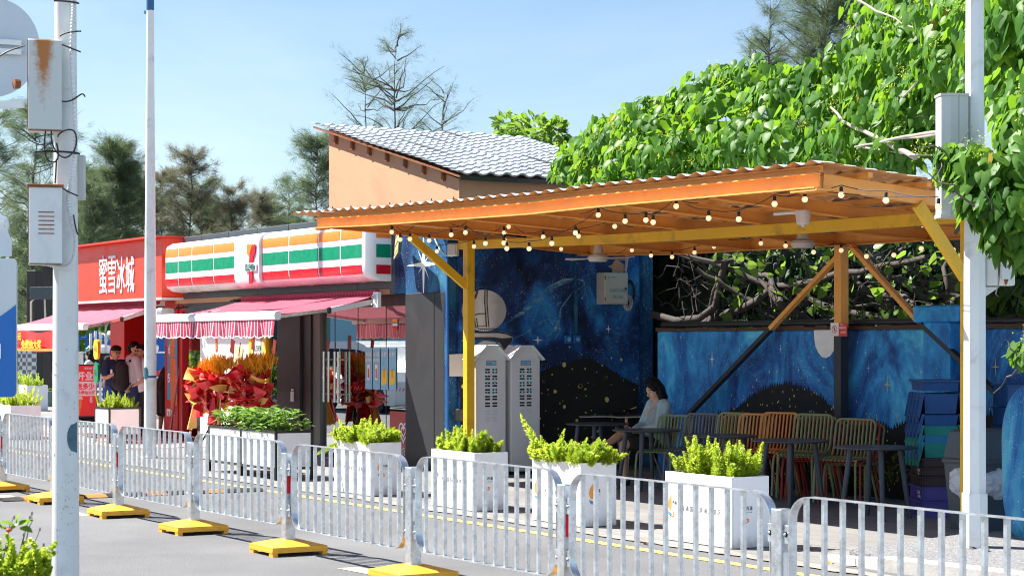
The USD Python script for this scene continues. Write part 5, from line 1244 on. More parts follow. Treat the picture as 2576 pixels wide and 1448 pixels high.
# black framed planters
def framed(t, w, d, h, bays):
    w, d = w / 2, d / 2; m = MB()
    for x in np.linspace(-w, w, bays + 1):
        for y in (-d, d): m.box((x - .016, y - .016, 0), (x + .016, y + .016, h))
    for z in (.15, h):
        for y in (-d, d): m.box((-w, y - .0155, z - .0155), (w, y + .0155, z + .0155))
        for x in (-w, w): m.box((x - .0155, -d, z - .0145), (x + .0155, d, z + .0145))
    part(t, 'frame', m, 'black_frame')
    for b in range(bays):
        xa, xb = -w + 2 * w * b / bays, -w + 2 * w * (b + 1) / bays
        for y in (-d, d): m = MB(); m.box((xa + .017, y - .006, .168), (xb - .017, y + .006, h - .017)); part(t, 'panel', m, 'planter_white')
    for x in (-w, w): m = MB(); m.box((x - .006, -d + .017, .168), (x + .006, d - .017, h - .017)); part(t, 'panel', m, 'planter_white')
    m = MB(); m.box((-w + .01, -d + .01, h - .05), (w - .01, d - .01, h - .03)); part(t, 'soil', m, 'soil')
c0, c1 = G(525, 1185), G(655, 1210.5)
cx_, cy_ = (c0[0] + c1[0]) / 2, (c0[1] + c1[1]) / 2
LW = abs(c1[0] - c0[0]); L0 = S(cx_, 10.40 + .26, 0)
long_ = proto('framed_planter', framed, LW, .50, .62, 2); place(long_, 'long white planter in a black frame in front of the flower stands', 'planter', L0, 0)
sq = proto('framed_planter', framed, .72, .55, .62, 1)
pt = G(300, 1112)
place(sq, 'small square white planter in a black frame in front of the queueing men', 'planter', S(-33.35, 11.95), 0)
k_ = proto('foxtail_fern', lambda t: fern(t, .6, .42, 46, .16, .30, 9, .5, 150, .3)); place(k_, 'fern in the small square black framed planter', 'plant', S(-33.35, 11.95, .59)); fsmall = k_
# broad leaved shrub in the long planter
def leafblade(L, W, fold=.25, n=3, droop=.25):
    """a pointed leaf along +x folded at the midrib"""
    s = np.linspace(0, 1, n + 2); w = W * np.sin(PI * s ** .8) ** .9; V = []
    for k, a in enumerate(s):
        z = -droop * L * a * a; V.append([L * a, 0, z])
        if 0 < k < n + 1: V += [[L * a, w[k], z + fold * w[k]], [L * a, -w[k], z + fold * w[k]]]
    V = A(V); F = []; mid = lambda k: 0 if k == 0 else (1 + 3 * (k - 1) if k <= n else 1 + 3 * n)
    for k in range(n + 1):
        a, b = mid(k), mid(k + 1)
        for sd in (1, 2):
            p = a + sd if 0 < k < n + 1 else None; q = b + sd if 0 < k + 1 < n + 1 else None
            if p is None: f_ = [[a, b, q]]
            elif q is None: f_ = [[a, b, p]]
            else: f_ = [[a, b, q], [a, q, p]]
            if sd == 1: F += f_
            else: F += [x[::-1] for x in f_]
    return V, A(F)
def frame_of(d, roll=0.):
    d = A(d, float) / np.linalg.norm(d); y = np.cross([0, 0, 1.], d); y /= max(np.linalg.norm(y), 1e-6); z = np.cross(d, y)
    c, s = math.cos(roll), math.sin(roll); return np.stack([d, y * c + z * s, z * c - y * s], 1)
LV, LF = leafblade(1, .17, .3)
def shrub(t, w, d, n, seed, size=(.09, .15)):
    rg = np.random.default_rng(seed); big = []; rest = MB()
    st = MB()
    for i in range(n):
        b = A([rg.uniform(-w / 2, w / 2), rg.uniform(-d / 2, d / 2), 0]); hh = rg.uniform(.10, .30); c = b + A([rg.normal(0, .06), rg.normal(0, .05) - .02, hh]); st.tube([b, c], .004, 4, False)
        for k in range(9):
            a = rg.uniform(0, 2 * PI); e = rg.uniform(-.15, .7); L = rg.uniform(*size); dd = A([math.cos(a), math.sin(a), e])
            o = c - A([0, 0, rg.uniform(0, .12)])
            V = LV * A([L, L * 1.1, L]) @ frame_of(dd, rg.normal(0, .4)).T + o
            if len(big) < 140 and o[1] < -d / 4: big.append(V)
            else: rest.add(V, LF)
    for V in big: part(t, 'leaf', MB().add(V, LF), 'leaf_shrub')
    if rest.n: part(t, 'foliage', rest, 'leaf_shrub', kind='stuff')
    part(t, 'stems', st, 'stem_green')
sb = proto('leafy_shrub', lambda t: shrub(t, LW * .92, .44, 100, 4)); place(sb, 'glossy broad leaved shrub filling the long black framed planter', 'plant', L0 + S(0, 0, .60))

# far planters at the left
plS = mkplanter('planter', .62, .55, .66, False, ''); f2 = proto('foxtail_fern', lambda t: fern(t, .56, .46, 46, .18, .34, 21, .35, 110, .4)); f3 = proto('foxtail_fern', lambda t: fern(t, .8, .42, 60, .18, .34, 22, .3, 110, .4))
plM = mkplanter('planter', .95, .55, .62, False, '')
far = [(-40.1, 11.55, plM, f3, 'at the far left edge above the first barrier'), (-37.9, 11.3, plM, f3, 'with the widest fern of the far row'), (-35.9, 11.0, plM, f3, 'just left of the near grey pole'),
       (-53.6, 16.35, plS, f2, 'by the first black timber post, scuffed'), (-50.4, 15.8, plS, f2, 'by the second black timber post'), (-44.5, 16.3, plS, f2, 'behind the sandwich board'), (-58., 18.6, plS, f2, 'far off beside the timber posts'), (-62., 19.2, plS, f2, 'farthest off at the left edge')]
for x, y, a, b, l in far:
    place(a, 'white planter ' + l, 'planter', S(x, y), rng.normal(0, .05), 'white planters at the left of the street'); place(b, 'green fern in the white planter ' + l, 'plant', S(x, y, .60), rng.uniform(-.2, .2), 'ferns at the left of the street')
t = thing('flower_pot', 'small grey green plastic pot with a bare twig on the pavement at the left', 'plant pot', G(130, 1022)); p = t.loc
m = MB(); m.hull([[*(p + A([a * s, b * s * .8, z]))] for a in (-1, 1) for b in (-1, 1) for s, z in ((.22, 0), (.30, .40))]); m.box(p + S(-.33, -.27, .38), p + S(.33, .27, .43), .01); part(t, 'pot', m, 'brown_pot')
m = MB(); m.tube([p + S(.08, 0, .4), p + S(.1, 0, .7), p + S(.02, 0, .95)], [.03, .025, .012], 6); m.tube([p + S(.1, 0, .7), p + S(.18, 0, .85)], [.02, .008], 5); part(t, 'twig', m, 'bark')
rg = np.random.default_rng(2); m = MB()
for k in range(40):
    a = rg.uniform(0, 2 * PI); m.add(LV * .16 @ frame_of([math.cos(a), math.sin(a), rg.uniform(.1, 1.2)]).T + p + S(-.08, 0, .42), LF)
part(t, 'leaves', m, 'leaf_shrub')

# ---- poles
def polemat(name, col, streak): mat(name, col, .38, var=.04, scale=3, dirt=streak, dscale=8)
t = thing('near_pole', 'thick pale grey pole at the left carrying boxes, cables and a conduit', 'pole', S(*(CAM + 12.4 * ray(165, 862))[:2])); p = t.loc
m = MB(); m.tube([p + S(0, 0, z) for z in (0, 1.2, 2.4, 3.6, 5.2)], [.086, .081, .076, .068, .060], 28); part(t, 'shaft', m, 'pole_grey', 40)
def NP(x, y, Z=12.25): return onZ(x, y, Z)
# scuffs on the pole
rg = np.random.default_rng(8); m = MB()
def onpole(x, y, lift=.0015):
    q = NP(x, y, 12.4); z = q[2]; r = float(np.interp(z, [0, 1.2, 2.4, 3.6, 5.2], [.086, .081, .076, .068, .060])) + lift
    off = (q - S(p[0], p[1], z)) @ RT; off = max(-r * .98, min(r * .98, off)); return S(p[0], p[1], z) + RT * off - FW * math.sqrt(r * r - off * off)
for i in range(46):
    cx0, cy0 = (172 + rg.normal(0, 9), rg.uniform(1180, 1330)) if i < 26 else (rg.uniform(140, 192), rg.uniform(820, 1440)); w, h_ = rg.uniform(.8, 2.4), rg.uniform(1., 4.5); m.add([onpole(cx0 - w, cy0), onpole(cx0 + w, cy0 - h_ * .4), onpole(cx0 + w * .6, cy0 + h_), onpole(cx0 - w * .4, cy0 + h_)], [[0, 3, 2, 1]])
part(t, 'scuff', m, 'kerb_stone')
# round sticker
def disc(cx0, cy0, rx_, ry_, n=28):
    V = [onpole(cx0, cy0, .002)]; Fv = []
    for k in range(n): a = 2 * PI * k / n; V.append(onpole(cx0 + rx_ * math.cos(a), cy0 + ry_ * math.sin(a), .002))
    for rr in (.6,):
        pass
    return V, [[0, 1 + (k + 1) % n, 1 + k] for k in range(n)]
V = []; n = 12
for j in range(n + 1):
    yy = 1060 + 78 * j / n; ex = math.sqrt(max(0, 1 - ((yy - 1099) / 39) ** 2))
    for k in range(6): V.append(onpole(196.5 - 20.5 * ex * (1 - k / 5), yy, .002))
m = MB().add(V, [[j * 6 + k, (j + 1) * 6 + k, (j + 1) * 6 + k + 1, j * 6 + k + 1] for j in range(n) for k in range(5)]); part(t, 'sticker', m, 'sticker_teal')

rustm = lambda name, base, cy0, cz0: usdkit.material(stage, '/World/Looks/' + name, {
    'g': ('geometry', {}), 'o': ('texture_coordinate', {}), 's': ('separate_xyz', {}),
    'n': ('noise_texture', {'scale': 28., 'detail': 9., 'roughness': .75}), 'n2': ('noise_texture', {'scale': 4., 'detail': 4.}),
    'mp': ('mapping', {'scale': (5., 5., 1.2)}), 'st': ('noise_texture', {'scale': 3., 'detail': 6., 'roughness': .7}),
    'dx': ('vector_math', {'math_type': 'dot_product', 'vector2': tuple(RT)}), 'cx': ('math', {'math_type': 'subtract', 'value2': cy0}), 'ab': ('math', {'math_type': 'absolute'}), 'wd': ('map_range', {'from_min': 0., 'from_max': .085, 'to_min': 1., 'to_max': 0., 'clamp': True}),
    'vz': ('map_range', {'from_min': cz0 - .52, 'from_max': cz0, 'to_min': .0, 'to_max': 1.0, 'clamp': True}),
    'mu': ('math', {'math_type': 'multiply'}), 'ad': ('math', {'math_type': 'add'}), 'rr': ('map_range', {'from_min': .70, 'from_max': 1.1, 'clamp': True}),
    'x': ('mix_color', {'a': base, 'b': (.40, .15, .03)}), 'p': ('principled_bsdf', {'roughness': .5})},
    [('g.position', 'n.vector'), ('g.position', 's.vector'), ('g.position', 'dx.vector1'), ('dx.value', 'cx.value1'), ('cx.value', 'ab.value1'), ('ab.value', 'wd.value'), ('s.z', 'vz.value'), ('wd.result', 'mu.value1'), ('vz.result', 'mu.value2'), ('mu.value', 'ad.value1'), ('n.fac', 'ad.value2'), ('ad.value', 'rr.value'), ('rr.result', 'x.fac'), ('x.result', 'p.base_color')], surface='p.BSDF')
def cabinet(name, label, fx0, fx1, y0, y1, lx0, Z, mt, depth=.2, lid=True, slots=False):
    """box on the pole: front face seen nearly square on, its left side in view"""
    a, b = onZ(fx0, y1, Z), onZ(fx1, y0, Z); W = np.linalg.norm((b - a)[:2]); H0, H1 = a[2], b[2]
    yaw = .36; u = (RT * math.cos(yaw) + FW * math.sin(yaw)) * W / math.cos(yaw) ; un = u / np.linalg.norm(u); dn = np.cross(S(0, 0, 1), un)   # into the picture
    t = thing(name, label, 'utility box', (a + b) / 2 * A([1, 1, 0]) + S(0, 0, H0)); L_ = np.linalg.norm(u)
    u2 = RT * 1.0; W_ = W
    R = np.stack([RT * math.cos(-.28) + FW * math.sin(-.28) * -1, S(0, 0, 0), S(0, 0, 1)], 1)
    # frame: x to the right along the face, y into the picture
    ex = RT * math.cos(.25) + FW * math.sin(.25); ey = FW * math.cos(.25) - RT * math.sin(.25); R = np.stack([ex, ey, S(0, 0, 1)], 1)
    Wf = W / math.cos(.25); c = a * A([1, 1, 0]) + ex * Wf / 2 + ey * depth / 2 + S(0, 0, (H0 + H1) / 2)
    m = MB(); m.obox(c, (Wf, depth, H1 - H0), R, .005); part(t, 'body', m, mt)
    m = MB(); m.obox(c - ey * (depth / 2 + .006), (Wf - .006, .008, H1 - H0 - .012), R, .003); dr = part(t, 'door', m, mt)
    m = MB(); m.obox(c - ex * (Wf / 2 + .0015) - ey * (depth / 2 - .012), (.003, .018, H1 - H0 - .01), R); m.obox(c - ey * depth / 2 - S(0, 0, (H1 - H0) / 2 + .001), (Wf, .02, .004), R); part(t, 'rust_edge', m, 'rust')
    if lid:
        m = MB(); m.obox(c + S(0, 0, (H1 - H0) / 2 + .006) - ey * .012, (Wf + .018, depth + .035, .012), R, .003); part(t, 'lid', m, 'rust')
    if slots:
        for k in range(6):
            m = MB(); m.obox(c - ey * (depth / 2 + .0115) + S(0, 0, -.02 + k * .026 - .03) + ex * .005, (.095, .006, .006), R, .002); part(dr, 'louvre', m, 'rust')
    return t, c, R, Wf
Zb = 12.2
cxr = float(onZ(108, 200, 12.2) @ RT)
rustm('box_rusty', (.53, .56, .53), cxr, float(onZ(108, 97, 12.2)[2]))
t, c, R, Wf = cabinet('rusty_box', 'pale steel box with a broad rust streak, upper one on the near pole', 70, 152, 97, 327, 58, 12.2, 'box_rusty', .16, False)
t2_, c2, R2, Wf2 = cabinet('louvred_box', 'white steel box with six rusty louvres, lower one on the near pole', 72, 152, 468, 664, 42, 12.15, 'box_white', .20, True, True)
# corrugated conduit and cables on the pole
def tubepx(pts, Z, r, n=8, ribs=0):
    P = A([onZ(x, y, (Z if np.isscalar(Z) else Z[i])) for i, (x, y) in enumerate(pts)]); L = np.linspace(0, 1, len(P)); f = np.linspace(0, 1, ribs or len(P) * 6)
    from scipy.interpolate import CubicSpline
    Q = CubicSpline(L, P)(f); rr = r * (1 + .14 * np.sign(np.sin(np.arange(len(f)) * PI / 2 + .1))) if ribs else r
    return MB().tube(Q, rr, n)
m = tubepx([(186, 0), (183, 60), (181, 140), (186, 240), (190, 330), (188, 400), (178, 460), (172, 490), (178, 550), (190, 600), (185, 650), (165, 672), (135, 668), (100, 660)], 12.27, .0135, 10, 420); single('conduit', 'white corrugated conduit winding down the near pole', 'conduit', m, 'conduit_white', 30)
for i, (pts, l) in enumerate((([(150, 92), (165, 84), (185, 80), (204, 79)], 'black cable end sticking out above the rusty box'), ([(152, 112), (170, 118), (190, 126), (203, 131)], 'black cable strap beside the top of the rusty box'), ([(136, 2), (160, 3), (186, 6), (198, 10)], 'black strap round the top of the near pole'),
    ([(88, 382), (140, 381), (185, 384), (198, 388)], 'black strap round the near pole between the two boxes'), ([(118, 318), (112, 360), (118, 398), (135, 408), (146, 395), (142, 360)], 'loop of black cable hanging from the rusty box'), ([(132, 318), (135, 370), (160, 396), (182, 385), (192, 360), (186, 330), (160, 330), (146, 345)], 'larger loop of black cable across the near pole'), ([(142, 400), (140, 440), (138, 462)], 'black cable dropping to the louvred box'), ([(150, 466), (165, 478), (196, 493)], 'black strap beside the lid of the louvred box'), ([(62, 115), (40, 122), (15, 132), (-10, 150)], 'grey cable running left from the rusty box'), ([(185, 540), (190, 570), (196, 590)], 'short black cable on the right of the near pole'), ([(156, 255), (185, 250), (203, 238), (214, 244)], 'grey wire tied round the near pole'))):
    single('cable', l, 'cable', tubepx(pts, 12.25, .005 if i not in (3, 2) else .007, 6), 'trunk_cable', True)
m = MB(); q = onZ(205, 447, 12.45); m.obox(q, (.045, .05, .28), np.stack([RT, FW, S(0, 0, 1)], 1), .004); single('flat_box', 'thin grey plate fixed behind the right side of the near pole', 'plate', m, 'speaker_grey')
# the sign boards at the left edge seen from behind
t = thing('round_sign', 'large round sign seen from behind at the top left corner', 'sign', onZ(-20, 130, 13.6)); p = t.loc
px_ = 13.6 / FP
R = np.stack([RT, FW, S(0, 0, 1)], 1)
m = MB(); m.poly(affinity.scale(Point(0, 0).buffer(1, quad_segs=24), 120 * px_, 125 * px_).intersection(sbox(-1, -125 * px_, 1, 1)), onZ(-20, 120, 13.6), RT, S(0, 0, 1), .012); part(t, 'disc', m, 'board_grey')
m = MB()
for y in (105, 128): m.beam(onZ(-40, y - 2, 13.55), onZ(54, y + 4, 13.55), .03, .035); part(t, 'rail', m, 'pole_white'); m = MB()
m.beam(onZ(-40, 265, 13.5), onZ(60, 262, 13.5), .04, .05); part(t, 'rail', m, 'pole_white')
m = MB(); m.lathe([(0, 0), (.03, 0), (.035, .04), (0, .045)], onZ(50, 212, 13.45), 12, rx3(PI / 2)); part(t, 'clamp', m, 'rust')
t = thing('scalloped_board', 'grey sign board with a scalloped edge at the left picture edge', 'sign', onZ(0, 620, 13.5))
sc = Polygon([(-60, 560), (0, 535), (15, 540), (22, 550), (24, 565), (20, 578), (26, 592), (30, 605), (30, 640), (-60, 640)])
m = MB(); m.poly(affinity.affine_transform(sc, [px_, 0, 0, -px_, 0, 0]), onZ(CX, HY, 13.5) - RT * CX * 13.5 / FP + S(0, 0, HY * 13.5 / FP), RT * (13.5 / 13.6), S(0, 0, 1), .012); part(t, 'board', m, 'board_grey')
m = MB(); m.beam(onZ(-20, 562, 13.45), onZ(12, 562, 13.45), .03, .05); part(t, 'bracket', m, 'pole_white')
t = thing('blue_board', 'white and blue sign board with rounded corners cut by the left edge', 'sign', onZ(0, 1000, 13.0))
p2 = 13.0 / FP; o = onZ(0, 0, 13.0)
def brd(pts): return affinity.affine_transform(Polygon(pts) if isinstance(pts, list) else pts, [p2, 0, 0, -p2, 0, 0])
m = MB(); m.poly(brd(rrect(-120, 650, 44, 998, 14)), o, RT, S(0, 0, 1), .03); bb = part(t, 'board', m, 'board_grey')
cv = [(-120, 840)] + [(44 - 164 * (1 - s), 765 + 75 * (1 - s ** 1.8)) for s in np.linspace(0, 1, 12)] + [(44, 998), (-120, 998)]
blue = rrect(-120, 650, 44, 998, 14).intersection(Polygon(cv)).buffer(-.5)
m = MB(); m.poly(brd(blue), o - FW * .033, RT, S(0, 0, 1), .002); part(bb, 'blue_field', m, 'board_blue')
m = MB(); m.poly(brd(rrect(-14, 862, 6, 903, 5).difference(rrect(-10, 866, 1, 898, 3))), o - FW * .038, RT, S(0, 0, 1), .002); part(bb, 'pictogram', m, 'print_white')
m = MB(); m.tube([onZ(-60, 640, 13.2), onZ(-60, 998, 13.2)], .05, 10); m.tube([onZ(-60, 1000, 13.2), S(*onZ(-60, 1000, 13.2)[:2], 0)], .05, 10); part(t, 'post', m, 'pole_white', True)

# thin lamp pole
p = G(378, 1152)
t = thing('lamp_pole', 'tall thin white lamp pole with blue top in front of the red shop', 'street lamp', p)
m = MB(); m.tube([p + S(0, 0, z) for z in (0, .03, 2.5, 5., 6.80)], [.10, .095, .088, .068, .055], 20); sp_ = part(t, 'shaft', m, 'pole_white', 40)
m = MB(); m.lathe([(.0, 0), (.15, 0), (.15, .03), (.095, .035), (.095, .2), (.0, .2)], p, 16); part(t, 'base', m, 'pole_white')
m = MB(); m.tube([p + S(0, 0, 6.79), p + S(0, 0, 7.6)], .058, 16); m.beam(p + S(0, 0, 7.0), p + S(-.5, -.1, 7.4), .04, .06); m.beam(p + S(0, 0, 6.75), p + S(-.14, -.03, 6.78), .04, .05); part(t, 'blue_bracket', m, 'lamp_blue')
m = MB(); m.tube([p + S(0, 0, 1.22), p + S(0, 0, 1.255)], .0925, 20, False); part(sp_, 'blue_ring', m, 'lamp_blue', True)
V = []; n = 12
def onlamp(x, y, lift=.003):
    q = onZ(x, y, px_depth); z = q[2]; r = float(np.interp(z, [0, 2.5, 5, 6.8], [.095, .088, .068, .055])) + lift; off = max(-r * .98, min(r * .98, (q - S(p[0], p[1], z)) @ RT)); return S(p[0], p[1], z) + RT * off - FW * math.sqrt(r * r - off * off)
px_depth = float((p - CAM) @ FW)
for j in range(n + 1):
    yy = 922 + 32 * j / n; ex = math.sqrt(max(0, 1 - ((yy - 938) / 16) ** 2))
    for k in range(6): V.append(onlamp(368 - 9 * ex + (13 + 7) * 0 + k / 5 * 17 * ex, yy))
m = MB().add(V, [[j * 6 + k, (j + 1) * 6 + k, (j + 1) * 6 + k + 1, j * 6 + k + 1] for j in range(n) for k in range(5)]); part(sp_, 'round_sticker', m, 'sticker_teal')

# white pole at the right with loudspeaker and junction box
p = G(2452, 1374, .085); p = S(p[0], p[1], .085)
t = thing('white_pole', 'thick white square edged pole at the right, in front of the mural wall', 'pole', p)
def oct_(r): a = (np.arange(8) + .5) * PI / 4; return r * np.stack([np.cos(a), np.sin(a)], 1)
m = MB(); V = []; zs = (0, 2.2, 4.2, 6.5); rs = (.098, .094, .078, .065)
for z, rr in zip(zs, rs): V += [[*(p[:2] + q), p[2] + z] for q in oct_(rr)]
m.add(V, [[j * 8 + k, j * 8 + (k + 1) % 8, (j + 1) * 8 + (k + 1) % 8, (j + 1) * 8 + k] for j in range(3) for k in range(8)]); part(t, 'shaft', m, 'pole_white')
m = MB(); m.add([[*(p[:2] + q * 1.13), p[2] + z] for z in (0, .42, .44) for q in oct_(.098)], [[j * 8 + k, j * 8 + (k + 1) % 8, (j + 1) * 8 + (k + 1) % 8, (j + 1) * 8 + k] for j in range(2) for k in range(8)]); part(t, 'base_sleeve', m, 'pole_white')
a, b = onZ(2363, 548, 16.2), onZ(2436, 236, 16.2)
t = thing('column_loudspeaker', 'grey column loudspeaker fixed to the white pole at the right', 'loudspeaker', (a + b) / 2 * A([1, 1, 0]) + S(0, 0, a[2])); Wd = (b - a) @ RT; Hh = b[2] - a[2]
sec = Polygon([(0, .0), (.01, -.03), (Wd * .35, -.05), (Wd * .62, -.035), (Wd * .64, -.03), (Wd * .66, -.035), (Wd * .98, -.02), (Wd, 0), (Wd, .14), (0, .14)])
m = MB(); m.poly(sec, a, RT, FW, 0) if False else None
def extr(sec, o, z0, z1):
    mm = trimesh.creation.extrude_polygon(sec, z1 - z0, engine='earcut'); Vv = mm.vertices; return MB().add(o * A([1, 1, 0]) + Vv[:, :1] * RT + Vv[:, 1:2] * FW + (Vv[:, 2:3] + z0) * S(0, 0, 1), mm.faces[:, ::-1])
part(t, 'body', extr(sec, a, a[2] + .03, b[2] - .02), 'speaker_grey')
part(t, 'end_cap', extr(affinity.scale(sec, 1.06, 1.12), a, b[2] - .02, b[2]), 'box_beige'); part(t, 'end_cap', extr(affinity.scale(sec, 1.06, 1.12), a, a[2], a[2] + .03), 'box_beige')
m = MB(); m.lathe([(.008, 0), (.012, .002), (.012, .006), (.008, .006)], a + RT * Wd * .3 - FW * .052 + S(0, 0, .13), 12, rx3(PI / 2)); part(t, 'badge', m, 'steel')
a, b = onZ(2480, 718, 16.3), onZ(2553, 622, 16.3)
t = thing('junction_box', 'white junction box with a vent hood on the right of the white pole', 'utility box', a); W_ = (b - a) @ RT
R = np.stack([RT, FW, S(0, 0, 1)], 1)
m = MB(); m.obox(a + RT * W_ / 2 + S(0, 0, (b[2] - a[2]) / 2) + FW * .06, (W_, .15, b[2] - a[2]), R, .01); bd = part(t, 'body', m, 'box_white')
m = MB(); P = [a + RT * x + FW * y + S(0, 0, z) for x in (W_ * .5, W_ * .82) for y, z in ((-.016, .06), (-.016, .17), (-.06, .05), (-.03, .16))]; m.hull(P); part(t, 'vent_hood', m, 'box_white')
m = MB(); m.poly(Polygon([(0, 0), (.04, 0), (.025, -.05), (.018, -.04), (.012, -.06)]), a + RT * W_ * .6 + S(0, 0, .055) - FW * .0165, RT, S(0, 0, 1)); part(bd, 'rust_run', m, 'rust')
m = MB(); m.obox(a - RT * .03 + S(0, 0, .15) + FW * .05, (.05, .06, .42), R); m.hull([a + RT * x + FW * y + S(0, 0, z) for y in (.03, .05) for x, z in ((-.04, -.01), (.12, -.01), (-.04, -.12))]); part(t, 'bracket', m, 'conduit_white')

# ---- tables under the canopy
def rtable(t):
    r, h = .41, .72
    m = MB(); m.lathe([(0, h), (r - .012, h), (r, h - .005), (r, h - .012), (r - .012, h - .020), (r - .05, h - .024), (0, h - .024)], (0, 0, 0), 56); part(t, 'tabletop', m, 'table_dark', 30)
    m = MB(); m.lathe([(0, h + .0025), (.034, h + .0025), (.036, h + .0005)], (0, 0, 0), 20); part(t, 'hole_cap', m, 'steel')
    for k in range(4):
        a = k * PI / 2 + PI / 4; c = A([math.cos(a), math.sin(a), 0]); m = MB(); m.tube([c * .25 + S(0, 0, h - .02), c * .345 + S(0, 0, .01)], [.030, .022], 14); part(t, 'leg', m, 'table_dark', 40)
        m = MB(); m.tube([c * .345 + S(0, 0, .012), c * .346], [.024, .024], 12); part(t, 'foot_cap', m, 'black_rubber', 40)
tb = proto('round_table', rtable)
for x, y, l in ((1503.5, 1063.6, 'dark round table behind the bushy fern, farthest from the camera'), (1626.7, 1079.2, 'dark round table in front of the seated woman'), (1813, 1093.3, 'dark round table behind the spiky fern, third from the right'), (1989, 1105.5, 'dark round table in front of the chair stacks, second from the right'), (2202, 1122, 'dark round table nearest the white pole at the right')):
    place(tb, l, 'table', G(x, y, .72) * A([1, 1, 0]), rng.uniform(-.3, .3) + .25, 'dark round tables under the canopy')
def sqt(name, label, cx0, cy0, x0, y0, x1, y1, leg):
    p = G(cx0, cy0, .75) * A([1, 1, 0]); t = thing(name, label, 'table', p)
    m = MB(); m.box(p + S(-.32, -.32, .735), p + S(.32, .32, .748)); part(t, 'tabletop', m, 'stone_top'); m = MB(); m.box(p + S(-.325, -.325, .718), p + S(.325, .325, .734), .004); part(t, 'edge', m, 'stone_edge')
    m = MB(); m.tube([p + S(0, 0, .02), p + S(0, 0, .718)], .028, 14); part(t, 'leg', m, 'copper', True); m = MB(); m.lathe([(0, .02), (.2, .015), (.21, 0), (0, 0)], p, 24); part(t, 'base', m, 'copper', True)
    return p
q1 = sqt('square_table', 'square stone topped table on a copper leg at the foot of the starry wall', 1490, 1041, 0, 0, 0, 0, 0)
q2 = sqt('square_table', 'square stone topped table with a bowl and chopsticks before the seated woman', 1575, 1042, 0, 0, 0, 0, 0)
p = G(1577, 1040, .75)
t = thing('takeaway_bowl', 'clear plastic bowl with food left on the square table', 'bowl', p)
m = MB(); m.lathe([(0, .003), (.048, .003), (.062, .055), (.068, .056), (.064, .060), (.059, .056), (.045, .007), (0, .007)], p, 20); part(t, 'bowl', m, 'plastic_clear', 40)
m = MB(); m.ball(p + S(0, 0, .018), .042, 2, (1, 1, .35)); m.ball(p + S(.01, .01, .025), .02, 1); part(t, 'food', m, 'tea_brown', True)
m = MB(); m.tube([p + S(-.12, -.03, .02), p + S(.10, .10, .10)], .004, 6); single('chopstick', 'upper chopstick leaning on the rim of the plastic bowl', 'chopstick', m, 'paper_cream'); m = MB(); m.tube([p + S(-.10, -.05, .018), p + S(.115, .08, .088)], .004, 6); single('chopstick', 'lower chopstick leaning on the rim of the plastic bowl', 'chopstick', m, 'paper_cream')

# ---- slatted tube chairs, facing -y
def chair(t, mt):
    r = .0125; w = .215
    side = [(.245, .80), (.235, .76), (.205, .62), (.178, .50), (.165, .455), (.14, .435), (.08, .432), (-.10, .440), (-.19, .446), (-.225, .440), (-.243, .420)]
    def crv(pts, n=26):
        P = A(pts); L = np.concatenate([[0], np.cumsum(np.linalg.norm(np.diff(P, axis=0), axis=1))]); s = np.linspace(0, L[-1], n); return np.stack([np.interp(s, L, P[:, 0]), np.interp(s, L, P[:, 1])], 1)
    c = crv(side, 24)
    for x in np.linspace(-w + .045, w - .045, 9):
        m = MB(); m.tube([(x, q[0] - .0, q[1]) for q in c], .0098, 6); part(t, 'slat', m, mt, True)
    # back hoop
    a = np.linspace(0, PI, 9); rr = .06
    hoop = [(-w, .135, .445), (-w, .18, .52), (-w, .215, .68)] + [(-w + rr - rr * math.cos(x), .25 - .012 * (1 - math.sin(x)), .755 + rr * math.sin(x)) for x in np.linspace(0, PI / 2, 6)] + [(w - rr + rr * math.sin(x), .25 - .012 * (1 - math.cos(x)), .755 + rr * math.cos(x)) for x in np.linspace(0, PI / 2, 6)] + [(w, .215, .68), (w, .18, .52), (w, .135, .445)]
    m = MB(); m.tube(hoop, r, 8); part(t, 'back_hoop', m, mt, True)
    for sx in (-1, 1):
        x = sx * w
        m = MB(); m.tube([(x, .135, .445), (x, .0, .425), (x, -.14, .432), (x, -.20, .425), (x, -.232, .395), (x + sx * .006, -.245, .30), (x + sx * .012, -.255, .0)], r, 8); part(t, 'front_leg', m, mt, True)
        m = MB(); m.tube([(x, .02, .428), (x + sx * .004, .08, .38), (x + sx * .012, .16, .20), (x + sx * .02, .235, .0)], r, 8); part(t, 'rear_leg', m, mt, True)
    m = MB(); m.tube([(-w, -.20, .425), (w, -.20, .425)], .011, 6); m.tube([(-w, .12, .438), (w, .12, .438)], .011, 6); part(t, 'seat_rail', m, mt, True)
CH = {c: proto('slatted_chair', chair, 'chair_' + c) for c in ('green', 'orange', 'grey', 'red', 'black')}
def seat(c, p, rz, label, group='slatted chairs under the canopy', k=1.): return place(CH[c], label, 'chair', p, rz, group, (k, k, k))
RZ = .42
def stack(top_px, zt, cols, labels, rz=RZ, ex=0.):
    p = onY(*top_px, 14.2 if top_px[0] > 1700 else 14.05) * A([1, 1, 0]); f = rz3(rz) @ S(0, -1, 0); n = len(cols); sd = rz3(rz) @ S(1, 0, 0)
    base = p - rz3(rz) @ S(0, .245, 0)
    for k in range(n):
        seat(cols[k], base - f * .085 * k + sd * .012 * k + S(0, 0, (n - 1 - k) * .028), rz + .01 * k, labels[k], k=1.07)
stack((1697, 1052), .81, ['green'], ['single olive green slatted chair between the woman and the fern'])
stack((1768, 1036), .84, ['grey', 'grey'], ['dark grey slatted chair on top of the first stack right of the woman', 'lower dark grey chair in the first stack right of the woman'])
stack((1850, 1038), .90, ['green', 'orange', 'black'], ['olive chair on top of the stack left of the orange chairs', 'orange chair under the olive one left of the orange stack', 'black chair lowest of the stack left of the orange chairs'])
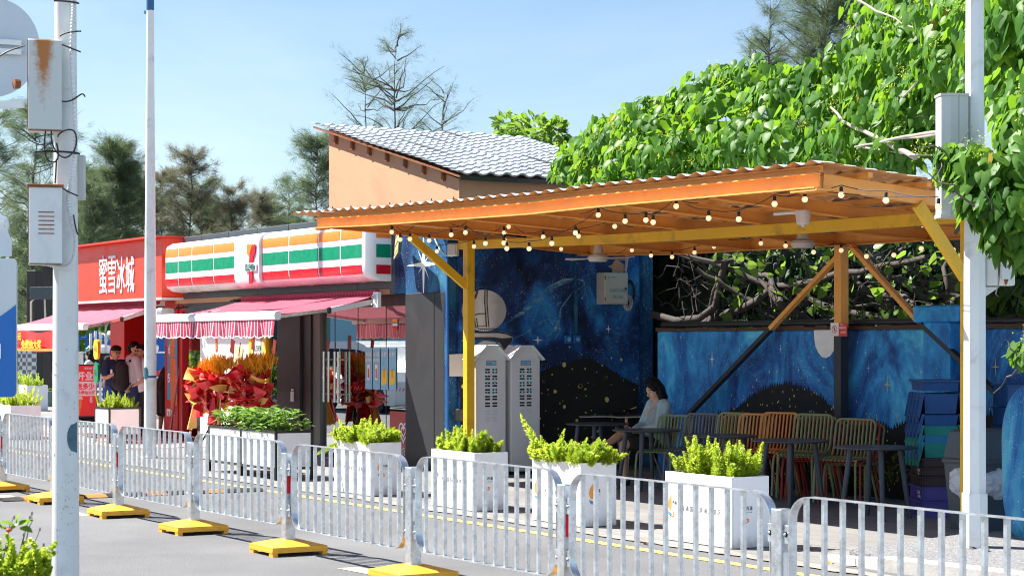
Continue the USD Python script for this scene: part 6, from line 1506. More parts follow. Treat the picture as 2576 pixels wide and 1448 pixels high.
stack((1905, 1036), .93, ['orange', 'black', 'orange'], ['front orange chair of the left orange stack', 'black chair in the middle of the left orange stack', 'orange chair at the bottom of the left orange stack'])
stack((1962, 1040), .93, ['orange', 'black', 'red', 'black'], ['front orange chair of the right orange stack', 'upper black chair of the right orange stack', 'dark red chair of the right orange stack', 'lowest black chair of the right orange stack'])
stack((2046, 1045), .92, ['green', 'green', 'red', 'red'], ['front olive chair of the tall stack left of the moon column', 'second olive chair of the stack left of the moon column', 'upper red chair of the stack left of the moon column', 'lower red chair of the stack left of the moon column'])
stack((2152, 1058), .88, ['green', 'red', 'green'], ['front olive chair of the stack right of the moon column', 'red chair in the middle of the stack right of the moon column', 'rear olive chair of the stack right of the moon column'])

# ---- crates, bin and bag by the white pole
CZ = S(-15.12, 14.05)
def lidcrate(p, mt, label, z, h=.15, tilt=.12, rz=-.5, w=.56, d=.36):
    """attached-lid crate: tapered body, ribbed flaps hanging down its sides with toothed edges"""
    R = rz3(rz); t = thing('flap_crate', label, 'crate', p + S(0, 0, z)); q = p + S(0, 0, z)
    m = MB(); m.hull([q + R @ S(a * w / 2 * s, b * d / 2 * s, zz_) for a in (-1, 1) for b in (-1, 1) for s, zz_ in ((.86, 0), (.95, h))]); part(t, 'body', m, mt)
    for sg in (-1, 1):
        m = MB(); top = h + .008; n = 4
        V0 = lambda x, dd, zz_: q + R @ S(x, sg * (d / 2 * .95 + dd), zz_)
        m.hull([V0(x, dd, zz_) for x in (-w / 2, w / 2) for dd, zz_ in ((0, top), (.012, top + .004), (.05, -.04), (.058, -.036))])
        fl = part(t, 'flap', m, mt)
        m = MB()
        for k in range(n):
            x0 = -w / 2 + w * (k + .06) / n; x1 = -w / 2 + w * (k + .80) / n
            m.hull([V0(x, dd, zz_) for dd in (.048, .066) for x, zz_ in ((x0, -.036), (x1, -.036), (x0 + .02, -.085), (x1 - .02, -.085))])
        for k in range(n + 1):
            x = -w / 2 + .012 + (w - .024) * k / n; m.hull([V0(x + a, dd, zz_) for a in (-.006, .006) for dd, zz_ in ((.01, top), (.026, top), (.06, -.04), (.074, -.036))])
        for s_ in (.25, .92):
            zz_ = top - (top + .04) * s_; dd = .012 + .046 * s_; m.hull([V0(x, e, y_) for x in (-w / 2, w / 2) for e in (dd, dd + .014) for y_ in (zz_ - .006, zz_ + .006)])
        part(t, 'rib', m, mt)
    return t
order = [('crate_green', .60, 'lowest green flap crate above the brown trays'), ('crate_sky', .67, 'bright blue flap crate between two green ones'), ('crate_green', .77, 'upper green flap crate in the stack by the pole'), ('crate_blue', .88, 'lower dark blue flap crate in the stack'), ('crate_blue', 1.04, 'upper dark blue flap crate with tall flaps near the top of the stack')]
for mt, z, l in order: lidcrate(CZ, mt, l, z, .15 if z < 1 else .2)
def tray(p, mt, label, z, h, rz=-.5, w=.52, d=.36, word=None):
    R = rz3(rz); t = thing('bread_tray', label, 'crate', p + S(0, 0, z)); q = p + S(0, 0, z); m = MB()
    m.obox(q + S(0, 0, .01), (w - .02, d - .02, .02), R)
    for sg in (-1, 1):
        m.obox(q + R @ S(0, sg * d / 2, h / 2), (w, .014, h), R); m.obox(q + R @ S(sg * w / 2, 0, h / 2), (.014, d - .014, h), R); m.obox(q + R @ S(0, sg * (d / 2 + .012), h - .012), (w + .03, .022, .02), R, .003); m.obox(q + R @ S(sg * (w / 2 + .004), 0, h - .012), (.022, d, .02), R, .003)
    bd = part(t, 'tray', m, mt)
    m = MB()
    for k in range(6): m.obox(q + R @ S(-w / 2 + .04 + k * (w - .08) / 5, -(d / 2 + .010), h / 2 - .01), (.010, .008, h - .03), R)
    part(t, 'rib', m, mt)
    if word:
        m = MB(); u = R @ S(1, 0, 0); o = q + R @ S(.06, -(d / 2 + .0155), h * .42); m.poly(fit(glyphs('7-ELEVEN', .1, 2, False), .125, .034), o, u, S(0, 0, 1)); m.poly(fit(glyphs(word, .1, 1), .03 * len(word), .028), o + u * .04 - S(0, 0, .038), u, S(0, 0, 1)); part(bd, 'lettering', m, 'print_white')
for z, h, mt, wd, l in ((.0, .17, 'crate_purple', '轩宝餐饮', 'lowest purple bread tray on the paving'), (.175, .14, 'crate_purple', '轩宝餐饮', 'upper purple bread tray with white lettering'), (.32, .10, 'crate_brown', None, 'plain dark brown bread tray'), (.425, .085, 'crate_brown', '美心', 'lower dark brown tray lettered in white'), (.515, .085, 'crate_brown', '美心', 'upper dark brown tray lettered in white')): tray(CZ, mt, l, z, h, word=wd)
t = thing('flap_crate', 'closed dark blue crate lying on top of the stack', 'crate', CZ + S(0, 0, 1.26)); R = rz3(-.5); q = CZ + S(0, 0, 1.27)
m = MB(); m.hull([q + R @ S(a * .27 * s, b * .18 * s, z) for a in (-1, 1) for b in (-1, 1) for s, z in ((.92, 0), (.98, .085))]); part(t, 'body', m, 'crate_blue'); m = MB(); m.obox(q + S(0, 0, .098), (.58, .40, .022), R, .004); part(t, 'rim', m, 'crate_blue')
for k, (mt, z, h) in enumerate((('crate_blue', .62, .3), ('crate_blue', .93, .18), ('crate_blue', 1.12, .22))):
    tray(CZ + S(.62, .55), mt, ['lower blue crate of the stack behind the white pole', 'middle blue crate of the stack behind the white pole', 'top blue crate of the stack behind the white pole'][k], z, h, -.5)
tray(CZ + S(.62, .55), 'bin_grey', 'dark tub under the blue crates behind the white pole', .0, .6, -.5, .5, .4)
p = S(-13.75, 13.35)
t = thing('litter_bin', 'dark grey litter bin lined with a white bag behind the white pole', 'litter bin', p)
m = MB(); m.hull([p + S(a * s, b * s, z) for a in (-1, 1) for b in (-1, 1) for s, z in ((.19, 0), (.235, .62))]); part(t, 'body', m, 'bin_grey')
m = MB(); m.box(p + S(-.26, -.26, .62), p + S(.26, .26, .68), .02); m.hull([p + S(a * s, b * s, z) for a in (-1, 1) for b in (-1, 1) for s, z in ((.24, .68), (.20, .92), (.14, .95))]); part(t, 'lid', m, 'bin_grey')
bagm = trimesh.creation.icosphere(subdivisions=4); V = bagm.vertices.copy(); V = V * A([.285, .285, .22]); V[:, 2] = np.clip(V[:, 2], -.2, .14); V += V / np.linalg.norm(V, axis=1, keepdims=True) * ((meshkit.fbm(V * 14, 4, 3) - .5) * .11)[:, None]
m = MB(); m.add(V + p + S(0, 0, .46), bagm.faces); part(t, 'bag', m, 'plastic_bag', 50)
# blue starry mass at the right edge
V, F_ = trimesh.creation.icosphere(subdivisions=4).vertices, trimesh.creation.icosphere(subdivisions=4).faces
V = np.sign(V) * np.abs(V) ** .55; V = V * A([.55, .40, .73]) * (1 + .06 * (meshkit.fbm(V * 1.6, 3, 5) - .5))[:, None]
c = onY(2600, 1372, 12.6); c = S(c[0] + .22, 12.80, .70)
mat('mound_blue', (.012, .11, .34), .35, var=.18, scale=2.5, bump=.5, bscale=14)
single('painted_mound', 'bulky rounded form painted starry blue at the right picture edge', 'sculpture', MB().add(V + c, F_), 'mural_bright', True)

# ---- leaves fallen on the pavement, small things
for i, (x, y, l) in enumerate(((2085, 1412, 'dry leaf at the foot of the kerb ramp'), (2480, 1386, 'dry leaf on the gravel by the white pole'), (2430, 1378, 'dry leaf beside the white pole base'), (1628, 1367, 'dry leaf on the gutter right of the bushy fern planter'), (2060, 1380, 'crumpled leaf on the pavement by the right table'))):
    p = G(x, y, .09 if x > 2400 else .012); a = rng.uniform(0, 6); m = MB(); m.add(LV * A([.13, .16, .13]) @ rz3(a).T + p + S(0, 0, .012), LF); single('fallen_leaf', l, 'leaf', m, 'leaf_dead')
# ================================================================== THE RED SHOP
t = thing('red_shop', 'red fronted drinks shop left of the striped sign, open to the street', 'shop building', S(-36, 13.6))
m = MB(); m.box((-38.6, 15.2, .012), (-33.6, 15.3, 2.55)); m.box((-33.5, 13.4, 0.012), (-33.4, 15.2, 2.55)); part(t, 'wall', m, 'red_wall')
m = MB(); m.box((-38.6, 13.05, 2.5), (-33.36, 15.3, 2.55)); m.box((-38.3, 13.06, 2.56), (-33.4, 15.3, 3.55)); part(t, 'roof', m, 'red_deep')
m = MB(); m.box((-34.86, 13.40, .012), (-34.22, 13.9, 2.5), .006); pl = part(t, 'pillar', m, 'red_wall')
m = MB(); m.box((-34.215, 13.42, .012), (-33.42, 13.6, 2.5), .006); part(t, 'panel', m, 'red_wall', label='broad red panel right of the poster pillar')
m = MB(); m.box((-38.1, 13.5, .012), (-37.3, 14.1, 2.5), .006); part(t, 'pillar', m, 'red_wall')
m = MB(); m.box((-36.2, 14.4, .012), (-34.9, 14.45, 1.1), .006); part(t, 'counter', m, 'red_deep')
a0, a1 = onY(421, 1005, 13.39), onY(446, 845, 13.39)
m = MB(); m.poly(sbox(a0[0], a0[2], a1[0], a1[2]), S(0, 13.392, 0), S(1, 0), S(0, 0, 1), .004); po = part(pl, 'poster', m, 'print_blue')
m = MB(); m.poly(Polygon([(a0[0] + .18, .55), (a0[0] + .5, .62), (a0[0] + .44, 1.45), (a0[0] + .12, 1.5)]), S(0, 13.387, 0), S(1, 0), S(0, 0, 1)); m.poly(Polygon([(a0[0] + .1, 1.5), (a0[0] + .4, 1.5), (a0[0] + .36, 1.85), (a0[0] + .14, 1.85)]), S(0, 13.387, 0), S(1, 0), S(0, 0, 1)); part(pl, 'picture', m, 'tea_brown')
m = MB(); m.poly(fit(glyphs('6', .1, 3, False), .1, .17), S(a0[0] + .05, 13.386, 1.55), S(1, 0), S(0, 0, 1)); m.poly(fit(glyphs('5', .1, 3, False), .1, .17), S(a0[0] + .03, 13.386, 1.02), S(1, 0), S(0, 0, 1)); m.poly(fit(glyphs('蜜雪冰城', .1, 2), .38, .15), S(-34.76, 13.396, .40), S(1, 0), S(0, 0, 1)); part(pl, 'lettering', m, 'print_white')
m = MB(); m.poly(rrect(0, 0, .42, .24, .03), S(-35.3, 13.88, 1.72), S(1, 0), S(0, 0, 1), .004); nb = part(t, 'notice', m, 'cloth_pink'); m = MB(); m.poly(fit(glyphs('节约粮食', .1, 1), .30, .07), S(-35.24, 13.875, 1.85), S(1, 0), S(0, 0, 1)); m.poly(fit(glyphs('杜绝浪费', .1, 1), .30, .07), S(-35.24, 13.875, 1.76), S(1, 0), S(0, 0, 1)); part(nb, 'lettering', m, 'print_red')
for c, z, s in (('print_yellow', 1.62, '4元'), ('sign_green', 1.15, '6元')):
    m = MB(); m.poly(rrect(-.13, -.2, .13, .2, .12), S(-38.25, 13.3, z), S(1, 0), S(0, 0, 1), .05); ps = part(t, 'price_tag', m, c); m = MB(); m.poly(fit(glyphs(s, .1, 1), .16, .12), S(-38.33, 13.245, z - .05), S(1, 0), S(0, 0, 1)); part(ps, 'lettering', m, 'print_dark')
# glass door beside it
m = MB(); m.box((-33.36, 13.35, .02), (-32.98, 13.36, 2.3)); part(t, 'glass_door', m, 'plastic_clear')
m = MB(); m.tube([(-33.15, 13.3, .75), (-33.15, 13.3, 1.4)], .02, 8); part(t, 'door_handle', m, 'steel')
m = MB(); m.box((-33.42, 13.15, .012), (-33.36, 13.4, 2.3)); m.hull([(x, y, z) for x, y, z in ((-33.4, 12.9, .1), (-33.2, 12.85, .1), (-33.4, 13.1, 1.3), (-33.36, 13.1, 1.3), (-33.38, 12.95, .1))]); part(t, 'curtain', m, 'red_deep')
# printed carpet
usdkit.material(stage, '/World/Looks/carpet', {'g': ('geometry', {}), 'v': ('voronoi_texture', {'scale': 1.6, 'randomness': .8}), 'n': ('noise_texture', {'scale': 2.5, 'detail': 5., 'distortion': 2.}), 'r': ('rgb_ramp', {'ramp': [(.0, (.62, .05, .04)), (.46, (.62, .05, .04)), (.47, (.74, .66, .62)), (.56, (.74, .66, .62)), (.57, (.72, .36, .10)), (.68, (.62, .05, .04))], 'interpolate': False}), 'p': ('principled_bsdf', {'roughness': .9})}, [('g.position', 'n.vector'), ('n.fac', 'r.fac'), ('r.color', 'p.base_color')], surface='p.BSDF')
m = MB().grid(lambda u, v: np.stack([-41.5 + 10.2 * u, 11.2 + 2.1 * v + .15 * np.sin(u * 9), .012 + .008 * np.sin(u * 40) * np.sin(v * 9) ** 2], 1), 60, 14)
single('carpet', 'red and white printed carpet laid before the red shop', 'carpet', m, 'carpet', True)

# sandwich board
p = G(218, 1072)
t = thing('sandwich_board', 'red sandwich board with an iced tea picture standing by the queue', 'sandwich board', p)
f_ = 5009 / float((p - CAM) @ FW)
bw, bh = 48 / f_, 116 / f_; zb_ = .22; ex = RT * .97 + FW * .25; ex /= np.linalg.norm(ex); ey = np.cross(S(0, 0, 1), ex); ex = ex * .70; o = p - ex * .86 + S(0, 0, zb_)
W_ = 1.15
m = MB(); m.poly(sbox(0, 0, W_, 1.05), o, ex, S(0, 0, 1) + ey * .12, .02); bd = part(t, 'board', m, 'print_red')
lift = lambda k: o - ey * (.021 + .002 * k)
vz = S(0, 0, 1) + ey * .12
m = MB(); m.poly(fit(glyphs('新店开业', .1, 3), .95, .19), lift(1) + ex * .1 + vz * .74, ex, vz); m.poly(fit(glyphs('蜜雪冰城', .1, 1), .22, .05), lift(1) + ex * .80 + vz * .97, ex, vz); m.poly(sbox(0, 0, W_, .30), lift(0) + vz * .42, ex, vz); m.poly(rrect(.06, .0, .60, .40, .05), lift(0), ex, vz); m.poly(fit(glyphs('8', .1, 2, False), .08, .12), lift(1) + ex * .95 + vz * .28, ex, vz); part(bd, 'white_print', m, 'cloth_pink')
m = MB(); m.poly(fit(glyphs('买多少送多少', .1, 2), 1.05, .14), lift(2) + ex * .04 + vz * .55, ex, vz); m.poly(fit(glyphs('消费满15元 免费抽大奖', .1, 1), 1.08, .08), lift(2) + ex * .03 + vz * .45, ex, vz); part(bd, 'red_print', m, 'print_red')
m = MB(); m.poly(Polygon([(.30, .02), (.66, .02), (.74, .36), (.22, .36)]), lift(3), ex, vz); part(bd, 'tea_picture', m, 'tea_brown')
m = MB(); m.poly(Polygon([(.20, .35), (.76, .35), (.72, .41), (.24, .41)]), lift(4), ex, vz); part(bd, 'cup_rim', m, 'cloth_beige')
m = MB()
for a in (0, W_): m.beam(o + ex * a - S(0, 0, .22) - ey * .02, o + ex * a + vz * 1.07, .03, .03); m.beam(o + ex * a + ey * .55 - S(0, 0, .22), o + ex * a + vz * 1.06 + ey * .02, .03, .03)
m.beam(o + vz * 1.065 - ex * .02, o + vz * 1.065 + ex * (W_ + .02), .03, .03); m.beam(o - ex * .02 - vz * .01, o + ex * (W_ + .02) - vz * .01, .03, .03); part(t, 'frame', m, 'black_frame')
m = MB(); m.add([o + ex * W_ + vz * 1.0, o + ex * W_ - S(0, 0, .15) + ey * .5, o + ex * W_ * .0 - S(0, 0, .15) + ey * .5, o + vz * 1.0 + ey * .02], [[0, 1, 2, 3]]); part(t, 'rear_board', m, 'black_frame')

# ================================================================== OPENING DAY FLOWER STANDS
def crumple(t, name, c, n, rad, mt, seed, zr=(-.3, .2)):
    rg = np.random.default_rng(seed); out = MB()
    for i in range(n):
        a = rg.uniform(0, 2 * PI); q = c + S(math.cos(a) * rad * rg.uniform(.2, 1), math.sin(a) * rad * .7 * rg.uniform(.2, 1), rg.uniform(*zr)); w = rg.uniform(.10, .19); dirn = S(math.cos(a) + rg.normal(0, .4), math.sin(a) - .5 + rg.normal(0, .3), rg.uniform(.1, .9)); R = frame_of(dirn, rg.uniform(-1, 1))
        k1, k2, k3 = rg.uniform(-2.5, 2.5, 3)
        def f(u, v): return np.stack([(u - .3) * w * 1.15, (v - .5) * w * (1.5 + .5 * u), .25 * w * np.sin(k1 * u * 2 + v * k2 * 2 + k3) + (.9 * (v - .5) ** 2) * w * 1.4 * (1 - .5 * u)], 1) @ R.T + q
        mm = MB().grid(f, 9, 9); part(t, name, mm, mt, True)
def wheat(t, c, n, seed):
    rg = np.random.default_rng(seed); V, F = [], []
    for i in range(n):
        a = rg.uniform(0, 2 * PI); e = rg.uniform(.2, 1.1); d = A([math.cos(a) * e * .75, math.sin(a) * e * .5, 1.]); d /= np.linalg.norm(d); b = c + S(rg.normal(0, .09), rg.normal(0, .06), rg.uniform(-.06, .04)); L = rg.uniform(.13, .21)
        u = np.cross(d, [.2, .9, .1]); u /= np.linalg.norm(u); w = np.cross(d, u)
        for k in range(26):
            s = rg.uniform(.1, .8); al = rg.uniform(0, 2 * PI); o = u * math.cos(al) + w * math.sin(al); p0 = b + d * L * s; tip = p0 + d * L * .38 + o * .022; sd = np.cross(o, d) * .0042; j = len(V); V += [p0 - sd, p0 + sd, tip]; F.append([j, j + 1, j + 2])
    part(t, 'wheat_head', MB().add(V, F), 'wheat')
def stand(label, c, seed):
    t = thing('flower_stand', label, 'flower stand', c * A([1, 1, 0])); rg = np.random.default_rng(seed)
    for a in (2.2, 4.0, 5.6, .6):
        m = MB(); m.tube([c + S(0, 0, -.30), S(c[0] + math.cos(a) * .42, c[1] + math.sin(a) * .36, .012)], .016, 6); part(t, 'leg', m, 'metal_dark')
    for k, (dx, dz) in enumerate(((-.33, .02), (-.1, .10), (.16, .02), (.36, .08), (.0, -.03))): wheat(t, c + S(dx, -.06 + .05 * (k % 2), .30 + dz), 80, seed * 10 + k)
    crumple(t, 'red_paper', c + S(0, -.12, .06), 34, .42, 'paper_red', seed + 1, (-.35, .2)); crumple(t, 'crimson_paper', c + S(0, -.18, .08), 30, .42, 'paper_crimson', seed + 2, (-.35, .2)); crumple(t, 'gold_paper', c + S(0, -.17, .02), 12, .44, 'paper_gold', seed + 3, (-.35, .2)); crumple(t, 'cream_paper', c + S(-.1, -.15, .0), 3, .5, 'paper_cream', seed + 4, (-.2, .1))
    for k in range(7):
        x = rg.uniform(-.40, .40); y = -.16 + rg.uniform(-.1, .1); w = rg.uniform(.10, .17); L = rg.uniform(.34, .55); sw = rg.uniform(-.18, .18)
        def f(u, v): return np.stack([c[0] + x + sw * v + (u - .5) * w * (1 + .9 * v), c[1] + y - .06 * v + .05 * np.sin(u * 7 + k) * (.3 + v), c[2] - .08 - L * v + .04 * u * v], 1)
        part(t, 'ribbon', MB().grid(f, 8, 6), ('paper_red', 'paper_gold', 'paper_red', 'paper_crimson')[k % 4], 60)
    return t
C1, C2 = onY(551, 985, 12.35), onY(648, 985, 12.3)
s1 = stand('left flower stand of golden wheat wrapped in red and gold paper', C1, 31); s2 = stand('right flower stand of golden wheat, beside the grey pillar', C2, 57)
for i, (x, y, l) in enumerate(((545, 868, 'red greeting card on a stick leftmost above the flower stands'), (585, 871, 'tilted red card on a stick above the left flower stand'), (603, 878, 'narrow red card seen edge on above the flower stands'), (637, 861, 'red card with gold writing in front of the yellow panel'), (690, 872, 'red card on a stick nearest the grey pillar'))):
    q = onY(x, y, 12.3); t = thing('greeting_card', l, 'greeting card', q); tl = (-.06, .28, .3, .05, .25)[i]; w = (.10, .16, .04, .13, .11)[i]; ex = S(math.cos(tl), 0, -math.sin(tl)); ez = S(math.sin(tl), 0, math.cos(tl))
    m = MB(); m.poly(sbox(-w / 2, -.11, w / 2, .11), q, ex, ez, .003); cd = part(t, 'card', m, 'paper_crimson' if i in (0, 3, 4) else 'paper_red')
    m = MB(); m.tube([q - ez * .02, q - ez * .34], .004, 5); part(t, 'stick', m, 'paper_gold')
    if i in (0, 3, 4): m = MB(); m.poly(fit(glyphs('开业' if i else '大吉', .1, 1), .05, .12), q - ex * .025 - ez * .06 - S(0, .005, 0), ex, ez); part(cd, 'lettering', m, 'print_yellow')
for x, y, w, l, s in ((613, 1000, .15, 'red hanging tag with gold characters below a mask crest, on the right flower stand', '生意兴隆'), (516, 1000, .12, 'red hanging tag on the left flower stand', '开业大吉')):
    q = onY(x, y, 12.02); t = thing('hanging_tag', l, 'greeting tag', q)
    m = MB(); m.poly(sbox(-w / 2, -.20, w / 2, .10), q, S(1, 0), S(0, 0, 1), .004); a_ = part(t, 'tag', m, 'paper_crimson')
    m = MB()
    for k, ch in enumerate(s): m.poly(fit(glyphs(ch, .1, 1), .05, .05), q + S(-.025, -.006, .03 - k * .07), S(1, 0), S(0, 0, 1))
    part(a_, 'lettering', m, 'print_yellow')
    m = MB(); m.poly(affinity.scale(Point(0, .17).buffer(.08), 1.1, .8).difference(union_all([Point(-.03, .17).buffer(.015), Point(.03, .17).buffer(.015)])), q, S(1, 0), S(0, 0, 1), .006); part(t, 'crest', m, 'paper_cream')

# ================================================================== PEOPLE
def sph(p, r): return m3.Manifold.sphere(float(r), 14).translate(tuple(map(float, p)))
def blob(chains, edge=.022, it=8):
    parts = []
    for ch in chains:
        if len(ch) == 1: parts.append(sph(*ch[0])); continue
        for (p, r), (q, s) in zip(ch[:-1], ch[1:]): parts.append(m3.Manifold.batch_hull([sph(p, r), sph(q, s)]))
    M = m3.Manifold.batch_boolean(parts, m3.OpType.Add).refine_to_length(edge)
    g = M.to_mesh(); tm = trimesh.Trimesh(g.vert_properties[:, :3], g.tri_verts)
    trimesh.smoothing.filter_taubin(tm, iterations=it)
    return tm
def lerp(a, b, s): return A(a, float) * (1 - s) + A(b, float) * s
def person(label, loc, rz, J, hair='short', wear=(), hscale=1., glasses=None, headpose=(0., 0.), group=None, beard=False, skin='skin', cap=None):
    """J: joints in the body's own frame, facing -y, metres: hip, chest, neck, head, and for l / r: sh, el, wr, hp, kn, an, toe"""
    t = thing('person', label, 'person', loc, rz, group); t.loc = A([0, 0, 0.])
    g = lambda k: A(J[k], float)
    ch = [[(g('hip'), .115), (lerp(g('hip'), g('chest'), .5), .115), (g('chest'), .125)], [(g('hip') + [.06, 0, 0], .10), (g('hip') - [.06, 0, 0], .10)],
          [(g('l_sh') - [.03, 0, .0], .062), (g('r_sh') + [.03, 0, 0], .062)], [(g('chest'), .12), (g('neck'), .06)], [(g('neck'), .052), (g('head') + A([0, .015, -.09]), .050)]]
    hd = g('head')
    Rh = rz3(headpose[0]) @ rx3(headpose[1])
    H_ = lambda x, y, z: hd + Rh @ A([x, y, z])
    ch += [[(H_(0, .015, .03), .088), (H_(0, -.02, .025), .080)], [(H_(0, -.02, .02), .076), (H_(0, -.045, -.075), .045)], [(H_(0, .02, .0), .078), (H_(0, -.03, -.06), .055)],
           [(H_(0, -.092, .012), .008), (H_(0, -.112, -.022), .013), (H_(0, -.094, -.030), .014)], [(H_(.012, -.088, -.058), .008), (H_(-.012, -.088, -.058), .008)],
           [(H_(.084, .005, .012), .014), (H_(.088, .012, -.022), .010)], [(H_(-.084, .005, .012), .014), (H_(-.088, .012, -.022), .010)]]
    for s, sg in (('l', 1), ('r', -1)):
        ch.append([(g(s + '_sh'), .052), (g(s + '_el'), .040)]); ch.append([(g(s + '_el'), .038), (lerp(g(s + '_el'), g(s + '_wr'), .35), .037), (g(s + '_wr'), .024)])
        ch.append([(g(s + '_hp'), .085), (g(s + '_kn'), .055)]); ch.append([(g(s + '_kn'), .052), (lerp(g(s + '_kn'), g(s + '_an'), .35), .052), (g(s + '_an'), .034)])
        ch.append([(g(s + '_an') + [0, .02, -.02], .034), (g(s + '_toe'), .028)])
        # hand: palm, four fingers, thumb
        w = g(s + '_wr'); d = w - g(s + '_el'); d /= np.linalg.norm(d); hd_ = A(J.get(s + '_hand', d), float); hd_ /= np.linalg.norm(hd_); cr = A(J.get(s + '_curl', [0, -.3, -1.]), float); cr /= np.linalg.norm(cr); sd = np.cross(hd_, cr); sd /= np.linalg.norm(sd)
        ch.append([(w, .024), (w + hd_ * .045, .026)]); ch.append([(w + hd_ * .06 + sd * .024, .017), (w + hd_ * .06 - sd * .024, .016)])
        for k in range(4):
            b = w + hd_ * .075 + sd * (.027 - .018 * k); L = (.068, .076, .070, .055)[k]; q1 = b + hd_ * L * .5 + cr * L * .12; q2 = q1 + hd_ * L * .28 + cr * L * .34
            ch.append([(b, .0095), (q1, .0088), (q2, .0078)])
        b = w + hd_ * .03 + sd * .026 * (1 if sg > 0 else 1); ch.append([(b, .012), (b + sd * .026 + hd_ * .022 + cr * .012, .010), (b + sd * .034 + hd_ * .05 + cr * .022, .0085)])
    part(t, 'body', blob(ch, .016, 6), skin, True)
    # face
    for sg in (-1, 1):
        m = MB(); m.ball(H_(.034 * sg, -.086, .014), .0105, 1, (1.3, .7, .55)); part(t, 'eye', m, 'hair', True)
        m = MB(); m.tube([H_(.014 * sg, -.095, .034), H_(.036 * sg, -.092, .040), H_(.056 * sg, -.078, .034)], .0042, 5); part(t, 'eyebrow', m, 'hair', True)
    m = MB(); m.tube([H_(-.024, -.085, -.058), H_(0, -.097, -.060), H_(.024, -.085, -.058)], .0052, 6); part(t, 'mouth', m, 'flower_red' if hair == 'bob' else 'skin_shade', True)
    if hair == 'short': hc = [[(H_(0, .012, .055), .090), (H_(0, -.03, .075), .068)], [(H_(0, .045, .02), .080), (H_(0, .05, -.03), .066)], [(H_(.035, .02, .07), .074), (H_(-.035, .02, .07), .074)]]
    elif hair == 'tuft': hc = [[(H_(0, .012, .055), .090), (H_(0, -.045, .09), .062)], [(H_(0, .045, .02), .080), (H_(0, .05, -.03), .066)], [(H_(.04, -.03, .08), .055), (H_(-.04, -.03, .08), .055)], [(H_(.03, -.06, .075), .035), (H_(-.02, -.06, .08), .035)]]
    else: hc = [[(H_(0, .02, .06), .100), (H_(0, .05, -.02), .100)], [(H_(.075, .03, .03), .048), (H_(.085, .015, -.11), .042)], [(H_(-.075, .03, .03), .048), (H_(-.085, .015, -.11), .042)], [(H_(0, .075, .0), .075), (H_(0, .08, -.10), .066)], [(H_(.07, .05, -.03), .05), (H_(.06, .07, -.12), .046)], [(H_(-.07, .05, -.03), .05), (H_(-.06, .07, -.12), .046)], [(H_(.03, -.05, .085), .042), (H_(.072, -.04, .03), .030)], [(H_(-.03, -.05, .085), .042), (H_(-.072, -.04, .03), .030)]]
    hp_ = part(t, 'hair', blob(hc, .018, 4), 'hair', True)
    if cap:
        part(t, 'cap', blob([[(H_(0, .015, .07), .095), (H_(0, .0, .085), .085)], [(H_(.04, -.10, .06), .012), (H_(-.04, -.10, .06), .012)], [(H_(.05, -.06, .07), .02), (H_(0, -.15, .045), .010)], [(H_(-.05, -.06, .07), .02), (H_(0, -.15, .045), .010)]], .018, 3), cap, True)
    if glasses:
        m = MB()
        for sg in (-1, 1):
            a = np.linspace(0, 2 * PI, 13); m.tube([H_(sg * .034 + .024 * math.cos(x), -.103, .012 + .020 * math.sin(x)) for x in a], .0028, 5, False); m.tube([H_(sg * .058, -.10, .02), H_(sg * .088, .0, .02)], .003, 4)
        m.tube([H_(-.01, -.106, .016), H_(.01, -.106, .016)], .003, 4); gp = part(t, 'spectacles', m, 'metal_dark')
        if glasses == 'sun':
            m = MB()
            for sg in (-1, 1): m.poly(affinity.scale(Point(0, 0).buffer(.023), 1, .85), H_(sg * .034, -.104, .012), Rh @ A([1., 0, 0]), Rh @ A([0, 0, 1.]), .003)
            part(gp, 'lens', m, 'car_glass')
    for nm, chains, mt, it in wear: part(t, nm, blob(chains(g), .02, it), mt, True)
    return t
def std(h=1.72, arms=None, stance=.09):
    k = h / 1.72
    J = dict(hip=(0, 0, .93), chest=(0, 0, 1.27), neck=(0, .0, 1.42), head=(0, -.015, 1.585), l_sh=(.185, 0, 1.385), r_sh=(-.185, 0, 1.385), l_el=(.25, .02, 1.10), r_el=(-.25, .02, 1.10), l_wr=(.25, -.06, .86), r_wr=(-.25, -.06, .86),
             l_hp=(.085, 0, .90), r_hp=(-.085, 0, .90), l_kn=(stance + .005, -.02, .49), r_kn=(-stance - .005, -.01, .49), l_an=(stance + .01, .02, .09), r_an=(-stance - .01, .02, .09), l_toe=(stance + .03, -.13, .03), r_toe=(-stance - .03, -.13, .03))
    if arms: J.update(arms)
    return {a: (tuple(A(b) * k) if not a.endswith(('hand', 'curl')) else b) for a, b in J.items()}
def tee(loose=.0, sl=.55, low=.86):
    def f(g):
        o = [[(g('hip') + A([.05, 0, -.02 + (low - .86)]), .135 + loose), (g('chest') + A([.03, 0, 0]), .135 + loose)], [(g('hip') + A([-.05, 0, -.02 + (low - .86)]), .135 + loose), (g('chest') + A([-.03, 0, 0]), .135 + loose)], [(g('l_sh') - A([.03, 0, 0]), .072 + loose * .5), (g('r_sh') + A([.03, 0, 0]), .072 + loose * .5)], [(g('chest') + A([0, 0, .02]), .12), (g('neck') - A([0, -.01, .02]), .075)]]
        for s in 'lr':
            o.append([(g(s + '_sh'), .070 + loose * .5), (lerp(g(s + '_sh'), g(s + '_el'), min(sl, 1.)), .064 + loose * .6)])
            if sl > 1: o.append([(g(s + '_el'), .055 + loose * .3), (lerp(g(s + '_el'), g(s + '_wr'), sl - 1), .042 + loose * .3)])
        return o
    return f
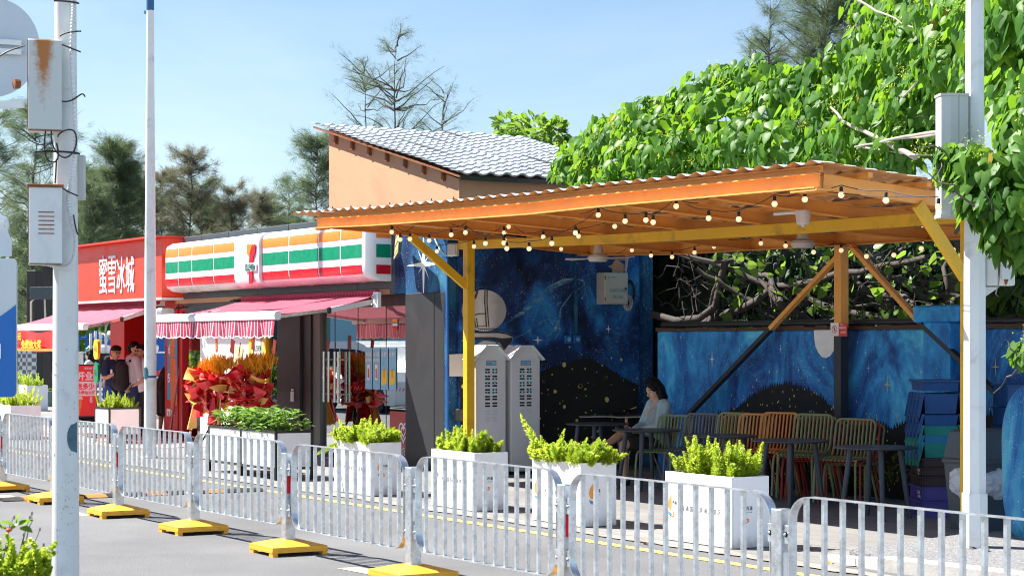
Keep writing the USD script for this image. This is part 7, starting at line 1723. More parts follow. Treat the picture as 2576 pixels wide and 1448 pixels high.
def shorts(end=.8, loose=.02):
    def f(g): return [[(g('hip') + A([.05, 0, -.0]), .125), (g('hip') - A([.05, 0, 0]), .125)]] + [[(g(s + '_hp'), .105 + loose), (lerp(g(s + '_hp'), g(s + '_kn'), min(end, 1)), .082 + loose * 1.4)] for s in 'lr'] + ([[(g(s + '_kn'), .072 + loose), (lerp(g(s + '_kn'), g(s + '_an'), end - 1), .055 + loose)] for s in 'lr'] if end > 1 else [])
    return f
def shoes(g): return [[(g(s + '_an') + A([0, .035, -.045]), .042), (g(s + '_toe') + A([0, 0, .008]), .036)] for s in 'lr']
face = lambda d: math.atan2(d[0], -d[1])
def fdir(r_, f_): d = RT * r_ + FW * f_; return face(d)
grp = None
# man with phone
tp = person('man in a patterned shirt and glasses looking at his phone, left of the queue', G(289, 1096), fdir(.55, -.6), std(1.70, dict(l_el=(.24, -.08, 1.12), l_wr=(.10, -.26, 1.25), r_el=(-.25, -.05, 1.10), r_wr=(-.08, -.27, 1.22), l_hand=(-.3, -.5, .6), l_curl=(-.6, -.3, 0))), 'tuft', (('shirt', tee(.01, .7), 'cloth_navy', 4), ('shorts', shorts(.95, .02), 'cloth_blue', 4), ('shoes', shoes, 'cloth_black', 3)), glasses='clear', headpose=(.15, .25))
R_ = rz3(tp.rz); q = G(289, 1096) + R_ @ S(.03, -.36, 1.32)
m = MB(); m.obox(q, (.075, .010, .15), R_ @ rx3(.35), .003); single('phone', 'phone in the hand of the man with glasses', 'phone', m, 'metal_dark')
# man with backpack
pB = G(335, 1097); rB = fdir(.85, .45)
person('man in a pale grey hoodie and navy shorts wearing a black backpack, seen from behind', pB, rB, std(1.78, dict(l_el=(.23, -.02, 1.12), r_el=(-.23, -.05, 1.12), l_wr=(.16, -.22, 1.02), r_wr=(-.16, -.24, 1.02))), 'short', (('hoodie', tee(.03, 1.9, .84), 'cloth_grey', 4), ('hood', lambda g: [[(g('neck') + A([.08, .06, 0]), .055), (g('neck') + A([-.08, .06, 0]), .055)], [(g('neck') + A([.0, .09, -.02]), .06), (g('neck') + A([0, .1, -.08]), .05)]], 'cloth_grey', 3), ('shorts', shorts(.92, .035), 'cloth_navy', 4), ('shoes', shoes, 'cloth_black', 3)), headpose=(-.5, .0))
t = thing('backpack', 'black backpack with a small white emblem on the back of the man in grey', 'backpack', pB, rB); t.loc = A([0, 0, 0.])
part(t, 'bag', blob([[(A([.09, .23, 1.28]), .11), (A([-.09, .23, 1.28]), .11)], [(A([.10, .24, .98]), .13), (A([-.10, .24, .98]), .13)], [(A([.09, .23, 1.28]), .11), (A([.10, .24, .98]), .13)], [(A([-.09, .23, 1.28]), .11), (A([-.10, .24, .98]), .13)], [(A([.0, .25, 1.36]), .06), (A([0, .3, 1.0]), .11)]], .025, 4), 'cloth_black', True)
for sx in (-1, 1):
    m = MB(); m.tube([(sx * .13, .12, 1.40), (sx * .14, .02, 1.475), (sx * .13, -.10, 1.42), (sx * .14, -.165, 1.28), (sx * .17, -.08, 1.08), (sx * .16, .12, .98)], .022, 6); part(t, 'strap', m, 'cloth_black', True)
m = MB(); m.poly(union_all([sbox(-.06, .0, -.03, .07), sbox(-.02, .0, .01, .08), sbox(.02, .0, .06, .07), sbox(-.06, .05, .06, .075)]), S(.04, .405, 1.18), S(-1, 0, 0), S(0, 0, 1), .004); part(t, 'emblem', m, 'print_white')
# white shirt and sunglasses
pC = G(356, 1097)
person('man in a white T-shirt, black trousers and sunglasses beside the thin lamp pole', pC, fdir(-.75, -.62), std(1.72, dict(l_el=(.24, -.02, 1.10), r_el=(-.24, -.02, 1.10), l_wr=(.07, -.22, .94), r_wr=(-.07, -.23, .93), l_hand=(-.8, -.4, -.4), r_hand=(.8, -.4, -.4))), 'short', (('shirt', tee(.03, .75), 'cloth_white', 4), ('trousers', shorts(1.85, .015), 'cloth_black', 4), ('shoes', shoes, 'cloth_black', 3)), glasses='sun', headpose=(.1, .0))
# person with a white cap bending at the counter
pD = G(412, 1090)
person('person in a white cap and black clothes leaning to the counter behind the lamp pole', pD, fdir(.5, .5), std(1.60, dict(chest=(0, -.12, 1.22), neck=(0, -.20, 1.34), head=(0, -.26, 1.47), l_sh=(.18, -.17, 1.30), r_sh=(-.18, -.17, 1.30), l_el=(.22, -.3, 1.08), r_el=(-.22, -.3, 1.08), l_wr=(.12, -.48, 1.05), r_wr=(-.12, -.48, 1.05))), 'short', (('top', tee(.02, .7), 'cloth_black', 4), ('trousers', shorts(1.0, .04), 'cloth_black', 4), ('shoes', shoes, 'cloth_teal', 3)), headpose=(0, .3), cap='cloth_white')
m = MB(); q = pD + rz3(fdir(.5, .5)) @ S(.30, -.05, .88); m.ball(q, .14, 3, (.35, 1, 1.2)); single('straw_bag', 'round straw hat hanging by the person in the white cap', 'hat', m, 'cloth_beige', True)
# vendor behind, woman far left
pE = G(290, 1046)
person('vendor in a black T-shirt seen from behind by the straw hats', pE, fdir(-.3, .8), std(1.70), 'short', (('shirt', tee(.02, .6), 'cloth_black', 4), ('trousers', shorts(1.85, .02), 'cloth_black', 4)), headpose=(.2, .1))
pF = G(228, 1052)
person('woman in a cream top and dark trousers walking beyond the sandwich board', pF, fdir(-.8, .1), std(1.58, dict(l_el=(.26, -.1, 1.12), l_wr=(.36, -.22, 1.0))), 'bob', (('top', tee(.02, .6), 'cloth_beige', 4), ('trousers', shorts(1.85, .015), 'cloth_navy', 4)))
# the seated woman
pW = G(1640, 1210) ; pW = S(pW[0], pW[1], 0); pW = G(1640, 1125, .46) * A([1, 1, 0])
rW = fdir(-.93, -.30)
JW = dict(hip=(0, .02, .53), chest=(0, .10, .87), neck=(0, .085, 1.02), head=(0, .03, 1.165), l_sh=(.175, .09, .985), r_sh=(-.175, .08, .985), l_el=(.225, .02, .72), r_el=(-.225, -.02, .72), l_wr=(.075, -.20, .665), r_wr=(-.075, -.22, .67), l_hand=(-.35, -.85, .15), r_hand=(.35, -.85, .12), l_curl=(-.6, -.2, .6), r_curl=(.5, -.2, .7),
          l_hp=(.09, -.01, .50), r_hp=(-.09, -.01, .50), l_kn=(.11, -.42, .51), r_kn=(-.05, -.38, .63), l_an=(.10, -.40, .09), r_an=(.10, -.66, .50), l_toe=(.11, -.55, .03), r_toe=(.12, -.80, .55))
tw = person('seated woman in a pale blue jacket with bobbed black hair, looking at her phone', pW, rW, JW, 'bob',
  (('shirt', lambda g: [[(g('hip') + A([.05, 0, .0]), .125), (g('chest') + A([.03, -.01, 0]), .125)], [(g('hip') - A([.05, 0, 0]), .125), (g('chest') - A([.03, .01, 0]), .125)], [(g('l_sh') - A([.04, 0, 0]), .066), (g('r_sh') + A([.04, 0, 0]), .066)]], 'cloth_heather', 4),
   ('jacket', lambda g: [[(g('hip') + A([.11, .03, .0]), .075), (g('chest') + A([.12, .02, 0]), .075)], [(g('hip') + A([-.11, .03, 0]), .075), (g('chest') + A([-.12, .02, 0]), .075)], [(g('hip') + A([.05, .07, 0]), .11), (g('chest') + A([.03, .055, 0]), .11)], [(g('hip') + A([-.05, .07, 0]), .11), (g('chest') + A([-.03, .055, 0]), .11)], [(g('l_sh') - A([.05, -.02, 0]), .078), (g('r_sh') + A([.05, .02, 0]), .078)]] + [[(g(s + '_sh'), .082), (g(s + '_el'), .075)] for s in 'lr'] + [[(g(s + '_el'), .073), (lerp(g(s + '_el'), g(s + '_wr'), .82), .048)] for s in 'lr'] + [[(g('neck') + A([.10, .07, -.03]), .045), (g('neck') + A([0, .12, -.05]), .06)], [(g('neck') + A([-.10, .07, -.03]), .045), (g('neck') + A([0, .12, -.05]), .06)]], 'cloth_pale_blue', 4),
   ('shorts', lambda g: [[(g('hip') + A([.05, 0, -.02]), .125), (g('hip') - A([.05, 0, .02]), .125)]] + [[(g(s + '_hp'), .11), (lerp(g(s + '_hp'), g(s + '_kn'), .72), .085)] for s in 'lr'], 'cloth_black', 4),
   ('shoes', shoes, 'cloth_black', 3)), headpose=(.25, .38))
R_ = rz3(rW); q = pW + R_ @ S(0, -.30, .70)
m = MB(); m.obox(q, (.072, .145, .009), R_ @ rx3(-.35), .003); single('phone', 'phone held by the seated woman', 'phone', m, 'metal_dark')
m = MB(); g_ = lambda x, y, z: pW + R_ @ S(x, y, z); m.tube([g_(-.05, .0, 1.0), g_(-.03, -.04, .94), g_(0, -.062, .885), g_(.03, -.04, .94), g_(.05, .0, 1.0)], .003, 5); m.ball(g_(0, -.07, .872), .016, 1, (1, .4, 1.3)); single('necklace', 'cord necklace with a pale pendant on the seated woman', 'necklace', m, 'paper_gold', True)
seat('green', pW - S(0, 0, 0) + R_ @ S(0, .02, 0), rW, 'olive chair the woman sits on')

# ================================================================== LEFT BACKGROUND
for i, (x, yb, w, l) in enumerate(((88, 1018, .62, 'left black timber post behind the far planters'), (126, 1012, .62, 'right black timber post beside the near grey pole'))):
    p = G(x, yb); f_ = FP / float((p - CAM) @ FW); h = (yb - (680 if i == 0 else 668)) / f_; w = 30 / f_
    m = MB(); m.obox(p + S(0, 0, h / 2), (w, w, h), rz3(.6), .02); single('timber_post', l, 'post', m, 'timber_black')
    if i == 0: pl_ = p; fl_ = f_
pq = lambda x, y: onZ(x, y, float((pl_ - CAM) @ FW) - .8)
for k, (y, x0, x1, l) in enumerate(((738, 76, 140, 'upper grey cross board between the timber posts'), (832, 76, 140, 'middle grey cross board between the timber posts'))):
    m = MB(); m.beam(pq(x0, y), pq(x1, y - 2), .1, .35, (0, 0, 1), .01); single('cross_board', l, 'board', m, 'pole_grey' if False else 'bin_grey')
m = MB(); m.tube([pq(78, 860), pq(78, 760), pq(84, 752), pq(112, 746), pq(114, 800)], .03, 6); single('rope_light', 'white rope light tied along the timber posts', 'cable', m, 'cloth_beige')
rg = np.random.default_rng(12)
for i, (x, yt, yb, l) in enumerate(((228, 838, 1010, 'leftmost white umbrella pole left of the queue'), (240, 832, 1015, 'second white umbrella pole left of the queue'), (252, 835, 1020, 'third white umbrella pole left of the queue'), (266, 838, 1022, 'white umbrella pole nearest the man with glasses'))):
    p = G(x, 1044); Z = float((p - CAM) @ FW); t = thing('umbrella_pole', l, 'pole', p); top = onZ(x, yt, Z)[2]
    m = MB(); m.tube([p + S(0, 0, .1), p + S(0, 0, top)], .035, 8); part(t, 'pole', m, 'conduit_white', True); m = MB(); m.lathe([(.06, 1.0), (.07, 1.3), (.11, 1.42), (.08, 1.5), (.04, 1.5)], p, 10); part(t, 'collar', m, 'black_rubber'); m = MB(); m.lathe([(.0, .12), (.28, .1), (.30, 0), (0, 0)], p, 14); part(t, 'foot', m, 'bin_grey')
p = G(262, 1040) * A([1, 1, 0]) + FW * 3.0; p[2] = 0
t = thing('stall_table', 'market stall table with a shelf of small goods behind the queue', 'stall', p); R = np.stack([RT, FW, S(0, 0, 1)], 1)
m = MB(); m.obox(p + S(0, 0, .85), (2.6, .8, .05), R); m.obox(p + S(0, 0, 1.5) + FW * .3, (2.6, .4, .04), R)
for a in (-1.25, 1.25): m.obox(p + RT * a + S(0, 0, .75), (.05, .6, 1.5), R)
part(t, 'table', m, 'conduit_white')
for k in range(16):
    q = p + RT * rg.uniform(-1.1, 1.1) + FW * rg.uniform(-.25, .25) + S(0, 0, .88 if k % 2 else 1.53); m = MB(); s = rg.uniform(.07, .16); m.lathe([(0, 0), (s, 0), (s * 1.15, s * .9), (s * .9, s * 1.2), (0, s * 1.2)], q, 10); single('stall_goods', ('green tub', 'straw basket', 'white tub', 'red tub')[k % 4] + ' on the ' + ('table of the stall' if k % 2 else 'upper shelf of the stall') + ', number %s from the left' % ['one', 'two', 'three', 'four', 'five', 'six', 'seven', 'eight'][k // 2], 'tub', m, ('sign_green', 'cloth_beige', 'cloth_white', 'print_red')[k % 4], 40)
for k in range(5):
    q = onZ(278 + k * 7, 846 + (k % 2) * 8, float((p - CAM) @ FW) - .5); m = MB(); m.lathe([(.24, 0), (.23, .02), (.12, .03), (.10, .13), (0, .15)], q, 14, rx3(.3 * (k % 3 - 1))); single('straw_hat', 'pale straw hat on the rack, %s from the left' % ['first', 'second', 'third', 'fourth', 'fifth'][k], 'hat', m, 'cloth_beige', 40)
m = MB()
for k in range(4): q0 = onZ(196 + k * 22, 960, 62); m.tube([S(*q0[:2], 0), S(*q0[:2], 2.0)], .05, 6)
for z in (.4, 1.1, 1.9): m.tube([S(*onZ(190, 900, 62)[:2], z), S(*onZ(275, 900, 62)[:2], z)], .05, 6)
single('blue_railing', 'blue tube railing beyond the umbrella poles', 'railing', m, 'blue_paint', True)
t = thing('white_tent', 'pale market tent roof showing beneath the pink awning of the red shop', 'tent', S(*onZ(265, 840, 66)[:2], 0)); q = t.loc
m = MB(); m.hull([q + R @ S(a * 2.2, b * 2, 2.6) for a in (-1, 1) for b in (-1, 1)] + [q + S(0, 0, 3.5)]); part(t, 'canvas', m, 'cloth_white'); m = MB()
for a in (-1, 1): m.tube([q + R @ S(a * 2.1, 0, 0), q + R @ S(a * 2.1, 0, 2.6)], .04, 6)
part(t, 'legs', m, 'conduit_white')
m = MB(); q = G(70, 980); m.obox(S(*(q + FW * 8)[:2], 1.1), (14, .3, 2.2), R); single('blue_hoarding', 'blue hoarding far off behind the timber posts', 'fence', m, 'blue_paint')
# checked cloth tied to the left post
m = MB().grid(lambda u, v: np.stack([pq(68, 890)[0] + (RT[0] * (u - .5) * .5 * (1 - .5 * abs(v - .5))), pq(68, 890)[1] + RT[1] * (u - .5) * .5 + .05 * np.sin(u * 9), 2.1 - 1.3 * v + .0 * u], 1), 8, 10)
usdkit.material(stage, '/World/Looks/checked', {'g': ('geometry', {}), 'c': ('checker_texture', {'scale': 9., 'color1': (.6, .6, .6), 'color2': (.15, .16, .18)}), 'p': ('principled_bsdf', {'roughness': .9})}, [('g.position', 'c.vector'), ('c.color', 'p.base_color')], surface='p.BSDF')
single('checked_cloth', 'grey checked cloth tied to the left timber post', 'cloth', m, 'checked', True)
# ================================================================== TREES AND PLANTS
def heart_leaf():
    """a broad heart shaped leaf along -z from its stalk at 0, cupped and veined in low relief, 1 long"""
    out = A([(0, .10), (.22, .16), (.42, .08), (.47, -.15), (.40, -.42), (.24, -.68), (.06, -.93), (0, -1.0)])
    V = [[0, 0, .04], [0, .035, -.3], [0, .035, -.62]]
    L = [[x, -.13 * x * x * 2 - .02, z] for x, z in out[1:7]]
    V += [[0, 0, -1.0]] + L + [[-x, y, z] for x, y, z in L]
    l = 4; r = 10
    F = []
    ring = [l, l + 1, l + 2, l + 3, l + 4, l + 5, 3]; mid = [0, 0, 1, 1, 2, 2, 3]
    def side(R_, fl):
        seq = [(0, R_, R_ + 1), (0, R_ + 1, R_ + 2), (0, R_ + 2, 1), (1, R_ + 2, R_ + 3), (1, R_ + 3, 2), (2, R_ + 3, R_ + 4), (2, R_ + 4, R_ + 5), (2, R_ + 5, 3)]
        for f in seq: F.append(f if fl else f[::-1])
    side(l, True); side(r, False)
    return A(V), A(F)
HV, HF = heart_leaf()
# ---- the big leaved tree behind and over the canopy
t = thing('big_leaf_tree', 'spreading tree with large heart shaped leaves rising over the orange canopy', 'tree', S(-17.5, 17.0)); BT = t
rg = np.random.default_rng(21)
clumps = []
def cl(x, y, Y, r, n=None): clumps.append((onY(x, y, Y), r * .9, n))
for x, y, Y, r in ((1432, 425, 16.6, .42), (1470, 395, 17.0, .5), (1520, 380, 16.4, .5), (1515, 345, 17.2, .4), (1585, 320, 17.0, .5), (1640, 290, 17.2, .42), (1620, 350, 16.2, .55), (1570, 420, 15.8, .5), (1660, 400, 15.8, .55), (1705, 315, 16.6, .55), (1760, 250, 17.0, .5), (1735, 380, 15.9, .5), (1820, 215, 17.2, .45), (1870, 230, 16.8, .5), (1800, 300, 16.3, .55), (1850, 360, 15.9, .55),
    (1920, 210, 17., .5), (1930, 290, 16.4, .55), (1990, 240, 16.8, .5), (1960, 370, 15.8, .5), (2050, 215, 16.8, .45), (2060, 300, 16.2, .55), (2120, 165, 17., .42), (2140, 250, 16.4, .5), (2100, 370, 15.8, .45), (2190, 120, 16.6, .42), (2200, 210, 16.2, .5), (2190, 320, 15.8, .5), (2240, 60, 16.4, .45), (2270, 150, 16., .5), (2300, 20, 16., .45), (2320, 90, 15.8, .5), (2290, 260, 15.6, .5),
    (2380, 40, 15.4, .5), (2390, 150, 15.2, .5), (2360, 220, 15.6, .4), (2470, 40, 15., .5), (2520, 110, 14.6, .5), (2500, 200, 14.8, .5), (2560, 40, 14.6, .5), (2560, 250, 14.2, .4), (2270, 370, 15.6, .45), (2340, 330, 15.6, .4), (2060, 420, 15.9, .35), (1480, 455, 16.2, .35), (1540, 460, 16., .35), (1770, 440, 15.9, .35), (2220, 430, 15.8, .35), (2180, 20, 17.4, .35),
    (2395, 10, 16.2, .45), (2650, 60, 14.6, .5), (2660, 220, 14.2, .5), (2740, 130, 14.3, .5), (2650, 390, 13.6, .45), (2760, 300, 13.9, .5), (2850, 200, 14., .5), (2450, 110, 15.8, .45), (2570, 150, 15.0, .45)): cl(x, y, Y, r)
front = [(2560, 340, 12.2, .24), (2562, 420, 12.1, .28), (2440, 420, 11.9, .20), (2490, 460, 12.0, .30), (2470, 520, 11.9, .22), (2550, 520, 12.0, .30), (2530, 590, 12.0, .22), (2590, 290, 12.4, .22), (2390, 395, 11.9, .13), (2385, 430, 11.9, .10), (2575, 620, 12.1, .22), (2570, 880, 12.3, .08)]
for x, y, Y, r in front: cl(x, y, Y - .75, r, 40 + int(420 * r))
vis = []; rest = MB(); gold_ = MB(); dark = MB()
view = -FW
for ci, (c, r, n) in enumerate(clumps):
    n = n or int(160 * (r / .45) ** 2) + 8
    for k in range(n):
        d = rg.normal(0, 1, 3); d /= np.linalg.norm(d); d[2] = d[2] * .8 + .1; q = c + d * r * rg.uniform(.55, 1.08) * A([1.15, .9, 1.]); s = rg.uniform(.075, .195) * (1 if ci < len(clumps) - len(front) else .85)
        # blade faces outward and hangs tip down
        o = d * A([1, 1, .25]) + A([-.25, -.30, .25]) + rg.normal(0, .38, 3); o /= np.linalg.norm(o); dn = A([rg.normal(0, .25), rg.normal(0, .25), -1.]) + o * A([1, 1, 0]) * rg.uniform(.1, .7); dn -= o * (dn @ o); dn /= np.linalg.norm(dn); x_ = np.cross(o, dn) * -1
        V = (HV * s * A([rg.uniform(.85, 1.05), rg.uniform(.5, 2.0), 1.])) @ np.stack([x_, o, -dn], 1).T + q
        facing = o @ view; depth = (q - c) @ view
        if facing > .25 and depth > r * .35: vis.append((s * facing * (1.6 if ci >= len(clumps) - len(front) else 1) / float((q - CAM) @ FW), V))
        elif rg.random() < .012: gold_.add(V, HF)
        else: rest.add(V, HF)
vis.sort(key=lambda v: -v[0])
for s, V in vis[:300]: part(t, 'leaf', MB().add(V, HF), 'leaf_big', 60)
for s, V in vis[300:]: rest.add(V, HF)
part(t, 'foliage', rest, 'leaf_big', 60, kind='stuff'); part(t, 'yellow_leaves', gold_, 'leaf_gold', 60, kind='stuff')
# flower sprigs among the leaves
V, F = [], []
for ci, (c, r, n) in enumerate(clumps):
    if rg.random() < .6:
        b = c + A([rg.normal(0, .2), -r * .8, rg.uniform(0, r)])
        for k in range(70):
            q = b + rg.normal(0, .045, 3); j = len(V); e = rg.normal(0, .007, (3, 3)); V += [q + e[0], q + e[1], q + e[2]]; F.append([j, j + 1, j + 2])
part(t, 'flower_sprigs', MB().add(V, F), 'leaf_fern', kind='stuff')
def wander(p, q, n, amp, rgx): 
    P = [lerp(p, q, s) for s in np.linspace(0, 1, n)]; o = np.cumsum(rgx.normal(0, amp, (n, 3)), 0); o -= np.linspace(0, 1, n)[:, None] * o[-1]; return A(P) + o
root = onY(2330, 830, 17.2) * A([1, 1, 0])
m = MB(); fork = onY(2200, 640, 17.0)
m.tube(wander(root, fork, 8, .03, rg), np.linspace(.16, .11, 8), 10); m.tube(wander(root + S(.3, 0, 0), onY(2420, 560, 16.4), 8, .03, rg), np.linspace(.13, .09, 8), 10); part(t, 'trunk', m, 'bark')
for a, b, r0, mt in ((fork, onY(1700, 330, 16.8), .07, 'bark'), (fork, onY(1500, 400, 16.9), .06, 'bark'), (fork, onY(1950, 250, 16.8), .06, 'bark'), (onY(2420, 560, 16.4), onY(2250, 120, 16.2), .06, 'bark'), (onY(2420, 560, 16.4), onY(2500, 120, 14.9), .06, 'bark'),
    (onY(2305, 405, 15.3), onY(2090, 270, 15.7), .035, 'bark_pale'), (onY(2380, 330, 15.0), onY(2150, 370, 15.3), .022, 'bark_pale'), (onY(2240, 290, 15.4), onY(2330, 170, 15.2), .018, 'bark_pale'), (onY(2370, 340, 15.1), onY(2230, 350, 15.2), .016, 'bark_pale'), (onY(2170, 370, 15.5), onY(2360, 390, 15.2), .014, 'bark_pale'),
    (onY(2576, 350, 12.6), onY(2500, 560, 12.3), .018, 'bark_pale'), (onY(2576, 430, 12.8), onY(2490, 400, 12.3), .016, 'bark_pale'), (onY(2570, 560, 12.6), onY(2470, 470, 12.1), .012, 'bark_pale'), (onY(2400, 590, 12.9), onY(2520, 380, 12.5), .020, 'bark'), (onY(2160, 0, 15.4), onY(2300, 70, 15.2), .016, 'bark_pale')):
    m = MB(); P = wander(a, b, 10, r0 * .5, rg); m.tube(P, np.linspace(r0, r0 * .45, 10), 7); part(t, 'branch', m, mt, True)
m = MB()
for k in range(110):
    c, r, n = clumps[rg.integers(0, len(clumps))]; a = c + rg.normal(0, r * .4, 3); b = a + rg.normal(0, .2, 3) + A([0, 0, -.1]); m.tube(wander(a, b, 5, .03, rg), [.010, .008, .007, .006, .004], 4, False)
part(t, 'twigs', m, 'bark', kind='stuff')

# ---- the tangle of bare stems behind the low wall
t = thing('bare_thicket', 'tangle of bare dark stems and roots behind the low mural wall', 'thicket', S(-19, 16.4))
for i in range(26):
    a = onY(rg.uniform(1760, 2440), rg.uniform(800, 860), rg.uniform(15.5, 17.6)); b = onY(rg.uniform(1680, 2440), rg.uniform(590, 700), rg.uniform(15.6, 17.6)); a = a * A([1, 1, 1]); r0 = rg.uniform(.02, .07); m = MB(); m.tube(wander(a, b, 12, .06, rg), np.linspace(r0, r0 * .5, 12), 6); part(t, 'stem', m, 'bark_dark', True)
m = MB()
for i in range(420):
    a = onY(rg.uniform(1700, 2560), rg.uniform(600, 850), rg.uniform(15.3, 17.8)); b = a + rg.normal(0, .4, 3) * A([1, .6, 1]); m.tube(wander(a, b, 7, .05, rg), np.linspace(rg.uniform(.005, .013), .003, 7), 4, False)
part(t, 'twigs', m, 'bark_dark', kind='stuff')
m = MB()
for i in range(520):
    q = onY(rg.uniform(1780, 2576), rg.uniform(610, 840), rg.uniform(15.4, 17.8)); s = rg.uniform(.06, .16); m.add((HV * s) @ frame_of(rg.normal(0, 1, 3), rg.uniform(0, 6)).T + q, HF)
part(t, 'leaves', m, 'leaf_mid', kind='stuff')
m = MB(); P = [onY(x, y, 15.9) for x, y in ((1640, 790), (1700, 806), (1760, 800), (1800, 770), (1815, 700), (1830, 640))]; m.tube(P, .05, 8); part(t, 'old_stem', m, 'bark_dark', True)
for k in range(16):
    x = 1800 + k * 19; m = MB(); m.tube([S(*onY(x, 800, 15.6)[:2], 1.9), S(*onY(x, 800, 15.6)[:2], 2.32)], .007, 5); 
    if k == 0: rl = thing('wall_railing', 'thin dark railing behind the low mural wall', 'railing', S(*onY(1900, 800, 15.6)[:2], 1.9))
    part(rl, 'baluster', m, 'rail_dark')
# dark leaf mass added to dim the bright gaps, then the shrub at the right
def leafmass(t, name, c, rad, n, size, mt, rgx, V0=HV, F0=HF, squash=(1, 1, 1), kind='stuff', hang=True):
    m = MB(); 
    for k in range(n):
        d = rgx.normal(0, 1, 3); d /= np.linalg.norm(d); q = A(c) + d * rad * rgx.uniform(.35, 1.05) ** .6 * A(squash); s = rgx.uniform(*size)
        if hang: o = d * A([1, 1, .3]) + A([-.2, -.3, .2]) + rgx.normal(0, .4, 3); o /= np.linalg.norm(o); dn = A([0, 0, -1.]) + rgx.normal(0, .35, 3); dn -= o * (dn @ o); dn /= np.linalg.norm(dn); Rm = np.stack([-np.cross(o, dn), o, -dn], 1)
        else: Rm = frame_of(d + rgx.normal(0, .5, 3), rgx.uniform(-1, 1))
        m.add((V0 * s) @ Rm.T + q, F0)
    return part(t, name, m, mt, False, None, kind)
t = thing('dark_shrubbery', 'dense dark leaf mass added to darken the gaps behind the low mural wall', 'shrub', S(*onY(2150, 780, 17.5)[:2], 0))  # added leaves, there to darken the bright gaps between the stems
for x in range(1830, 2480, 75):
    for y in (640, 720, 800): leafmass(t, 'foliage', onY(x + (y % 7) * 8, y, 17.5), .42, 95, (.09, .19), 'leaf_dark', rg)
m = MB(); m.tube([t.loc, t.loc + S(.1, .1, 1.6)], .06, 6); part(t, 'stem', m, 'bark_dark')
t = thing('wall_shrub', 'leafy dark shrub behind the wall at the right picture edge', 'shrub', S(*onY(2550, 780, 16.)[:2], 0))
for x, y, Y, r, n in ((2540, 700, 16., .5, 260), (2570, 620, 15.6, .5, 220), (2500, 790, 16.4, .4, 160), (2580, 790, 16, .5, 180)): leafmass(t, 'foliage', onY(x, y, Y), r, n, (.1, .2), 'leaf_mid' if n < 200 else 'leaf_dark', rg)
m = MB(); m.tube([t.loc, t.loc + S(.1, 0, 1.5), t.loc + S(0, .1, 2.6)], .05, 6); part(t, 'stem', m, 'bark')
t = thing('red_car', 'red car bodywork glimpsed through leaves behind the wall at the right', 'car', S(*onY(2530, 800, 19.)[:2], 0)); q = t.loc; R = rz3(.3)
m = MB(); m.hull([q + R @ S(x, y, z) for x, y, z in [(a * 2., b * .85, zz_) for a in (-1, 1) for b in (-1, 1) for zz_ in (1.2, 1.75)]]); m.hull([q + R @ S(x * 1.3, y * .72, z) for x in (-1, 1) for y in (-1, 1) for z in (1.75, 1.76)] + [q + R @ S(x * .8, y * .62, 2.25) for x in (-1, 1) for y in (-1, 1)]); part(t, 'body', m, 'car_red')
m = MB(); m.hull([q + R @ S(x * 1.15, y * .74, z) for x in (-1, 1) for y in (-1, 1) for z in (1.82, 1.83)] + [q + R @ S(x * .78, y * .66, 2.18) for x in (-1, 1) for y in (-1, 1)]); part(t, 'window', m, 'car_glass')
m = MB()
for a in (-1.2, 1.2):
    for b in (-.82, .82): m.lathe([(0, -.1), (.32, -.1), (.32, .1), (0, .1)], q + R @ S(a, b, 1.15), 16, R @ rx3(PI / 2))
part(t, 'wheel', m, 'black_rubber'); m = MB(); m.obox(q + S(0, 0, .41), (5., 2.4, .82), R); single('raised_ground', 'raised ground under the red car behind the wall', 'ground', m, 'kerb_stone', kind='structure')

# ---- casuarinas: drooping sprays of fine needles
def casuarina(name, label, base, h, lean, crown, n_br, needles, mt, seed, rmax, nl=.5, nw=.012, spray=14, bare=.0, taper=1.0):
    """crown: (lowest, highest) share of the height that carries branches; rmax: longest branch"""
    rgx = np.random.default_rng(seed); base = A(base, float); t = thing(name, label, 'tree', base)
    top = base + S(lean[0], lean[1], h); tr = wander(base, top, 14, h * .006, rgx); m = MB(); m.tube(tr, np.linspace(1, .06, 14) ** 1.3 * h * .012, 7); part(t, 'trunk', m, 'bark_dark')
    V, F = [], []; br = MB()
    for i in range(n_br):
        s = crown[0] + (crown[1] - crown[0]) * rgx.random() ** .8; k = s * 13; k0 = min(int(k), 12); p = lerp(tr[k0], tr[k0 + 1], k - k0); a = rgx.uniform(0, 2 * PI)
        prof = math.sin(PI * min(1, max(.06, (s - crown[0]) / (crown[1] - crown[0] + .05))) ** .75) ** .7 if taper else 1
        L = rmax * 1.3 * (.25 + .75 * prof) * rgx.uniform(.35, 1.15); up = rgx.uniform(.15, .9)
        q = p + A([math.cos(a), math.sin(a), up]) * L * .8; P = wander(p, q, 6, L * .03, rgx); br.tube(P, np.linspace(h * .0022, h * .0006, 6), 4, False)
        for j in range(spray):
            f = rgx.uniform(.25, 1.05); kk = min(f, .999) * 5; k1 = int(kk); c = lerp(P[k1], P[k1 + 1], kk - k1) + rgx.normal(0, L * .10, 3); d0 = (q - p) / np.linalg.norm(q - p) * .9 + rgx.normal(0, .4, 3) + A([0, 0, .15])
            for z in range(needles):
                d = d0 + rgx.normal(0, .28, 3) + A([0, 0, -.15]); d /= np.linalg.norm(d); l = nl * rgx.uniform(.6, 1.4); sd = np.cross(d, rgx.normal(0, 1, 3)); sd /= np.linalg.norm(sd); c2 = c + rgx.normal(0, nl * .16, 3); jn = len(V); V += [c2 - sd * nw * .7, c2 + sd * nw * .7, c2 + d * l + A([0, 0, -.18 * l])]; F.append([jn, jn + 1, jn + 2])
    part(t, 'branches', br, 'bark_dark'); part(t, 'crown', MB().add(V, F), mt, kind='stuff')
    return t
def at(x, Z): p = onZ(x, HY, Z); return S(p[0], p[1], 0)
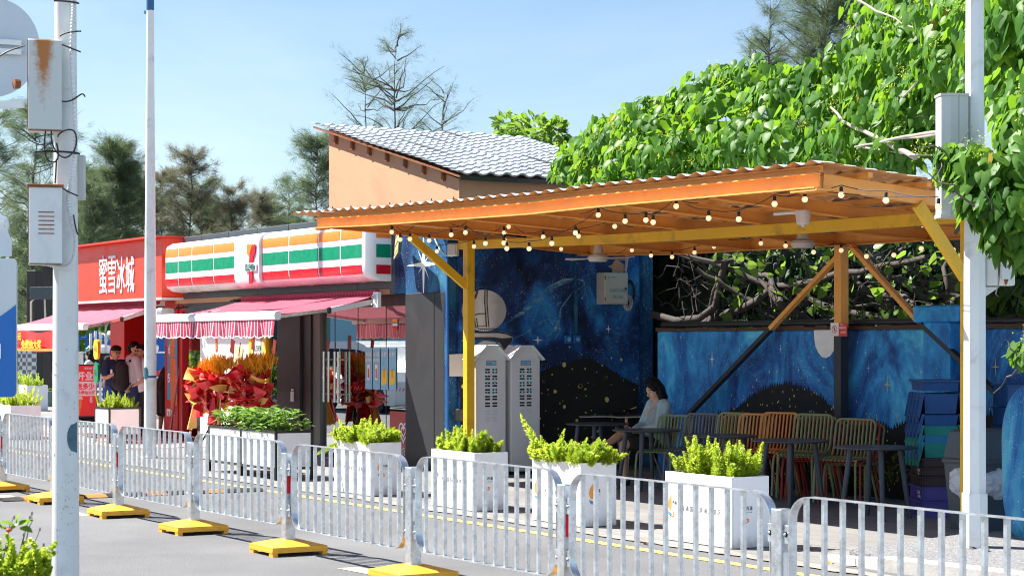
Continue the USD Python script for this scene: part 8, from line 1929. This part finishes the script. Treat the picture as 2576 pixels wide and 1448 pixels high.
def hgt(y, Z): return CAMH + (HY - y) * Z / FP
casuarina('casuarina_tree', 'dark casuarina behind the rusty box at the left edge', at(60, 60), hgt(265, 60), (0, .3), (.18, 1.0), 110, 12, 'leaf_far', 1, 1.5, .34, .007, 16)
casuarina('casuarina_tree', 'second dark casuarina at the far left, lower than its neighbour', at(-10, 66), hgt(300, 66), (0, 0), (.2, 1.0), 90, 12, 'leaf_far', 2, 1.6, .34, .008, 16)
casuarina('casuarina_tree', 'full green casuarina between the near pole and the lamp pole', at(290, 110), hgt(372, 110), (.2, 0), (.25, 1.), 170, 13, 'leaf_far', 3, 1.9, .50, .012, 18)
casuarina('casuarina_tree', 'lower casuarina close left of the lamp pole', at(235, 104), hgt(470, 104), (0, 0), (.25, 1.), 110, 12, 'leaf_far', 4, 1.6, .45, .012, 16)
casuarina('casuarina_tree', 'narrow casuarina behind the lamp pole', at(355, 116), hgt(450, 116), (0, 0), (.3, 1.), 100, 11, 'leaf_far', 5, 1.5, .5, .012, 15)
casuarina('casuarina_tree', 'thin brownish casuarina leaning right above the striped sign', at(455, 112), hgt(390, 112), (1.4, 0), (.42, 1.), 80, 12, 'leaf_far_brown', 6, 1.8, .45, .012, 14)
casuarina('casuarina_tree', 'ragged brown casuarina right of the lamp pole', at(415, 118), hgt(440, 118), (-.3, 0), (.35, 1.), 85, 12, 'leaf_far_brown', 7, 1.5, .45, .012, 14)
casuarina('casuarina_tree', 'low brown casuarina above the middle of the striped sign', at(590, 112), hgt(478, 112), (-.2, 0), (.4, 1.), 80, 12, 'leaf_far_brown', 8, 1.6, .42, .011, 14)
casuarina('casuarina_tree', 'low casuarina between the brown one and the peach wall', at(655, 116), hgt(500, 116), (.3, 0), (.4, 1.), 70, 12, 'leaf_far_brown', 9, 1.5, .42, .011, 13)
for x_, z_, y_, l_, k_ in ((325, 114, 420, 'green casuarina directly left of the lamp pole, behind its neighbours', 41), (505, 120, 470, 'faint green casuarina between the leaning one and the low brown one', 42), (690, 122, 520, 'low green casuarina nearest the left of the small tip', 43), (215, 112, 430, 'green casuarina just right of the near pole', 44), (550, 126, 515, 'low green casuarina behind the brown ones', 45)): casuarina('casuarina_tree', l_, at(x_, z_), hgt(y_, z_), (.1, 0), (.25, 1.), 120, 12, 'leaf_far', k_, 1.8, .48, .012, 16)
casuarina('casuarina_tree', 'green casuarina against the left edge of the peach wall', at(795, 74), hgt(350, 74), (.1, 0), (.3, 1.), 120, 12, 'leaf_far', 10, 1.35, .36, .008, 16)
casuarina('casuarina_tree', 'small casuarina tip left of the peach wall', at(735, 86), hgt(455, 86), (-.3, 0), (.4, 1.), 60, 12, 'leaf_far', 11, 1.0, .36, .009, 12)
casuarina('casuarina_tree', 'nearly bare casuarina top showing above the tiled roof', at(960, 52), hgt(95, 52), (.55, .2), (.55, 1.), 60, 8, 'leaf_far', 12, 1.5, .22, .0035, 18)
casuarina('casuarina_tree', 'second bare casuarina top at the left of the tiled roof ridge', at(905, 54), hgt(165, 54), (.2, 0), (.6, 1.), 34, 8, 'leaf_far', 13, 1.1, .22, .0035, 16)
casuarina('casuarina_tree', 'bare branch tips right of the bare casuarina above the roof', at(1075, 54), hgt(235, 54), (.6, .2), (.68, 1.), 26, 8, 'leaf_far', 14, 1.0, .2, .0035, 14)
casuarina('casuarina_tree', 'tall grey green casuarina behind the big leaved tree', at(2060, 46), hgt(-90, 46), (.1, .1), (.30, 1.), 210, 14, 'leaf_far', 15, 1.45, .26, .0045, 20)
casuarina('casuarina_tree', 'slim casuarina tip at the left of the tall one', at(1955, 48), hgt(-10, 48), (-.25, 0), (.5, 1.), 70, 11, 'leaf_far', 16, .75, .24, .0045, 14)
casuarina('casuarina_tree', 'tall casuarina behind the right hand crown of big leaves', at(2170, 47), hgt(-130, 47), (.1, 0), (.3, 1.), 150, 13, 'leaf_far', 17, 1.3, .26, .0045, 18)
casuarina('casuarina_tree', 'single thin casuarina shoot left of the tall casuarinas', at(1885, 50), hgt(95, 50), (-.05, 0), (.72, 1.), 14, 7, 'leaf_far', 18, .45, .22, .004, 9)
# ---- small bright tree behind the tiled roof
t = thing('small_tree', 'small bright green tree peeping over the right end of the tiled roof', 'tree', S(*onY(1335, 380, 22.)[:2], 0))
for x, y, r, n in ((1285, 330, .30, 90), (1330, 335, .38, 130), (1385, 345, .34, 110), (1340, 385, .5, 160), (1400, 400, .4, 120), (1270, 315, .18, 40), (1405, 330, .18, 40)): leafmass(t, 'foliage', onY(x, y, 22.), r, n, (.16, .26), 'leaf_mid', rg, LV * A([1, 1.5, 1]), LF, hang=False)
m = MB(); m.tube([t.loc, onY(1340, 420, 22.)], [.09, .05], 6); part(t, 'trunk', m, 'bark')
# ---- leafy background at the left behind the timber posts
t = thing('broadleaf_tree', 'dark broad leaved trees behind the black timber posts', 'tree', at(90, 72))
for x, y, r, n in ((70, 690, 1.2, 300), (110, 740, 1.2, 300), (60, 790, 1.3, 300), (120, 830, 1.2, 240), (30, 850, 1.4, 260), (150, 780, 1.2, 260), (90, 870, 1.3, 260), (180, 850, 1.3, 220)): leafmass(t, 'foliage', onZ(x, y, 72), r, n, (.25, .5), 'leaf_dark' if n > 270 else 'leaf_mid', rg)
m = MB(); m.tube([t.loc, onZ(90, 760, 72)], [.2, .1], 6); part(t, 'trunk', m, 'bark')
t = thing('palm_tree', 'palm fronds showing below the louvred box', 'palm', at(150, 60))
for k in range(22):
    a = k * 2.4; L = rg.uniform(1.3, 2.); c = onZ(170, 650, 60); P = [c + S(math.cos(a) * L * s, math.sin(a) * L * s * .6, .5 * s - 1.1 * s * s) for s in np.linspace(0, 1, 9)]; m = MB(); m.tube(P, .012, 4, False)
    for i, q in enumerate(P[1:]):
        for z in range(5):
            q2 = lerp(P[i], q, z / 5)
            for sg in (-1, 1):
                e = q2 + S(-math.sin(a) * sg * .18 + math.cos(a) * .15, math.cos(a) * sg * .18, -.42); m.add([q2, q2 + S(.02, .02, .0), e], [[0, 1, 2]])
    part(t, 'frond', m, 'leaf_palm')
m = MB(); m.tube([t.loc, onZ(170, 655, 60)], [.16, .12], 8); part(t, 'trunk', m, 'bark')
# far belt of woodland that closes the street at the left
m = MB(); rgf = np.random.default_rng(77)
for k in range(5200):
    x = rgf.uniform(-340, 60); 
    q = S(x, 0, 0); Z = rgf.uniform(128, 150); px0 = rgf.uniform(-900, 1500); c = onZ(px0, HY, Z); hh = 4.6 + 2.2 * meshkit.noise(A([[px0 * .008, 0, 0]]), 4)[0]; z = rgf.uniform(0, 1) ** .7 * hh; s = rgf.uniform(.6, 1.3); m.add((HV * s) @ frame_of(rgf.normal(0, 1, 3), rgf.uniform(0, 6)).T + S(c[0], c[1], z), HF)
single('far_wood', 'far belt of dark green woodland closing the street', 'woodland', m, 'leaf_far', kind='stuff')
# ---- foreground shrub at the bottom left
t = thing('street_shrub', 'shrub with red flower and dry stems in the bottom left corner', 'shrub', S(*onZ(40, 1500, 8.8)[:2], 0)); rs = np.random.default_rng(6)
ZF = 8.8
for (x0, y0, x1, y1) in ((30, 1448, 60, 1345), (40, 1448, 75, 1300), (55, 1460, 110, 1370), (20, 1440, 20, 1330), (60, 1400, 100, 1330), (60, 1390, 80, 1290), (10, 1420, 35, 1300), (75, 1420, 118, 1390)):
    m = MB(); P = wander(onZ(x0, y0, ZF), onZ(x1, y1, ZF), 6, .006, rs); m.tube(P, np.linspace(.0032, .0014, 6), 5, False); part(t, 'stem', m, 'bark'); m = MB(); m.ball(P[-1], .0055, 1, (1, 1, 1.8)); part(t, 'bud', m, 'bark_pale')
for (x, y, a, L) in ((45, 1320, .5, .075), (40, 1322, 2.7, .08), (42, 1318, 1.5, .06), (20, 1335, 2.4, .07), (22, 1335, .8, .06), (8, 1350, 2.8, .09), (50, 1325, -.1, .07), (12, 1380, .4, .06), (5, 1400, 2., .08), (25, 1390, 2.5, .06), (35, 1365, .6, .05), (60, 1372, 1.2, .04), (5, 1330, 1.9, .07)):
    d = RT * math.cos(a) + S(0, 0, math.sin(a)) - FW * rs.uniform(-.3, .6); m = MB(); m.add((LV * A([L, L * 1.9, L])) @ frame_of(d, rs.uniform(-.6, .6)).T + onZ(x, y, ZF), LF); part(t, 'leaf', m, 'leaf_mid')
m = MB(); m.ball(onZ(22, 1332, ZF - .03), .012, 1, (1.2, 1.2, .8)); part(t, 'flower', m, 'flower_red')
V, F = [], []
for k in range(60): plume(V, F, onZ(rs.uniform(-20, 120), rs.uniform(1420, 1500), 8.6 + rs.uniform(-.1, .15)), RT * rs.normal(0, .4) + S(0, 0, 1.), rs.uniform(.06, .16), rs.uniform(.014, .022), rs, 110)
part(t, 'ferny_growth', MB().add(V, F), 'leaf_fern', kind='stuff')
m = MB(); q = onZ(20, 1540, 8.8); m.box(S(q[0] - 2.5, q[1] - 1.4, 0), S(q[0] + .9, q[1] + .35, .30), .02); m2 = m; single('verge', 'planted verge in the bottom left corner', 'verge', m, 'soil', kind='structure')

# ================================================================== ACROSS THE ROAD (seen in the glass)
t = thing('white_car', 'white people carrier mirrored in the glass doors, parked across the road', 'car', S(-46, 2.6)); q = t.loc
prof = Polygon([(-2.3, .25), (2.3, .25), (2.35, .75), (2.15, .98), (1.35, 1.08), (.75, 1.62), (.2, 1.74), (-1.9, 1.72), (-2.25, 1.15), (-2.35, .7)]).buffer(.06)
def exy(pl, y0, y1): mm = trimesh.creation.extrude_polygon(pl, y1 - y0, engine='earcut'); V = mm.vertices; return MB().add(q + np.stack([V[:, 0], V[:, 2] + y0, V[:, 1]], 1), mm.faces[:, ::-1])
part(t, 'body', exy(prof, -.88, .88), 'car_white', 30)
for pl in ([(-1.85, 1.15), (-.75, 1.13), (-.75, 1.6), (-1.75, 1.6)], [(-.68, 1.13), (.25, 1.1), (.2, 1.58), (-.68, 1.6)], [(.32, 1.1), (1.2, 1.08), (.72, 1.52), (.3, 1.58)]): part(t, 'window', exy(Polygon(pl), -.89, .89), 'car_glass')
for x in (-1.5, 1.5):
    for y in (-.8, .8): m = MB(); m.lathe([(0, -.1), (.33, -.1), (.33, .1), (0, .1)], q + S(x, y, .33), 20, rx3(PI / 2)); part(t, 'wheel', m, 'black_rubber')
h = thing('hedge', 'clipped green hedge across the road, mirrored in the glass', 'hedge', S(-55, -1.5))
mh = MB(); rh = np.random.default_rng(9)
for k in range(5000): mh.add((LV * A([.22, .4, .22])) @ frame_of(rh.normal(0, 1, 3), rh.uniform(0, 6)).T + S(rh.uniform(-80, -34), -1.5 + rh.normal(0, .35), rh.uniform(.1, 1.5)), LF)
part(h, 'foliage', mh, 'leaf_mid', kind='stuff')
t = thing('teal_building', 'teal glazed building across the road, mirrored in the glass', 'building', S(-70, -9))
m = MB(); m.box((-130, -14, 0), (-38, -9, 6.5)); part(t, 'wall', m, 'mall_teal')
for k in range(18): m = MB(); m.box((-128 + k * 5, -8.98, .8), (-124.2 + k * 5, -8.9, 3.1)); part(t, 'window', m, 'print_sky'); m = MB(); m.box((-128.2 + k * 5, -8.96, 3.4), (-124. + k * 5, -8.5, 3.7)); part(t, 'ledge', m, 'print_white')
for k in range(5):
    t = thing('palm_tree', 'grey palm across the road, %s seen in the glass' % ['first', 'second', 'third', 'fourth', 'fifth'][k], 'palm', S(-48 - k * 5, -3.)); m = MB(); m.tube([t.loc, t.loc + S(.1, 0, 7)], [.2, .15], 10); part(t, 'trunk', m, 'bark_pale')
    for j in range(9): a = j * .7; m = MB(); c = t.loc + S(.1, 0, 7); m.hull([c, c + S(math.cos(a) * 1.2 - .2 * math.sin(a), math.sin(a) * 1.2 + .2 * math.cos(a), .4), c + S(math.cos(a) * 1.2 + .2 * math.sin(a), math.sin(a) * 1.2 - .2 * math.cos(a), .4), c + S(math.cos(a) * 2.3, math.sin(a) * 2.3, -.5), c + S(math.cos(a) * 1.2, math.sin(a) * 1.2, .5)]); part(t, 'frond', m, 'leaf_palm')
